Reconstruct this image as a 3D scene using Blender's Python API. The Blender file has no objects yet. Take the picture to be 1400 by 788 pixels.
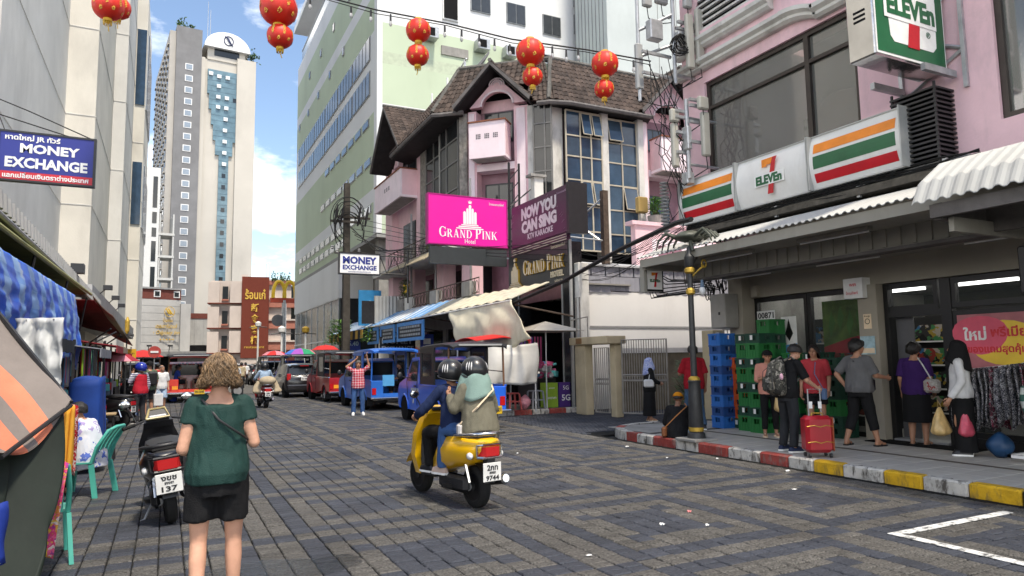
import bpy,bmesh,math,random
from mathutils import Vector,Matrix,noise,Euler
random.seed(7)
PI=math.pi
R=math.radians
scene=bpy.context.scene
C=scene.collection
# camera
CAM_H=1.65
PSI,TH,RHO,FPX=R(26.55),R(5.8),R(0.9),945.0
_f=Vector((math.sin(PSI)*math.cos(TH),math.cos(PSI)*math.cos(TH),math.sin(TH)))
_r=Vector((math.cos(PSI),-math.sin(PSI),0))
_u=Vector((-math.sin(PSI)*math.sin(TH),-math.cos(PSI)*math.sin(TH),math.cos(TH)))
_rc=math.cos(RHO)*_r-math.sin(RHO)*_u
_uc=math.sin(RHO)*_r+math.cos(RHO)*_u
cam_d=bpy.data.cameras.new('street_camera')
cam_d.sensor_width=36.0
cam_d.lens=FPX/1400*36
cam_d.clip_start=0.1
cam_d.clip_end=3000
cam=bpy.data.objects.new('street_camera',cam_d)
C.objects.link(cam)
cam.matrix_world=Matrix(((_rc.x,_uc.x,-_f.x,0),(_rc.y,_uc.y,-_f.y,0),(_rc.z,_uc.z,-_f.z,CAM_H),(0,0,0,1)))
scene.camera=cam
# world, sun, exposure
SUN_EL,SUN_AZ=R(64),R(172)
w=bpy.data.worlds.new('World')
scene.world=w
w.use_nodes=True
nt=w.node_tree
nt.nodes.clear()
def wn(t,**k):
 n=nt.nodes.new(t)
 for a,b in k.items():setattr(n,a,b)
 return n
sky=wn('ShaderNodeTexSky',sky_type='NISHITA',sun_disc=False)
sky.sun_elevation=SUN_EL
sky.sun_rotation=SUN_AZ
sky.air_density=1.0;sky.dust_density=0.3;sky.ozone_density=2.0
bg1=wn('ShaderNodeBackground');bg1 .inputs[1].default_value=0.09
bg2=wn('ShaderNodeBackground');bg2 .inputs[1].default_value=1.35
geo=wn('ShaderNodeTexCoord')
sep=wn('ShaderNodeSeparateXYZ')
mp=wn('ShaderNodeMapping');mp.inputs['Scale'].default_value=(1,1,2.2);mp.inputs['Location'].default_value=(0.55,3.3,2.2)
n1=wn('ShaderNodeTexNoise');n1 .inputs['Scale'].default_value=2.6;n1 .inputs['Detail'].default_value=9;n1 .inputs['Roughness'].default_value=0.56
ramp=wn('ShaderNodeValToRGB')
ramp.color_ramp.elements[0].position=0.455;ramp.color_ramp.elements[1].position=0.64
ramp.color_ramp.elements[0].color=(0,0,0,1);ramp.color_ramp.elements[1].color=(1,1,1,1)
n2=wn('ShaderNodeTexNoise');n2 .inputs['Scale'].default_value=6;n2 .inputs['Detail'].default_value=6
ramp2=wn('ShaderNodeValToRGB')
ramp2 .color_ramp.elements[0].position=0.3;ramp2 .color_ramp.elements[1].position=0.7
ramp2 .color_ramp.elements[0].color=(0.88,0.88,0.89,1);ramp2 .color_ramp.elements[1].color=(1.0,0.985,0.955,1)
hor=wn('ShaderNodeMapRange');hor.inputs['From Min'].default_value=0.0;hor.inputs['From Max'].default_value=0.55
hor.inputs['To Min'].default_value=0.11;hor.inputs['To Max'].default_value=-0.07
addn=wn('ShaderNodeMath',operation='ADD')
mixs=wn('ShaderNodeMixShader');out=wn('ShaderNodeOutputWorld')
L=nt.links.new
L(geo.outputs['Generated'],mp.inputs['Vector']);L(mp.outputs[0],n1 .inputs['Vector']);L(mp.outputs[0],n2 .inputs['Vector'])
L(geo.outputs['Generated'],sep.inputs[0]);L(sep.outputs['Z'],hor.inputs['Value'])
L(n1 .outputs['Fac'],addn.inputs[0]);L(hor.outputs[0],addn.inputs[1]);L(addn.outputs[0],ramp.inputs[0])
L(n2 .outputs['Fac'],ramp2 .inputs[0]);L(ramp2 .outputs[0],bg2 .inputs[0])
L(sky.outputs[0],bg1 .inputs[0]);L(ramp.outputs[0],mixs.inputs[0]);L(bg1 .outputs[0],mixs.inputs[1]);L(bg2 .outputs[0],mixs.inputs[2])
L(mixs.outputs[0],out.inputs[0])
sun_d=bpy.data.lights.new('sun','SUN');sun_d.energy=1.75;sun_d.angle=R(6);sun_d.color=(1.0,0.94,0.84)
sun=bpy.data.objects.new('sun',sun_d);C.objects.link(sun)
sun.rotation_euler=(R(90)-SUN_EL,0,R(180)-SUN_AZ)
vs=scene.view_settings
vs.view_transform='Standard';vs.look='None';vs.exposure=1.52;vs.gamma=1.0;vs.use_curve_mapping=False
vs.use_white_balance=True;vs.white_balance_temperature=7000;vs.white_balance_tint=10
# materials
MATS={}
def mat(name,col,rough=0.7,var=0.12,scale=3.0,bump=0.0,bscale=40.0,metal=0.0,dirt=0.0,dcol=(0.05,0.045,0.04),dscale=1.2,stretch=(1,1,1),emit=0.0,alpha=1.0,trans=0.0,coat=0.0):
 if name in MATS:return MATS[name]
 m=bpy.data.materials.new(name);m.use_nodes=True
 t=m.node_tree;n=t.nodes;l=t.links.new
 b=n['Principled BSDF']
 b.inputs['Roughness'].default_value=rough;b.inputs['Metallic'].default_value=metal
 if rough>=0.6:b.inputs['Specular IOR Level'].default_value=0.12 if rough>0.8 else 0.25
 tc=n.new('ShaderNodeTexCoord');mp=n.new('ShaderNodeMapping');mp.inputs['Scale'].default_value=stretch
 l(tc.outputs['Object'],mp.inputs[0])
 ns=n.new('ShaderNodeTexNoise');ns.inputs['Scale'].default_value=scale;ns.inputs['Detail'].default_value=5;ns.inputs['Roughness'].default_value=0.6
 l(mp.outputs[0],ns.inputs['Vector'])
 mr=n.new('ShaderNodeMapRange');mr.inputs['From Min'].default_value=0.3;mr.inputs['From Max'].default_value=0.7
 mr.inputs['To Min'].default_value=1-var;mr.inputs['To Max'].default_value=1+var
 l(ns.outputs['Fac'],mr.inputs['Value'])
 mx=n.new('ShaderNodeMix');mx.data_type='RGBA';mx.blend_type='MULTIPLY';mx.inputs['Factor'].default_value=1
 mx.inputs['A'].default_value=(*col,1);l(mr.outputs[0],mx.inputs['B'])
 last=mx.outputs['Result']
 if dirt>0:
  nd=n.new('ShaderNodeTexNoise');nd.inputs['Scale'].default_value=dscale;nd.inputs['Detail'].default_value=8;nd.inputs['Roughness'].default_value=0.7
  mp2=n.new('ShaderNodeMapping');mp2 .inputs['Scale'].default_value=(stretch[0],stretch[1],stretch[2]*0.35);mp2 .inputs['Location'].default_value=(5.3,1.7,0.4)
  l(tc.outputs['Object'],mp2 .inputs[0]);l(mp2 .outputs[0],nd.inputs['Vector'])
  rd=n.new('ShaderNodeMapRange');rd.inputs['From Min'].default_value=0.5;rd.inputs['From Max'].default_value=0.75
  rd.inputs['To Min'].default_value=0;rd.inputs['To Max'].default_value=dirt;l(nd.outputs['Fac'],rd.inputs['Value'])
  m2=n.new('ShaderNodeMix');m2 .data_type='RGBA';l(rd.outputs[0],m2 .inputs['Factor']);l(last,m2 .inputs['A']);m2 .inputs['B'].default_value=(*dcol,1)
  last=m2 .outputs['Result']
 l(last,b.inputs['Base Color'])
 if bump>0:
  nb=n.new('ShaderNodeTexNoise');nb.inputs['Scale'].default_value=bscale;nb.inputs['Detail'].default_value=4
  l(mp.outputs[0],nb.inputs['Vector'])
  bp=n.new('ShaderNodeBump');bp.inputs['Strength'].default_value=bump;bp.inputs['Distance'].default_value=0.02
  l(nb.outputs['Fac'],bp.inputs['Height']);l(bp.outputs[0],b.inputs['Normal'])
 if emit>0:
  b.inputs['Emission Color'].default_value=(*col,1);b.inputs['Emission Strength'].default_value=emit
 if alpha<1:b.inputs['Alpha'].default_value=alpha
 if trans>0:b.inputs['Transmission Weight'].default_value=trans
 if coat>0:b.inputs['Coat Weight'].default_value=coat;b.inputs['Coat Roughness'].default_value=0.06
 MATS[name]=m
 return m
def M_(m):return m.node_tree.nodes,m.node_tree.links.new,m.node_tree.nodes['Principled BSDF']
def stripes(name,cols,axis=0,width=0.2,rough=0.7,var=0.12,cut=None):
 """woven or printed stripes along one object axis; cols repeat"""
 m=mat(name,cols[0],rough,var)
 n,l,b=M_(m)
 tc=n.new('ShaderNodeTexCoord');sp=n.new('ShaderNodeSeparateXYZ');l(tc.outputs['Object'],sp.inputs[0])
 dv=n.new('ShaderNodeMath');dv.operation='DIVIDE';dv.inputs[1].default_value=width*len(cols);l(sp.outputs[axis],dv.inputs[0])
 fr=n.new('ShaderNodeMath');fr.operation='FRACT';l(dv.outputs[0],fr.inputs[0])
 rp=n.new('ShaderNodeValToRGB');rp.color_ramp.interpolation='CONSTANT'
 e=rp.color_ramp.elements
 while len(e)<len(cols):e.new(0.5)
 for i,cc in enumerate(cols):
  e[i].position=i/len(cols)if cut is None else cut[i];e[i].color=(*cc,1)
 l(fr.outputs[0],rp.inputs[0])
 ns=n.new('ShaderNodeTexNoise');ns.inputs['Scale'].default_value=5;ns.inputs['Detail'].default_value=6;l(tc.outputs['Object'],ns.inputs['Vector'])
 mr=n.new('ShaderNodeMapRange');mr.inputs['From Min'].default_value=0.3;mr.inputs['From Max'].default_value=0.7;mr.inputs['To Min'].default_value=1-var;mr.inputs['To Max'].default_value=1+var
 l(ns.outputs['Fac'],mr.inputs['Value'])
 mx=n.new('ShaderNodeMix');mx.data_type='RGBA';mx.blend_type='MULTIPLY';mx.inputs['Factor'].default_value=1
 l(rp.outputs[0],mx.inputs['A']);l(mr.outputs[0],mx.inputs['B']);l(mx.outputs['Result'],b.inputs['Base Color'])
 return m
def spots(name,base,cols,scale=8,lo=0.0,rough=0.85):
 """printed cloth: voronoi cells take random colours from a ramp"""
 m=mat(name,base,rough);n,l,b=M_(m)
 tc=n.new('ShaderNodeTexCoord')
 nz=n.new('ShaderNodeTexNoise');nz.inputs['Scale'].default_value=scale*0.9;l(tc.outputs['Object'],nz.inputs['Vector'])
 mxv=n.new('ShaderNodeMix');mxv.data_type='RGBA';mxv.blend_type='LINEAR_LIGHT';mxv.inputs['Factor'].default_value=0.12
 l(tc.outputs['Object'],mxv.inputs['A']);l(nz.outputs['Color'],mxv.inputs['B'])
 vo=n.new('ShaderNodeTexVoronoi');vo.inputs['Scale'].default_value=scale;l(mxv.outputs['Result'],vo.inputs['Vector'])
 rp=n.new('ShaderNodeValToRGB');rp.color_ramp.interpolation='CONSTANT';e=rp.color_ramp.elements
 allc=[base]*max(1,int(lo))+cols
 while len(e)<len(allc):e.new(0.5)
 for i,cc in enumerate(allc):e[i].position=i/len(allc);e[i].color=(*cc,1)
 sp=n.new('ShaderNodeSeparateColor');l(vo.outputs['Color'],sp.inputs[0]);l(sp.outputs[0],rp.inputs[0]);l(rp.outputs[0],b.inputs['Base Color'])
 return m
def rgb(r,g,b):
 f=lambda c:(c/255/12.92 if c/255<=0.04045 else((c/255+0.055)/1.055)**2.4)
 return(f(r),f(g),f(b))
# mesh builder
class B:
 def __init__(s):s.v=[];s.f=[];s.m=[];s.X=None
 def add(s,vs,fs,mi=0):
  o=len(s.v)
  if s.X is not None:vs=[s.X@Vector(p)for p in vs]
  s.v+=[tuple(p)for p in vs];s.f+=[tuple(i+o for i in f)for f in fs];s.m+=[mi]*len(fs)
  return s
 def box(s,x0,y0,z0,x1,y1,z1,mi=0,bev=0.0):
  if x0>x1:x0,x1=x1,x0
  if y0>y1:y0,y1=y1,y0
  if z0>z1:z0,z1=z1,z0
  b=min(bev,(x1-x0)*0.45,(y1-y0)*0.45,(z1-z0)*0.45)
  if b<=0:
   return s.add([(x0,y0,z0),(x1,y0,z0),(x1,y1,z0),(x0,y1,z0),(x0,y0,z1),(x1,y0,z1),(x1,y1,z1),(x0,y1,z1)],[(3,2,1,0),(4,5,6,7),(0,1,5,4),(1,2,6,5),(2,3,7,6),(3,0,4,7)],mi)
  rings=[]
  for z,k in((z0,b),(z0+b,0),(z1-b,0),(z1,b)):
   q=b*0.999
   if k:rings.append([(x0+q,y0+q+0,z),(x1-q,y0+q,z),(x1-q,y1-q,z),(x0+q,y1-q,z)])
   else:rings.append([(x0,y0,z),(x1,y0,z),(x1,y1,z),(x0,y1,z)])
  R8=[]
  for i,r in enumerate(rings):
   a,c=(x0 if i in(1,2)else x0+b*0.999,x1 if i in(1,2)else x1-b*0.999)
   d,e=(y0 if i in(1,2)else y0+b*0.999,y1 if i in(1,2)else y1-b*0.999)
   q=b if i in(1,2)else b*0.5
   R8 .append([(a+q,d,r[0][2]),(c-q,d,r[0][2]),(c,d+q,r[0][2]),(c,e-q,r[0][2]),(c-q,e,r[0][2]),(a+q,e,r[0][2]),(a,e-q,r[0][2]),(a,d+q,r[0][2])])
  return s.loft(R8,mi)
 def loft(s,rings,mi=0,caps=True,closed=True):
  n=len(rings[0]);vs=[p for r in rings for p in r];fs=[]
  for i in range(len(rings)-1):
   for j in range(n if closed else n-1):
    k=(j+1)%n
    fs.append((i*n+j,i*n+k,(i+1)*n+k,(i+1)*n+j))
  if caps and closed:
   fs.append(tuple(range(n-1,-1,-1)));fs.append(tuple((len(rings)-1)*n+j for j in range(n)))
  return s.add(vs,fs,mi)
 def cyl(s,p0,p1,r0,r1=None,n=12,mi=0,caps=True):
  return s.tube([p0,p1],[r0,r0 if r1 is None else r1],n,mi,caps)
 def tube(s,pts,r,n=8,mi=0,caps=True):
  pts=[Vector(p)for p in pts]
  if not isinstance(r,(list,tuple)):r=[r]*len(pts)
  rings=[];prev=None
  for i,p in enumerate(pts):
   d=(pts[min(i+1,len(pts)-1)]-pts[max(i-1,0)])
   if d.length<1e-9:d=Vector((0,0,1))
   d.normalize()
   if prev is None:
    a=Vector((0,0,1))if abs(d.z)<0.9 else Vector((1,0,0))
    x=d.cross(a).normalized()
   else:
    x=(prev-d*prev.dot(d))
    x=x.normalized()if x.length>1e-6 else d.orthogonal().normalized()
   prev=x;y=d.cross(x)
   rings.append([p+(x*math.cos(t)+y*math.sin(t))*r[i]for t in[2*PI*k/n for k in range(n)]])
  return s.loft(rings,mi,caps)
 def lathe(s,prof,n=16,mi=0,at=(0,0,0),caps=True):
  return s.loft([[(at[0]+r*math.cos(2*PI*k/n),at[1]+r*math.sin(2*PI*k/n),at[2]+z)for k in range(n)]for r,z in prof],mi,caps)
 def ell(s,c,r,nu=12,nv=8,mi=0):
  if not isinstance(r,(tuple,list)):r=(r,r,r)
  rings=[]
  for j in range(nv+1):
   t=-PI/2+PI*j/nv;q=max(math.cos(t),0.02)
   rings.append([(c[0]+r[0]*q*math.cos(2*PI*k/nu),c[1]+r[1]*q*math.sin(2*PI*k/nu),c[2]+r[2]*math.sin(t))for k in range(nu)])
  return s.loft(rings,mi)
 def prism(s,poly,d0,d1,fr=None,mi=0):
  """2-D polygon (x right, y up) extruded along the frame's normal from d0 to d1"""
  fr=fr or Matrix.Identity(4);n=len(poly)
  ar=sum(poly[i][0]*poly[(i+1)%n][1]-poly[(i+1)%n][0]*poly[i][1]for i in range(n))
  if ar<0:poly=poly[::-1]
  a=[fr@Vector((x,y,d0))for x,y in poly];b=[fr@Vector((x,y,d1))for x,y in poly]
  return s.loft([a,b],mi)
 def grid(s,fn,nu,nv,mi=0,thick=0.0):
  P=[[Vector(fn(i/nu,j/nv))for i in range(nu+1)]for j in range(nv+1)]
  vs=[p for r in P for p in r];W=nu+1
  fs=[(j*W+i,j*W+i+1,(j+1)*W+i+1,(j+1)*W+i)for j in range(nv)for i in range(nu)]
  if thick:
   N=len(vs);nv_=[]
   for j in range(nv+1):
    for i in range(nu+1):
     du=P[j][min(i+1,nu)]-P[j][max(i-1,0)];dv=P[min(j+1,nv)][i]-P[max(j-1,0)][i]
     nn=du.cross(dv);nn=nn.normalized()if nn.length>1e-9 else Vector((0,0,1))
     nv_.append(P[j][i]-nn*thick)
   vs=vs+nv_;fs=fs+[tuple(k+N for k in f[::-1])for f in fs]
   ed=[j*W for j in range(nv,-1,-1)]+[i for i in range(1,nu+1)]+[j*W+nu for j in range(1,nv+1)]+[nv*W+i for i in range(nu-1,0,-1)]
   for a,b in zip(ed,ed[1:]+ed[:1]):fs.append((b,a,a+N,b+N))
  return s.add(vs,fs,mi)
 def mesh(s,name,mats,smooth=None,inv=None):
  me=bpy.data.meshes.new(name)
  v=s.v if inv is None else[tuple(inv@Vector(p))for p in s.v]
  me.from_pydata(v,[],s.f)
  for m in(mats if isinstance(mats,(list,tuple))else[mats]):me.materials.append(m)
  me.polygons.foreach_set('material_index',s.m)
  if smooth:
   me.polygons.foreach_set('use_smooth',[True]*len(s.f))
   if smooth<180:me.set_sharp_from_angle(angle=R(smooth))
  me.update()
  return me
WM={}
def tag(o,label=None,cat=None,group=None,kind=None):
 if label:o['label']=label
 if cat:o['category']=cat
 if group:o['group']=group
 if kind:o['kind']=kind
 return o
def thing(name,label,cat,loc=(0,0,0),rz=0.0,group=None):
 o=bpy.data.objects.new(name,None);C.objects.link(o)
 o.empty_display_size=0.2
 o.location=loc;o.rotation_euler=(0,0,rz)
 WM[o.name]=Matrix.Translation(loc)@Matrix.Rotation(rz,4,'Z')
 return tag(o,label,cat,group)
def part(name,b,mats,parent=None,world=False,smooth=None,kind=None,label=None):
 """link a builder as one mesh object; world=True: verts are world coordinates"""
 inv=WM[parent.name].inverted()if(world and parent is not None)else None
 me=b.mesh(name,mats,smooth,inv)if isinstance(b,B)else b
 o=bpy.data.objects.new(name,me);C.objects.link(o)
 if parent is not None:
  o.parent=parent;WM[o.name]=WM[parent.name]
 else:WM[o.name]=Matrix.Identity(4)
 if kind:o['kind']=kind
 if label:o['label']=label
 return o
def solo(name,b,mats,label,cat,at=None,group=None,smooth=None):
 """a top-level thing that is one mesh; origin moved to `at` (world-space verts)"""
 if at is not None:
  inv=Matrix.Translation(Vector(at)).inverted();me=b.mesh(name,mats,smooth,inv)
 else:me=b.mesh(name,mats,smooth)
 o=bpy.data.objects.new(name,me);C.objects.link(o)
 if at is not None:o.location=at
 WM[o.name]=Matrix.Translation(Vector(at or(0,0,0)))
 return tag(o,label,cat,group)
def struct(name,b,mats,smooth=None):
 o=part(name,b,mats,None,smooth=smooth);o['kind']='structure';return o
def piece(name,me,parent,mtx):
 """a part that shares mesh data, placed in its root's frame by mtx"""
 o=bpy.data.objects.new(name,me);C.objects.link(o);o.parent=parent;o.matrix_local=mtx
 WM[o.name]=WM[parent.name]@mtx
 return o
def dup(root,loc,rz=None,label=None,group=None):
 def rec(o,par):
  c=o.copy();C.objects.link(c)
  if par is not None:c.parent=par
  for ch in o.children:rec(ch,c)
  return c
 r=rec(root,None);r.location=loc
 if rz is not None:r.rotation_euler=(0,0,rz)
 WM[r.name]=Matrix.Translation(loc)@Matrix.Rotation(r.rotation_euler.z,4,'Z')
 if label:r['label']=label
 if group:r['group']=group
 return r
def frame(o,right=(1,0,0),up=(0,0,1)):
 r=Vector(right).normalized();u=Vector(up).normalized();n=r.cross(u).normalized();o=Vector(o)
 return Matrix(((r.x,u.x,n.x,o.x),(r.y,u.y,n.y,o.y),(r.z,u.z,n.z,o.z),(0,0,0,1)))
RX,RS=(1,0,0),(0,-1,0)
_tmp=bpy.data.scenes.new('scratch')
def evaluated(o):
 _tmp.collection.objects.link(o)
 _tmp.view_layers[0].update();dg=_tmp.view_layers[0].depsgraph
 me=bpy.data.meshes.new_from_object(o.evaluated_get(dg),depsgraph=dg)
 _tmp.collection.objects.unlink(o)
 return me
_tc={}
def text_geo(body,bold=0.0,extrude=0.01,spacing=1.0,shear=0.0):
 k=(body,bold,extrude,spacing,shear)
 if k not in _tc:
  cu=bpy.data.curves.new('lettering','FONT');cu.body=body;cu.align_x='CENTER';cu.size=1.0
  cu.extrude=extrude;cu.offset=bold;cu.space_character=spacing;cu.shear=shear;cu.resolution_u=2
  o=bpy.data.objects.new('lettering',cu);me=bpy.data.meshes.new_from_object(o)
  vs=[tuple(v.co)for v in me.vertices];fs=[tuple(p.vertices)for p in me.polygons]
  bpy.data.objects.remove(o);bpy.data.curves.remove(cu);bpy.data.meshes.remove(me)
  x0=min(v[0]for v in vs);x1=max(v[0]for v in vs);y0=min(v[1]for v in vs);y1=max(v[1]for v in vs)
  vs=[(v[0]-(x0+x1)/2,v[1]-(y0+y1)/2,v[2])for v in vs]
  _tc[k]=(vs,fs,x1-x0,y1-y0)
 return _tc[k]
def text(b,body,fr,cx,cy,w=None,h=None,bold=0.0,mi=0,ext=0.006,spacing=1.0,shear=0.0,z=0.0):
 """add lettering to builder b on frame fr (x right, y up), centred on (cx, cy), fitted to w and/or h"""
 vs,fs,W,H=text_geo(body,bold,0.5,spacing,shear)
 sx=(w/W)if w else None;sy=(h/H)if h else None
 if sx is None:sx=sy
 if sy is None:sy=sx
 b.add([fr@Vector((cx+v[0]*sx,cy+v[1]*sy,z+(v[2]+0.5)*ext))for v in vs],fs,mi)
 return b
# shared materials
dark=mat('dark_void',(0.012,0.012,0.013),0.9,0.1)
black=mat('black_plastic',(0.016,0.016,0.018),0.45,0.2,6)
blackm=mat('black_metal',(0.022,0.022,0.024),0.4,0.25,8,metal=0.3)
rubber=mat('rubber',(0.018,0.018,0.018),0.85,0.2,10)
chrome=mat('chrome',(0.62,0.62,0.62),0.16,0.05,metal=1.0)
steel=mat('galvanised_steel',(0.42,0.43,0.44),0.45,0.2,6,metal=0.6)
white=mat('white_paint',(0.75,0.75,0.74),0.5,0.06)
greyp=mat('grey_paint',(0.28,0.28,0.28),0.6,0.12,dirt=0.3)
glass_d=mat('dark_glass',(0.02,0.024,0.028),0.08,0.1)
glass_b=mat('blue_glass',(0.025,0.05,0.085),0.07,0.3,1.5)
glass_t=mat('teal_glass',(0.13,0.215,0.26),0.12,0.3,0.4)
concrete=mat('concrete',(0.30,0.29,0.27),0.9,0.15,2,0.4,30,dirt=0.5,dcol=(0.09,0.085,0.075))
cable=mat('cable',(0.014,0.014,0.014),0.6)
# ground, paving, kerbs
g=B();S=1500
g.add([(-S,-S,-0.06),(S,-S,-0.06),(S,S,-0.06),(-S,S,-0.06)],[(0,1,2,3)])
asph=mat('asphalt',(0.055,0.055,0.055),0.9,0.25,0.6,0.3,60)
struct('ground',g,asph)
g=B();g.box(-4.6,-3,-0.05,8.32,140,-0.022);g.box(8.32,12.6,-0.05,30,18.1,-0.0221)
road=struct('road',g,mat('paving_joint',(0.018,0.018,0.017),0.95,0.3,8))
def sett_mat(name,a,bcol,d):
 m=mat(name,a,0.72,0.2,1.2,0.9,70,dirt=0.45,dcol=d,dscale=0.6)
 n,l,b=M_(m)
 tc=n.new('ShaderNodeNewGeometry');
 ns=n.new('ShaderNodeTexNoise');ns.inputs['Scale'].default_value=55;ns.inputs['Detail'].default_value=3;l(tc.outputs['Position'],ns.inputs['Vector'])
 r1=n.new('ShaderNodeMapRange');r1 .inputs['From Min'].default_value=0.42;r1 .inputs['From Max'].default_value=0.6;l(ns.outputs['Fac'],r1 .inputs['Value'])
 mx=n.new('ShaderNodeMix');mx.data_type='RGBA';l(r1 .outputs[0],mx.inputs['Factor'])
 old=b.inputs['Base Color'].links[0].from_socket
 l(old,mx.inputs['A'])
 mm=n.new('ShaderNodeMix');mm.data_type='RGBA';mm.blend_type='MULTIPLY';mm.inputs['Factor'].default_value=1;mm.inputs['B'].default_value=(*bcol,1);l(old,mm.inputs['A'])
 l(mm.outputs['Result'],mx.inputs['B'])
 m2=n.new('ShaderNodeMix');m2 .data_type='RGBA';m2 .blend_type='MULTIPLY';m2 .inputs['Factor'].default_value=1
 hs=n.new('ShaderNodeMapRange');hs.inputs['To Min'].default_value=0.84;hs.inputs['To Max'].default_value=1.18;l(tc.outputs['Random Per Island'],hs.inputs['Value'])
 l(mx.outputs['Result'],m2 .inputs['A']);l(hs.outputs[0],m2 .inputs['B']);l(m2 .outputs['Result'],b.inputs['Base Color'])
 nr=n.new('ShaderNodeTexNoise');nr.inputs['Scale'].default_value=0.8;nr.inputs['Detail'].default_value=6;l(tc.outputs['Position'],nr.inputs['Vector'])
 rr=n.new('ShaderNodeMapRange');rr.inputs['From Min'].default_value=0.35;rr.inputs['From Max'].default_value=0.7;rr.inputs['To Min'].default_value=0.42;rr.inputs['To Max'].default_value=0.85
 l(nr.outputs['Fac'],rr.inputs['Value']);l(rr.outputs[0],b.inputs['Roughness'])
 return m
sett_d=sett_mat('dark_sett',(0.036,0.040,0.051),(1.5,1.5,1.5),(0.035,0.034,0.033))
sett_l=sett_mat('buff_sett',(0.120,0.114,0.105),(0.42,0.42,0.42),(0.085,0.083,0.080))
SET=2.31/12;SETY=2.31/20
def sett_class(x,y):
 dx=abs((x-2.11+1.155)%2.31-1.155);dy=abs((y-5.8+1.155)%2.31-1.155);m=max(dx,dy)
 if m<0.43:return 0
 if m<0.80:return 0 if min(dx,dy)>0.40 and m<0.60 else 1
 if m<1.04:return 0
 return 0 if min(dx,dy)>1.04 else 1
def sett(b,x,y,s,mi,rnd,z=0.0,jw=0.0048,sy=None):
 h=s/2-jw;t=h-0.008;hy=(sy or s)/2-jw;ty_=hy-0.008
 dz=rnd.uniform(-0.004,0.005);tx=rnd.uniform(-0.012,0.012);ty=rnd.uniform(-0.012,0.012)
 o=[rnd.uniform(-0.003,0.003)for _ in range(8)]
 q=[(-1,-1),(1,-1),(1,1),(-1,1)]
 vs=[(x+a*h+o[2*i],y+c*hy+o[2*i+1],z-0.03)for i,(a,c)in enumerate(q)]+[(x+a*h+o[2*i],y+c*hy+o[2*i+1],z-0.009+dz)for i,(a,c)in enumerate(q)]+[(x+a*t+o[2*i],y+c*ty_+o[2*i+1],z+dz+a*t*tx+c*ty_*ty)for i,(a,c)in enumerate(q)]
 fs=[(8,9,10,11)]+[(i,(i+1)%4,4+(i+1)%4,4+i)for i in range(4)]+[(4+i,4+(i+1)%4,8+(i+1)%4,8+i)for i in range(4)]
 b.add(vs,fs,mi)
rnd=random.Random(3)
far=B();near=[]
fwd2=Vector((math.sin(PSI),math.cos(PSI)));rt2=Vector((math.cos(PSI),-math.sin(PSI)))
i0=math.floor((-4.5-0.955)/SET);i1=math.floor((8.2-0.955)/SET)
for i in range(i0,i1):
 x=2.11-1.155+(i+0.5)*SET
 for j in range(-60,300):
  y=5.8-1.155+(j+0.5)*SETY
  p=Vector((x,y));d=p.dot(fwd2);l_=p.dot(rt2)
  if d<1.0 or abs(l_)>d*0.78+1.2:continue
  if x>5.98+0.0 and x>8.1:continue
  near.append((d+abs(l_)*0.25,x,y))
near.sort()
cnt=0
for d,x,y in near:
 k=sett_class(x,y)
 dd=Vector((x,y)).dot(fwd2)
 if cnt<300 and dd>4.9 and abs(Vector((x,y)).dot(rt2))<dd*0.745:
  b=B();sett(b,0,0,SET,0,rnd,sy=SETY)
  o=part('sett',b,[sett_l if k else sett_d],road);o.location=(x,y,0);cnt+=1
 else:
  sett(far,x,y,SET,k,rnd,sy=SETY)
o=part('sett_field',far,[sett_d,sett_l],road,kind='stuff')
fs=B();s2=0.105
for i in range(0,140):
 for j in range(0,54):
  x=8.1+(i+0.5)*s2+(s2/2 if j%2 else 0);y=12.45+(j+0.5)*s2
  if x<8.5 and y<12.9:continue
  if x>12.0 and rnd.random()<0.0:continue
  if(y<13.2 and x>8.3)or x>17:continue
  sett(fs,x,y,s2,0,rnd,0.001,0.004)
part('small_sett_field',fs,[sett_d],road,kind='stuff')
m=mat('distant_paving',(0.105,0.10,0.092),0.8,0.35,2.5,0.5,25,stretch=(3,1,1))
b=B();b.add([(-4.6,39.6,0),(8.3,39.6,0),(14,140,0),(-10,140,0)],[(0,1,2,3)]);part('distant_paving',b,m,road)
wl=mat('worn_white_line',(0.62,0.62,0.60),0.8,0.2,8,dirt=2.0,dcol=(0.09,0.09,0.09),dscale=14)
b=B()
for(x0,y0,x1,y1)in((5.93,4.2,7.75,4.3),(5.93,2.2,6.04,4.2)):b.box(x0,y0,0.0065,x1,y1,0.0105)
part('parking_line',b,wl,road)
lit=[(5.0,5.9,'crumpled pink paper scrap flattened on the paving'),(4.4,5.6,'left one of two white scraps lying near the pink scrap'),(4.75,5.35,'right one of two white scraps lying near the pink scrap'),(7.3,9.1,'white paper scrap on the paving in front of the street lamp'),(3.2,5.05,'white paper scrap nearest the bottom edge of the photo'),(7.9,8.6,'white paper scrap by the red kerbstone left of the suitcase'),(7.6,10.6,'white paper scrap before the curved kerb corner'),(6.9,6.2,'white paper scrap between the pink scrap and yellow kerb'),(5.5,10.9,'white paper scrap farthest out on the open paving'),(7.9,7.2,'white paper scrap by the kerb below the suitcase'),(4.2,8.9,'white paper scrap right of the yellow scooter wheel')]
for x,y,c in lit:
 b=B();s=rnd.uniform(0.014,0.03)
 b.grid(lambda u,v:(x+(u-.5)*s*2,y+(v-.5)*s*1.4,0.012+0.012*math.sin(u*9+x)*math.cos(v*7+y)),3,3,0,0.002)
 solo('paper_scrap',b,mat('pink_paper',(0.7,0.25,0.25))if 'crum' in c else white,c,'litter',(x,y,0.008),'paper scraps on the paving')
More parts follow.
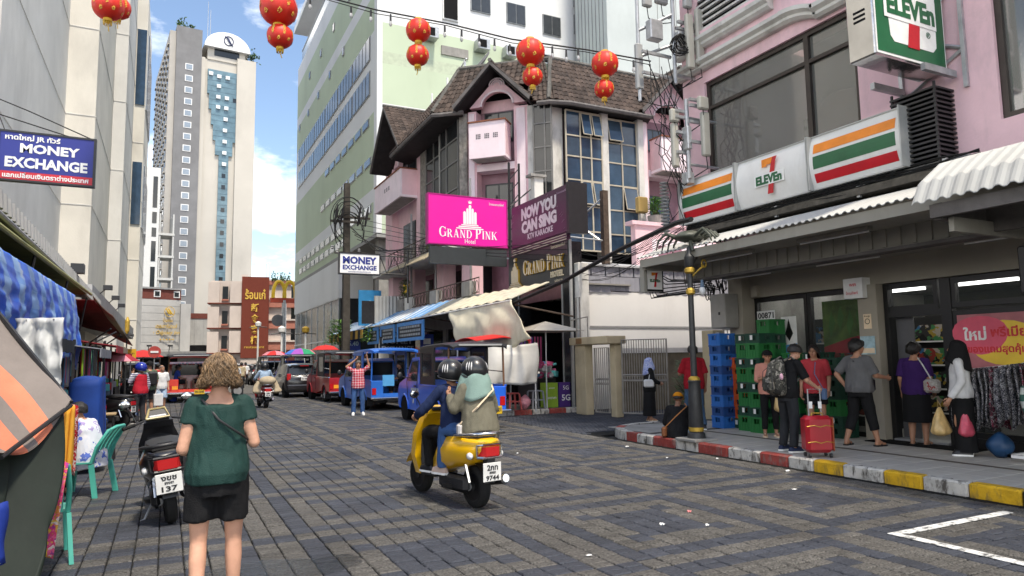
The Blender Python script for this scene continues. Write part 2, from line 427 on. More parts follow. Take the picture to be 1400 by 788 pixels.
wet=B();wet.grid(lambda u,v:(0.78+(0.75+.25*noise.noise(Vector((u*6.28,v*3,1))))*v*math.cos(u*6.283),5.95+(0.30+.12*noise.noise(Vector((u*9,v*3,5))))*v*math.sin(u*6.283),0.0055),36,4)
part('wet_patch',wet,mat('wet_film',(0.02,0.022,0.025),0.06,0.2,5,0.25,40,alpha=0.35),road,kind='stuff')
slab=B()
edge=[(8.46,2.2),(8.46,10.9),(8.52,11.7),(8.75,12.35),(9.2,12.75),(9.8,12.9),(13.5,12.95),(13.5,2.2)]
slab.prism([(x,y)for x,y in edge],-0.05,0.128)
walk=struct('sidewalk',slab,mat('sidewalk_bed',(0.07,0.068,0.064),0.9,0.2))
tmats=[mat('grey_tile',(0.47,0.445,0.40),0.6,0.16,1.5,0.25,50,dirt=0.5,dcol=(0.10,0.095,0.085),dscale=1.0),mat('brown_tile',(0.10,0.082,0.062),0.6,0.2,3,0.2,50,dirt=0.3)]
tb=[0,0]
for k,ww in((0,0.395),(1,0.395)):
 b=B();b.box(-0.1955,-ww/2,0.126,0.1955,ww/2,0.142,0,0.004)if k==0 else b.box(-0.058,-ww/2,0.126,0.058,ww/2,0.1425,0,0.004)
 tb[k]=b.mesh('paving_tile',tmats[k])
xs=[8.655+0.4*i for i in range(3)]+['b']+[9.975+0.4*i for i in range(4)]
for c,x in enumerate(xs):
 xx=9.715 if x=='b' else x
 for r in range(22):
  y=2.4+0.4*r+(0.0)
  if y>11.3:break
  piece('paving_tile',tb[1]if x=='b' else tb[0],walk,Matrix.Translation((xx,y,rnd.uniform(-0.001,0.001))))
b=B();b.box(8.62,11.25,0.126,11.3,12.7,0.139)
part('corner_screed',b,concrete,walk)
kcol={'y':mat('yellow_kerb_paint',(0.62,0.36,0.02),0.7,0.2,6,0.5,40,dirt=1.3,dcol=(0.13,0.10,0.05),dscale=8),'w':mat('white_kerb_paint',(0.50,0.48,0.44),0.85,0.2,6,0.6,40,dirt=2.2,dcol=(0.10,0.09,0.08),dscale=9),'r':mat('red_kerb_paint',(0.30,0.055,0.045),0.8,0.25,6,0.6,40,dirt=1.5,dcol=(0.20,0.17,0.15),dscale=8),'k':mat('black_kerb_paint',(0.03,0.03,0.03),0.8,0.2)}
kerb=thing('kerb','concrete kerb painted yellow, white and red along the store sidewalk','kerb',(8.38,3,0))
runs=[(3.3,4.40,'k'),(4.40,4.96,'y'),(4.96,5.5,'w'),(5.5,6.02,'y'),(6.02,6.62,'w'),(6.62,7.10,'y'),(7.10,7.55,'w'),(7.55,8.10,'r'),(8.10,8.78,'w'),(8.78,9.5,'r'),(9.5,10.1,'w'),(10.1,10.75,'r'),(10.75,11.25,'w')]
for a,c,k in runs:
 b=B();b.box(8.29,a+0.004,-0.04,8.462,c-0.004,0.146,0,0.022);part('kerbstone',b,kcol[k],kerb,True,40)
arc=[(8.29,11.25),(8.31,11.6),(8.42,12.05),(8.62,12.45),(9.0,12.8),(9.5,13.02),(10.2,13.1)]
for i,k in enumerate('rwwrww'):
 p,q=Vector(arc[i]),Vector(arc[i+1]);d=(q-p);nrm=Vector((d.y,-d.x)).normalized()*0.17;e=d.normalized()*0.004
 b=B();b.prism([tuple(p+e),tuple(q-e),tuple(q+nrm-e),tuple(p+nrm+e)],-0.04,0.146);part('kerbstone',b,kcol[k],kerb,True)
kerb2=thing('kerb','red and white painted kerb in front of the market stall corner','kerb',(9.8,18.1,0))
b=B();b.box(7.9,18.25,-0.05,11.35,23,0.128);b.box(8.1,23,-0.05,11.6,42,0.128)
struct('pavement',b,mat('far_pavement',(0.20,0.19,0.175),0.85,0.2,3,0.3,30,dirt=0.5))
xk=7.9
for i,k in enumerate('rwrwrw'):
 ww=0.58;b=B();b.box(xk+0.004,18.08,-0.04,xk+ww-0.004,18.252,0.146,0,0.02);part('kerbstone',b,kcol[k],kerb2,True,40);xk+=ww
for i in range(24):
 b=B();b.box(7.90,18.26+i,-0.04,8.08,19.25+i,0.146,0,0.02);part('kerbstone',b,kcol['rw'[i%2]],kerb2,True,40)
# LEFT: stepped concrete building
cream=mat('cream_concrete',(0.64,0.61,0.545),0.85,0.10,0.25,0.3,12,dirt=0.30,dcol=(0.24,0.23,0.21),dscale=0.25)
creamg=mat('cream_panel_concrete',(0.60,0.59,0.56),0.85,0.10,0.25,0.3,12,dirt=0.35,dcol=(0.24,0.23,0.21),dscale=0.22)
lb=thing('concrete_building','tall cream concrete building with stepped piers along the left side','building',(-8,45,0))
steps=[(-7.2,24,33),(-6.4,33,52),(-4.7,52,66),(-3.75,66,78),(-2.75,78,92)]
hh=[44,44,44,44,40]
for k,(x,y0,y1)in enumerate(steps):
 b=B();b.box(-26,y0+0.002*k,0,x,y1,hh[k]);part('wall',b,cream if k%2==0 else creamg,lb,True)
 for z in range(6,int(hh[k]),6):
  b=B();b.box(x-0.01,y0+0.05,z,x+0.03,y1-0.05,z+0.06);b.box(-14,y0-0.03,z+0.0,x-0.02,y0+0.0,z+0.06);part('string_course',b,creamg,lb,True)
b=B()
for z0,z1 in((28.0,36),(15.6,22.0)):
 part('window_frame',B().box(-4.55,79,z0-0.1,-2.66,91.0,z1+0.1),steel,lb,True)
 for j in range(6):
  part('pane',B().box(-2.66,79.25+j*1.95,z0,-2.60,80.95+j*1.95,z1),glass_b,lb,True)
 part('pane',B().box(-3.65,77.88,z0,-2.8,77.99,z1),glass_b,lb,True)
# far tower
def far_tower():
 d=188.0
 def PD(px,py,t):
  u=(px-700)/FPX;v=(394-py)/FPX
  r=_f+u*_rc+v*_uc
  return Vector((r.x*t,r.y*t,CAM_H+r.z*t))
 p=PD(233,300,d);rz=R(5.6)
 t=thing('hotel_tower','tall pale hotel tower with dark grey stair bay and teal glass strip','building',(p.x,p.y,0),rz)
 tc_=mat('tower_concrete',(0.52,0.49,0.44),0.85,0.06,0.1,dirt=0.15,dscale=0.1)
 tg=mat('tower_grey_render',(0.20,0.20,0.205),0.85,0.12,0.3,dirt=0.25,dscale=0.12)
 H=96.0
 part('stair_bay',B().box(0,0,0,6.6,44,H),tg,t)
 part('wall',B().box(6.6,1.5,0,16.2,40,H-7.5).box(16.2,0.4,0,21.4,40,H-6).box(6.6,0.6,0,7.6,1.5,H-7.5),tc_,t)
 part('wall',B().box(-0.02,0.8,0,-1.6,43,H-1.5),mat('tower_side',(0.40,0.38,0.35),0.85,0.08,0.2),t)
 zt=H-10.5;rows=[(14.4,8.0,7.0),(13.5,7.0,3.0),(12.0,5.8,9),(10,5.0,7),(8.3,4.0,5.5),(6.8,3.2,5)]
 b=B();z=zt;cx=13.2
 for wd,hw,ht in[(9.6,0,7.2),(8.6,0,4.5),(7.2,0,4.5),(6.0,0,4.5),(4.6,0,4.2),(2.6,0,64)]:
  z1=max(z-ht,6);part('glass_strip',B().box(cx-wd/2,0.9,z1,cx+wd/2,1.62,z-0.01),glass_t,t)
  k=1
  while z-k*1.6>z1:part('mullion',B().box(cx-wd/2,0.86,z-k*1.6-0.05,cx+wd/2,0.95,z-k*1.6+0.05),mat('mullion_teal',(0.07,0.13,0.17),0.4),t);k+=1
  z=z1
 fr=B().box(-1,-0.12,-0.9,1,0.02,0.9).mesh('window',white);pn=B().box(-0.8,-0.16,-0.7,0.8,-0.121,0.7).mesh('pane',mat('sky_pane',(0.25,0.30,0.36),0.15))
 for k in range(22):
  o=piece('window',fr,t,Matrix.Translation((3.4,0,H-11.5-3.35*k)));piece('pane',pn,o,Matrix.Identity(4))
 op=B().box(-0.55,-0.5,-0.5,0.55,0.0,0.5).mesh('opening_light',mat('opening_light',(0.7,0.72,0.74),0.3));od=B().box(-0.5,-0.06,-0.6,0.5,0.0,0.6).mesh('opening_light',glass_d)
 for i,(x,dz,q)in enumerate([(9.2,1.4,0),(11.4,1.9,0),(13.7,1.9,0),(11.4,4.8,0),(11.3,8,0),(13.6,8,0),(15.8,8.2,1),(11.3,11,0),(13.5,11,0),(13.4,14.3,0)]+[(13.3,17.6+3.3*i,0 if i<4 else 1)for i in range(15)]):
  piece('opening_light',od if q else op,t,Matrix.Translation((x,0.88,zt-dz)))
 wf=B().box(-1.63,-0.9,-0.7,-1.56,0.9,0.7).mesh('side_window',glass_d);sl=B().box(-2.0,-1.3,0.8,-1.6,1.3,1.0).mesh('sun_shade',tc_)
 for k in range(24):
  for j in range(9):
   piece('side_window',wf,t,Matrix.Translation((-0.05,3.2+j*4.6,H-6-3.35*k)));piece('sun_shade',sl,t,Matrix.Translation((0,3.2+j*4.6,H-6-3.35*k)))
 fr_=frame((13.4,0.3,H-7.5))
 part('crown_wall',B().box(8.2,1.2,H-7.5,18.4,20,H-2.6),tc_,t)
 part('crown_window',B().box(10,1.1,H-6.2,16.8,1.25,H-3.6),glass_d,t)
 arc_=[(6.2*math.cos(a),3.4+5.0*math.sin(a))for a in[PI*k/24 for k in range(25)]]
 part('pediment',B().prism(arc_,-19,0.4,fr_),white,t)
 e=B();e.tube([fr_@Vector((1.25*math.cos(a)+0.2,5.9+1.35*math.sin(a),0.5))for a in[2*PI*k/28 for k in range(29)]],0.13,6)
 e.tube([fr_@Vector((-0.9+2.4*k/10,7.2-2.6*k/10+0.3*math.sin(k*0.6),0.55))for k in range(11)],[0.05+0.25*math.sin(PI*k/10)for k in range(11)],6)
 part('emblem',e,mat('emblem_blue',(0.04,0.05,0.12),0.4),t,smooth=60)
 m_=B()
 for x,h in((9.0,16),(9.7,13.5)):m_.cyl((x,8,H-3),(x,8,H+h-3),0.12,0.06,6)
 part('mast',m_,steel,t)
 lf=mat('roof_shrub_leaves',(0.035,0.07,0.02),0.8,0.4,2)
 rr=random.Random(5)
 for cx_,cz,n_,rad in((1.2,H,60,1.3),(20.6,H-6,110,1.9),(4.0,H,25,0.8)):
  f=B()
  for _ in range(n_):
   c=Vector((cx_+rr.gauss(0,rad*0.55),2+rr.gauss(0,rad*0.4),cz+0.4+abs(rr.gauss(rad*0.8,rad*0.5))))
   a=Vector((rr.gauss(0,1),rr.gauss(0,1),rr.gauss(0,1))).normalized()*0.5;q=a.orthogonal().normalized()*0.35
   f.add([c-a,c+q,c+a,c-q],[(0,1,2,3)])
  part('roof_shrub',f,lf,t)
 return PD
PD=far_tower()
def PXw(px,py,X):
 r=_f+(px-700)/FPX*_rc+(394-py)/FPX*_uc;t=X/r.x;return Vector((X,r.y*t,CAM_H+r.z*t))
p=PD(197,400,150)
t=thing('white_block','plain white office block half hidden behind the concrete building','building',(p.x,p.y,0),R(5))
part('wall',B().box(-8,0,0,2.4,30,45),mat('far_white',(0.62,0.62,0.60),0.8,0.04),t)
for k,h in enumerate((7,2.5,2,4.5,4.5,4.5,4.5,4)):
 z=[36,32.5,29.5,24,18.3,12.5,7,2][k];part('window',B().box(1.0,-0.06,z,1.9,0.05,z+h),glass_d,t)
for k in range(5):
 part('balcony_frame',B().box(2.4,0.2,10+5*k,5.6,6,10.5+5*k).box(2.5,0.3,10.5+5*k,2.8,6,14.9+5*k).box(5.2,0.3,10.5+5*k,5.5,6,14.9+5*k),mat('far_white2',(0.5,0.5,0.48),0.8),t)
# curved hotel base with gold lettering
p=PD(190,470,112)
hb=thing('hotel_podium','curved pale hotel podium with gold script lettering and red brick band','building',(p.x,p.y,0),R(8))
pg=mat('podium_grey',(0.45,0.445,0.43),0.85,0.06,0.5,0.3,8,dirt=0.2,dscale=0.3)
pc=[(-6+12*k/16,-1.2*math.sin(PI*k/16))for k in range(17)]
poly=pc+[(6.2,20),(-6,20)]
part('wall',B().prism(poly,2.8,11.2),pg,hb,smooth=30)
for k in range(7):
 part('panel_joint',B().tube([(x,y-0.012,3.6+1.1*k)for x,y in pc],0.018,4),mat('joint_grey',(0.25,0.25,0.25)),hb)
part('brick_band',B().prism([(x,y-0.03)for x,y in pc]+[(6.2,20),(-6,20)],11.2,12.7),mat('brick_red',(0.16,0.055,0.045),0.9,0.15,3),hb)
part('coping',B().prism([(x,y-0.3)for x,y in pc]+[(6.4,20),(-6,20)],12.7,12.95),greyp,hb)
for k in(2,7,11,15):part('lantern_window',B().box(pc[k][0]-0.5,pc[k][1]-0.16,11.5,pc[k][0]+0.5,pc[k][1]+0.3,12.5).box(pc[k][0]-0.35,pc[k][1]-0.2,11.65,pc[k][0]+0.35,pc[k][1]-0.16,12.35,1),[white,glass_d],hb)
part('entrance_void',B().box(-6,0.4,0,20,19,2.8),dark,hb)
part('side_post',B().box(5.9,-1.0,2.8,7.4,2,10.6),pg,hb)
part('canopy_edge',B().box(-6.2,-3.2,2.6,22,0.3,3.3),mat('canopy_grey',(0.22,0.22,0.22),0.7),hb)
gold=mat('gold_letters',(0.60,0.38,0.04),0.4,0.1)
fr=frame((4.2,-0.95,0));e=B()
e.tube([fr@Vector((0.75*math.cos(a),9.3+0.75*math.sin(a),0.12))for a in[2*PI*k/28 for k in range(29)]],0.05,6)
for q in(-0.25,0.1):e.tube([fr@Vector((q-0.4+0.9*k/8,9.85-1.1*k/8+0.08*math.sin(k),0.14))for k in range(9)],[0.03+0.12*math.sin(PI*k/8)for k in range(9)],6)
part('emblem',e,gold,hb)
b=B();text(b,'โรงแรม',fr,-0.2,8.05,w=1.4,h=0.6,ext=0.1);text(b,'เดอะการ์เดนส์',fr,-0.4,7.15,w=3.2,h=0.65,ext=0.1);text(b,'The Odyssey Inn',fr,-0.8,6.1,w=4.8,h=0.8,ext=0.1,shear=0.35);text(b,'★★★★★',fr,-0.3,5.15,w=2.2,h=0.32,ext=0.1)
part('lettering',b,gold,hb)
for k in range(4):part('spotlight',B().tube([(-5+3*k,-3,3.3),(-5+3*k,-3.6,4.1),(-5+3*k,-3.9,4.1)],0.06,5).box(-5.35+3*k,-4.3,4.0,-4.65+3*k,-3.9,4.25),black,hb)
hb.scale=(1,1,1.09)
p=PD(243,470,116)
t=thing('podium_wing','pale podium wing with red band above dark loading bay','building',(p.x,p.y,0),R(2))
part('wall',B().box(0,0,4.7,11.8,16,9.2).box(0,2,0,12,16,4.7),mat('wing_grey',(0.40,0.40,0.39),0.85,0.1,1,0.4,10,dirt=0.25,dscale=0.5),t)
for k in range(4):part('panel_joint',B().box(2.2+2.6*k,-0.03,4.75,2.26+2.6*k,0,9.15),mat('joint_grey',(0.25,0.25,0.25)),t)
part('brick_band',B().box(-0.05,-0.1,9.2,11.9,16,10.1),MATS['brick_red'],t)
part('louvre',B().box(0.3,1.6,3.0,12,2.1,4.65),glass_d,t)
part('rail_wall',B().box(0,-1.2,1.8,12.5,-0.9,2.9),MATS['canopy_grey'],t)
t.scale=(0.52,1,1)
# red-brown restaurant block in the middle
p=PD(336,480,104)
cb=thing('restaurant_block','pale pink corner block with tall red brown sign panel in gold','building',(p.x,p.y,0),R(-8))
pk=mat('block_pink',(0.58,0.50,0.45),0.85,0.08,0.5,dirt=0.3,dcol=(0.2,0.17,0.15),dscale=0.4);rb=mat('sign_redbrown',(0.165,0.036,0.022),0.7,0.06)
sal=mat('salmon_band',(0.42,0.17,0.125),0.8,0.1)
part('wall',B().box(-6.5,0.2,0,8.2,20,11.6),pk,cb)
part('wall',B().box(-1.2,2,11.6,0,14,12.6).box(4,1,11.6,8.2,12,12.0),pk,cb)
for z0 in(2.6,5.7,8.8):
 part('oriel',B().box(-6.9,-0.5,z0,-4.9,2,z0+2.6).box(-3.0,-0.7,z0,-0.9,2,z0+2.7),pk,cb)
 for x in(-7.1,-4.7,-3.2):part('window',B().box(x+0.3,0.02,z0+0.5,x+1.3,0.25,z0+2.1),glass_d,cb);part('window_sill',B().box(x+0.2,-0.2,z0+0.3,x+1.4,0.2,z0+0.48),sal,cb)
 part('floor_band',B().box(-7,-0.6,z0-0.12,-0.8,2,z0),rb,cb)
for x in(-4.9,-2.6):part('window',B().box(x,0.02,1.0,x+0.9,0.25,1.9),glass_d,cb)
part('sign_panel',B().box(-0.9,-0.9,1.9,4.05,0.6,12.1),rb,cb)
part('sign_panel',B().box(-0.9,-0.75,0,4.05,0.6,1.85),pk,cb)
fr=frame((1.55,-0.91,0));b=B();text(b,'ร้อนเก๋',fr,0,9.9,w=3.7,h=1.3,ext=0.06,bold=0.02)
for k,ch in enumerate('新食客樓'):text(b,ch,fr,0,8.2-1.35*k,w=1.45,h=1.05,ext=0.06,bold=0.02)
text(b,'restaurant',fr,0,3.25,w=3.6,h=0.25,ext=0.03)
part('lettering',b,mat('sign_gold',(0.72,0.46,0.07),0.5),cb)
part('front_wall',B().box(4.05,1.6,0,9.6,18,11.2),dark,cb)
for z0 in(2.9,5.6,8.3):
 part('balcony',B().box(4.1,-0.3,z0,10.2,2,z0+1.0),sal,cb);part('ledge',B().box(4.1,-0.5,z0+1.0,10.2,2,z0+1.2),pk,cb)
 part('balcony_glass',B().box(4.2,1.4,z0+1.2,9.4,1.59,z0+2.65),glass_d,cb)
part('pier',B().box(9.5,-0.3,0,11.0,16,12.0),pk,cb)
part('pier_trim',B().box(10.4,-0.5,0,11.15,16,12.4),sal,cb)
part('ground_floor',B().box(4.2,-0.4,0,9.6,1.6,2.8),mat('brown_shop',(0.10,0.03,0.025),0.8,0.4,2),cb)
part('parapet',B().box(4.0,-0.2,11.2,9.6,0.2,11.7),sal,cb)
f=B();rr=random.Random(9)
for _ in range(160):
 c=Vector((rr.uniform(4.4,8),rr.uniform(-0.5,0.4),11.7+abs(rr.gauss(0,0.45))));a=Vector((rr.gauss(0,1),rr.gauss(0,1),rr.gauss(0,1))).normalized()*0.2;q=a.orthogonal().normalized()*0.12
 f.add([c-a,c+q,c+a,c-q],[(0,1,2,3)])
part('roof_plants',f,MATS['roof_shrub_leaves'],cb)
a_=B();a_.cyl((3.4,3,12),(3.4,3,14.4),0.05,0.04,5);a_.cyl((2.9,3,14.3),(4.2,3,14.3),0.03,0.03,5);a_.cyl((4.0,3,12),(4.0,3,13.8),0.04,0.04,5)
part('aerial',a_,steel,cb)
cb.scale=(0.78,1,1.2)
p=PD(350,495,125)
t=thing('street_end_shop','low white shopfront with blue notices closing off the street end','building',(p.x,p.y,0),0)
part('wall',B().box(-8,0,0,12,8,4.6),mat('far_white',(0.62,0.62,0.6)),t)
part('fascia',B().box(-8.1,-0.9,3.6,12,0,4.9),mat('shop_fascia',(0.30,0.36,0.42),0.6),t)
for k in range(4):part('notice',B().box(-5+3*k,-0.1,1.2,-3.4+3*k,0,2.8),mat('notice_blue',(0.05,0.16,0.42),0.6),t)
# green and white striped block
gb=thing('striped_block','huge pale green and white striped block rising behind the pink hotel','building',(13,47.2,0))
gw=mat('block_white',(0.72,0.73,0.73),0.8,0.04,0.2,dirt=0.2,dcol=(0.38,0.38,0.36),dscale=0.2)
gg=mat('block_green',(0.50,0.58,0.43),0.8,0.05,0.2,dirt=0.25,dcol=(0.28,0.32,0.22),dscale=0.2)
bands=[(10.6,12.1,gw),(12.1,16.0,gg),(16.0,18.6,gw),(18.6,21.6,gg),(21.6,26.9,gw),(26.9,30.6,gg),(30.6,31.9,gw),(31.9,35.2,gg),(35.2,39,gw)]
bands_side=[(10.6,13.0,gg),(13.0,14.0,gw),(14.0,19.7,gg),(19.7,25.9,gw),(25.9,28.8,gg),(28.8,30.0,gw),(30.0,34.0,gg),(34.0,36.2,gw)]
for z0,z1,m in bands_side:part('west_band',B().box(13,47.9,z0,15,82,z1),m,gb,True)
for z0,z1,m in[(10.6,14.0,gg),(14.0,17.1,gw),(17.1,17.9,gg),(17.9,20.1,gw),(20.1,23.1,gg),(23.1,24.0,mat('block_pale_green',(0.47,0.53,0.40),0.8)),(24.0,26.2,gg),(26.2,42,gw)]:
 part('south_band',B().box(13.35,47.2,z0,60,47.9,z1),m,gb,True)
part('corner_pier',B().box(12.96,47.16,10.6,13.36,47.94,36.2),gw,gb,True)
part('core',B().box(15,47.9,10.6,60,82,36),gw,gb,True)
part('soffit',B().box(13,47.2,10.3,60,82,10.6),mat('soffit_grey',(0.33,0.33,0.32),0.9),gb,True)
part('penthouse',B().box(14.6,60,36.2,60,82,41),gw,gb,True)
part('roof_canopy',B().box(12.6,57,41,60,83,41.7),gw,gb,True)
part('roof_rail',B().box(13.1,49,36.2,13.2,80,37.6).box(13.05,49,37.6,13.25,80,37.7,1),[mat('rail_glass',(0.2,0.28,0.34),0.1),steel],gb,True)
wz=[(22.6,25.8),(18.3,21.1)]
fr_big=B().box(12.93,-0.5,0,13.02,0.5,1.9,0).mesh('window',mat('alu_frame',(0.30,0.31,0.31),0.4,metal=0.4));pn_big=B().box(12.90,-0.42,0.08,12.929,0.42,1.82).mesh('pane',mat('block_pane',(0.075,0.085,0.09),0.12,0.5,0.4))
for z,y0,y1 in((24.0,49.6,80.5),(21.3,49.6,80.5)):
 y=y0;k=0
 while y<y1:
  o=piece('window',fr_big,gb,Matrix.Translation((-13,y-47.2,z)));piece('pane',pn_big,o,Matrix.Identity(4));k+=1;y+=1.04
  if k%5==0:y+=0.25
fr_s=B().box(12.94,-0.9,0,13.02,0.9,0.62).mesh('vent_window',mat('alu_frame2',(0.42,0.43,0.42),0.4,metal=0.3));pn_s=B().box(12.90,-0.84,0.06,12.939,0.84,0.56).mesh('pane',MATS['block_pane'])
for z,ys in((18.95,[50.2+2.35*k for k in range(7)]),(15.9,[49.6+2.35*k for k in range(8)]),(12.3,[49.5+2.35*k for k in range(13)]),(11.2,[57+2.3*k for k in range(10)]),(28.0,[58+5.5*k for k in range(5)]),(32.0,[56+6*k for k in range(4)])):
 for y in ys:
  sc=1 if z<25 else 0.35
  o=piece('vent_window',fr_s,gb,Matrix.Translation((-13,y-47.2,z))@Matrix.Diagonal((1,sc,1.3 if z>25 else 1,1)));piece('pane',pn_s,o,Matrix.Identity(4))
fs_=B().box(-0.85,47.1,0,0.85,47.24,1.7).mesh('window',MATS['alu_frame']);ps_=B().box(-0.78,47.06,0.07,-0.03,47.099,1.63).box(0.03,47.06,0.07,0.78,47.099,1.63).mesh('pane',mat('south_pane',(0.045,0.05,0.055),0.15))
for x,z in((21.2,28.6),(24.3,28.3),(27.6,28.0),(30.6,28.6),(30.6,31.0)):
 o=piece('window',fs_,gb,Matrix.Translation((x-13,-47.2,z)));piece('pane',ps_,o,Matrix.Identity(4))
for x,z in((16.4,25.4),(20.6,25.3),(23.0,25.2),(26.2,25.1)):
 part('aircon_unit',B().box(x,46.3,z,x+1.0,47.1,z+0.8).box(x+0.1,46.27,z+0.1,x+0.7,46.3,z+0.7,1),[steel,dark],gb,True)
part('vent_grille',B().box(18.0,47.05,27.4,19.3,47.2,29.4).box(18.1,47.0,27.5,19.2,47.06,29.3,1),[white,dark],gb,True)
for x,z in((17.9,24.6),(21.5,23.7)):part('wall_vent',B().box(x,47.1,z,x+2.2,47.18,z+0.7),concrete,gb,True)
part('podium_wall',B().box(13.0,59.2,7.0,30,82,10.3),gw,gb,True)
part('podium_wall',B().box(16,48.5,4.5,40,59.2,10.3),concrete,gb,True)
part('podium_glass',B().box(13.1,59.4,0.2,29,82,7.0),mat('shop_glass',(0.13,0.16,0.16),0.15,0.3,0.5),gb,True)
for k in range(8):part('glass_joint',B().box(13.04,59.4+3.1*k,0,13.1,59.48+3.1*k,7),steel,gb,True)
for z in(3.4,6.95):part('glass_joint',B().box(13.03,59.3,z,13.1,82,z+0.12),white,gb,True)
part('podium_front',B().box(13.2,59.28,0,20,59.4,7),glass_d,gb,True)
part('column',B().box(13.4,48,0,14.4,49,10.3),concrete,gb,True)
t=thing('plain_tower','plain grey white tower wall rising over the pink hotel roof','building',(36,44,0))
part('wall',B().box(29.5,42,0,60,46.5,60),mat('plain_panels',(0.50,0.54,0.53),0.8,0.06,0.4,dirt=0.15,dscale=0.3),t,True)
for k in range(9):part('panel_joint',B().box(29.46,42.5+0.5*k,20,29.5,42.53+0.5*k,60),MATS['joint_grey'],t,True)
for k in range(14):part('panel_joint',B().box(32.5+1.9*k,41.97,20,32.53+1.9*k,42,60),MATS['joint_grey'],t,True)
# PINK HOTEL
pink=mat('pink_render',(0.78,0.53,0.565),0.85,0.08,1.2,0.2,20,dirt=0.55,dcol=(0.36,0.29,0.29),dscale=0.9)
pinkw=mat('pale_pink_paint',(0.82,0.70,0.735),0.8,0.06,1.5,0.15,20,dirt=0.25,dcol=(0.34,0.31,0.30),dscale=1.2)
oldw=mat('stained_white',(0.62,0.61,0.57),0.85,0.1,2,0.2,20,dirt=0.7,dcol=(0.17,0.155,0.135),dscale=1.6)
stonec=mat('rough_stone_column',(0.24,0.225,0.20),0.95,0.35,6,0.8,18,dirt=0.7,dcol=(0.07,0.065,0.06),dscale=3)
tile_m=mat('roof_tile_clay',(0.062,0.045,0.037),0.8,0.3,2.5,0.4,30,dirt=0.55,dcol=(0.035,0.033,0.032),dscale=1.3)
def island_tint(m,lo,hi):
 n,l,b=M_(m);g_=n.new('ShaderNodeNewGeometry');h=n.new('ShaderNodeMapRange');h.inputs['To Min'].default_value=lo;h.inputs['To Max'].default_value=hi
 l(g_.outputs['Random Per Island'],h.inputs['Value']);old=b.inputs['Base Color'].links[0].from_socket
 m2=n.new('ShaderNodeMix');m2 .data_type='RGBA';m2 .blend_type='MULTIPLY';m2 .inputs['Factor'].default_value=1
 l(old,m2 .inputs['A']);l(h.outputs[0],m2 .inputs['B']);l(m2 .outputs['Result'],b.inputs['Base Color'])
island_tint(tile_m,0.6,1.55)
ridge_m=mat('ridge_mortar',(0.13,0.125,0.115),0.95,0.3,6,0.5,30,dirt=0.6)
barge=mat('dark_bargeboard',(0.022,0.020,0.020),0.7,0.3,3)
bargeg=mat('grey_bargeboard',(0.13,0.12,0.115),0.8,0.3,3,dirt=0.5)
mull=mat('grey_mullion',(0.16,0.155,0.145),0.5,0.15)
mullc=mat('cream_mullion',(0.42,0.38,0.30),0.6,0.15)
hot=thing('pink_hotel','pink hotel with brown tiled mansard roof, gabled balconies and glass corner bays','building',(11.3,26.6,0))
foot=lambda a,c:[(11.3+a,39),(11.3+a,26.6+c),(13.9+c,24+a),(22.5,24+a),(22.5,39)]
P0=foot(0.6,0.25);part('core_wall',B().prism(P0,6.4,12.3),mat('hotel_core',(0.30,0.19,0.22),0.9,0.1),hot,True)
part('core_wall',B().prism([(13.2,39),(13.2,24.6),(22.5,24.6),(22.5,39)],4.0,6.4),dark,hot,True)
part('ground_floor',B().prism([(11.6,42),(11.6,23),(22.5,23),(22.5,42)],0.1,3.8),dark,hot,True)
CH=frame((11.3,26.6,0),(1,-1,0));RF=frame((0,24,0),RX);LF=frame((11.3,0,0),RS)
def fbox(b,fr,x0,y0,d0,x1,y1,d1,mi=0):
 return b.prism([(x0,y0),(x1,y0),(x1,y1),(x0,y1)],d0,d1,fr,mi)
def hbox(name,fr,m,*a):return part(name,fbox(B(),fr,*a),m,hot,True)
def gable(fr,c,hw,zf,za,back,out_,s_l,niche=True):
 """pink gable wall with arched niche, shell ornament, bargeboards and tiled roof"""
 if niche:
  aw=hw*0.55
  arch=[(c+aw*math.cos(a),zf-0.15+0.62*math.sin(a))for a in[PI*k/12 for k in range(13)]]
  part('gable_wall',B().prism([(c-hw*0.95,zf-0.15)]+arch[::-1]+[(c+hw*0.95,zf-0.15),(c,za-0.22)],-0.25,0.02,fr),pink,hot,True)
  part('arch_moulding',B().tube([fr@Vector((x,y,0.03))for x,y in arch],0.05,5),pinkw,hot,True)
  sh=B()
  for rr_ in(0.16,0.25,0.34):sh.tube([fr@Vector((c+rr_*math.cos(a),zf+0.72+rr_*0.9*math.sin(a),0.04))for a in[PI*k/10-0.1 for k in range(11)]],0.028,5)
  part('shell_ornament',sh,pinkw,hot,True)
 for s in(-1,1):
  e=[(c+s*(hw+0.35),zf-0.42),(c,za),(c,za+0.16),(c+s*(hw+0.40),zf-0.26)]
  part('bargeboard',B().prism(e,out_-0.06,out_+0.02,fr),bargeg,hot,True)
  e2=[(c+s*(hw+0.25),zf-0.36),(c,za-0.06),(c,za-0.2),(c+s*(hw+0.15),zf-0.42)]
  part('gable_soffit',B().prism([(c+s*(hw+0.33),zf-0.40),(c,za-0.02),(c,za-0.07),(c+s*(hw+0.30),zf-0.44)],0.03,out_-0.06,fr),barge,hot,True)
  t=B();L_=Vector((hw+0.4,0)).length
  a0=fr@Vector((c+s*(hw+0.42),zf-0.30,out_));a1=fr@Vector((c+s*(hw+0.42),zf-0.30,back));b0=fr@Vector((c,za+0.18,out_));b1=fr@Vector((c,za+0.18,back))
  tiles(t,a0,a1,b0,b1)if s<0 else tiles(t,a1,a0,b1,b0)
  part('roof_tiles',t,tile_m,hot,True,kind='stuff')
 part('ridge',B().tube([fr@Vector((c,za+0.20,out_+0.03)),fr@Vector((c,za+0.20,back))],0.09,6),ridge_m,hot,True)
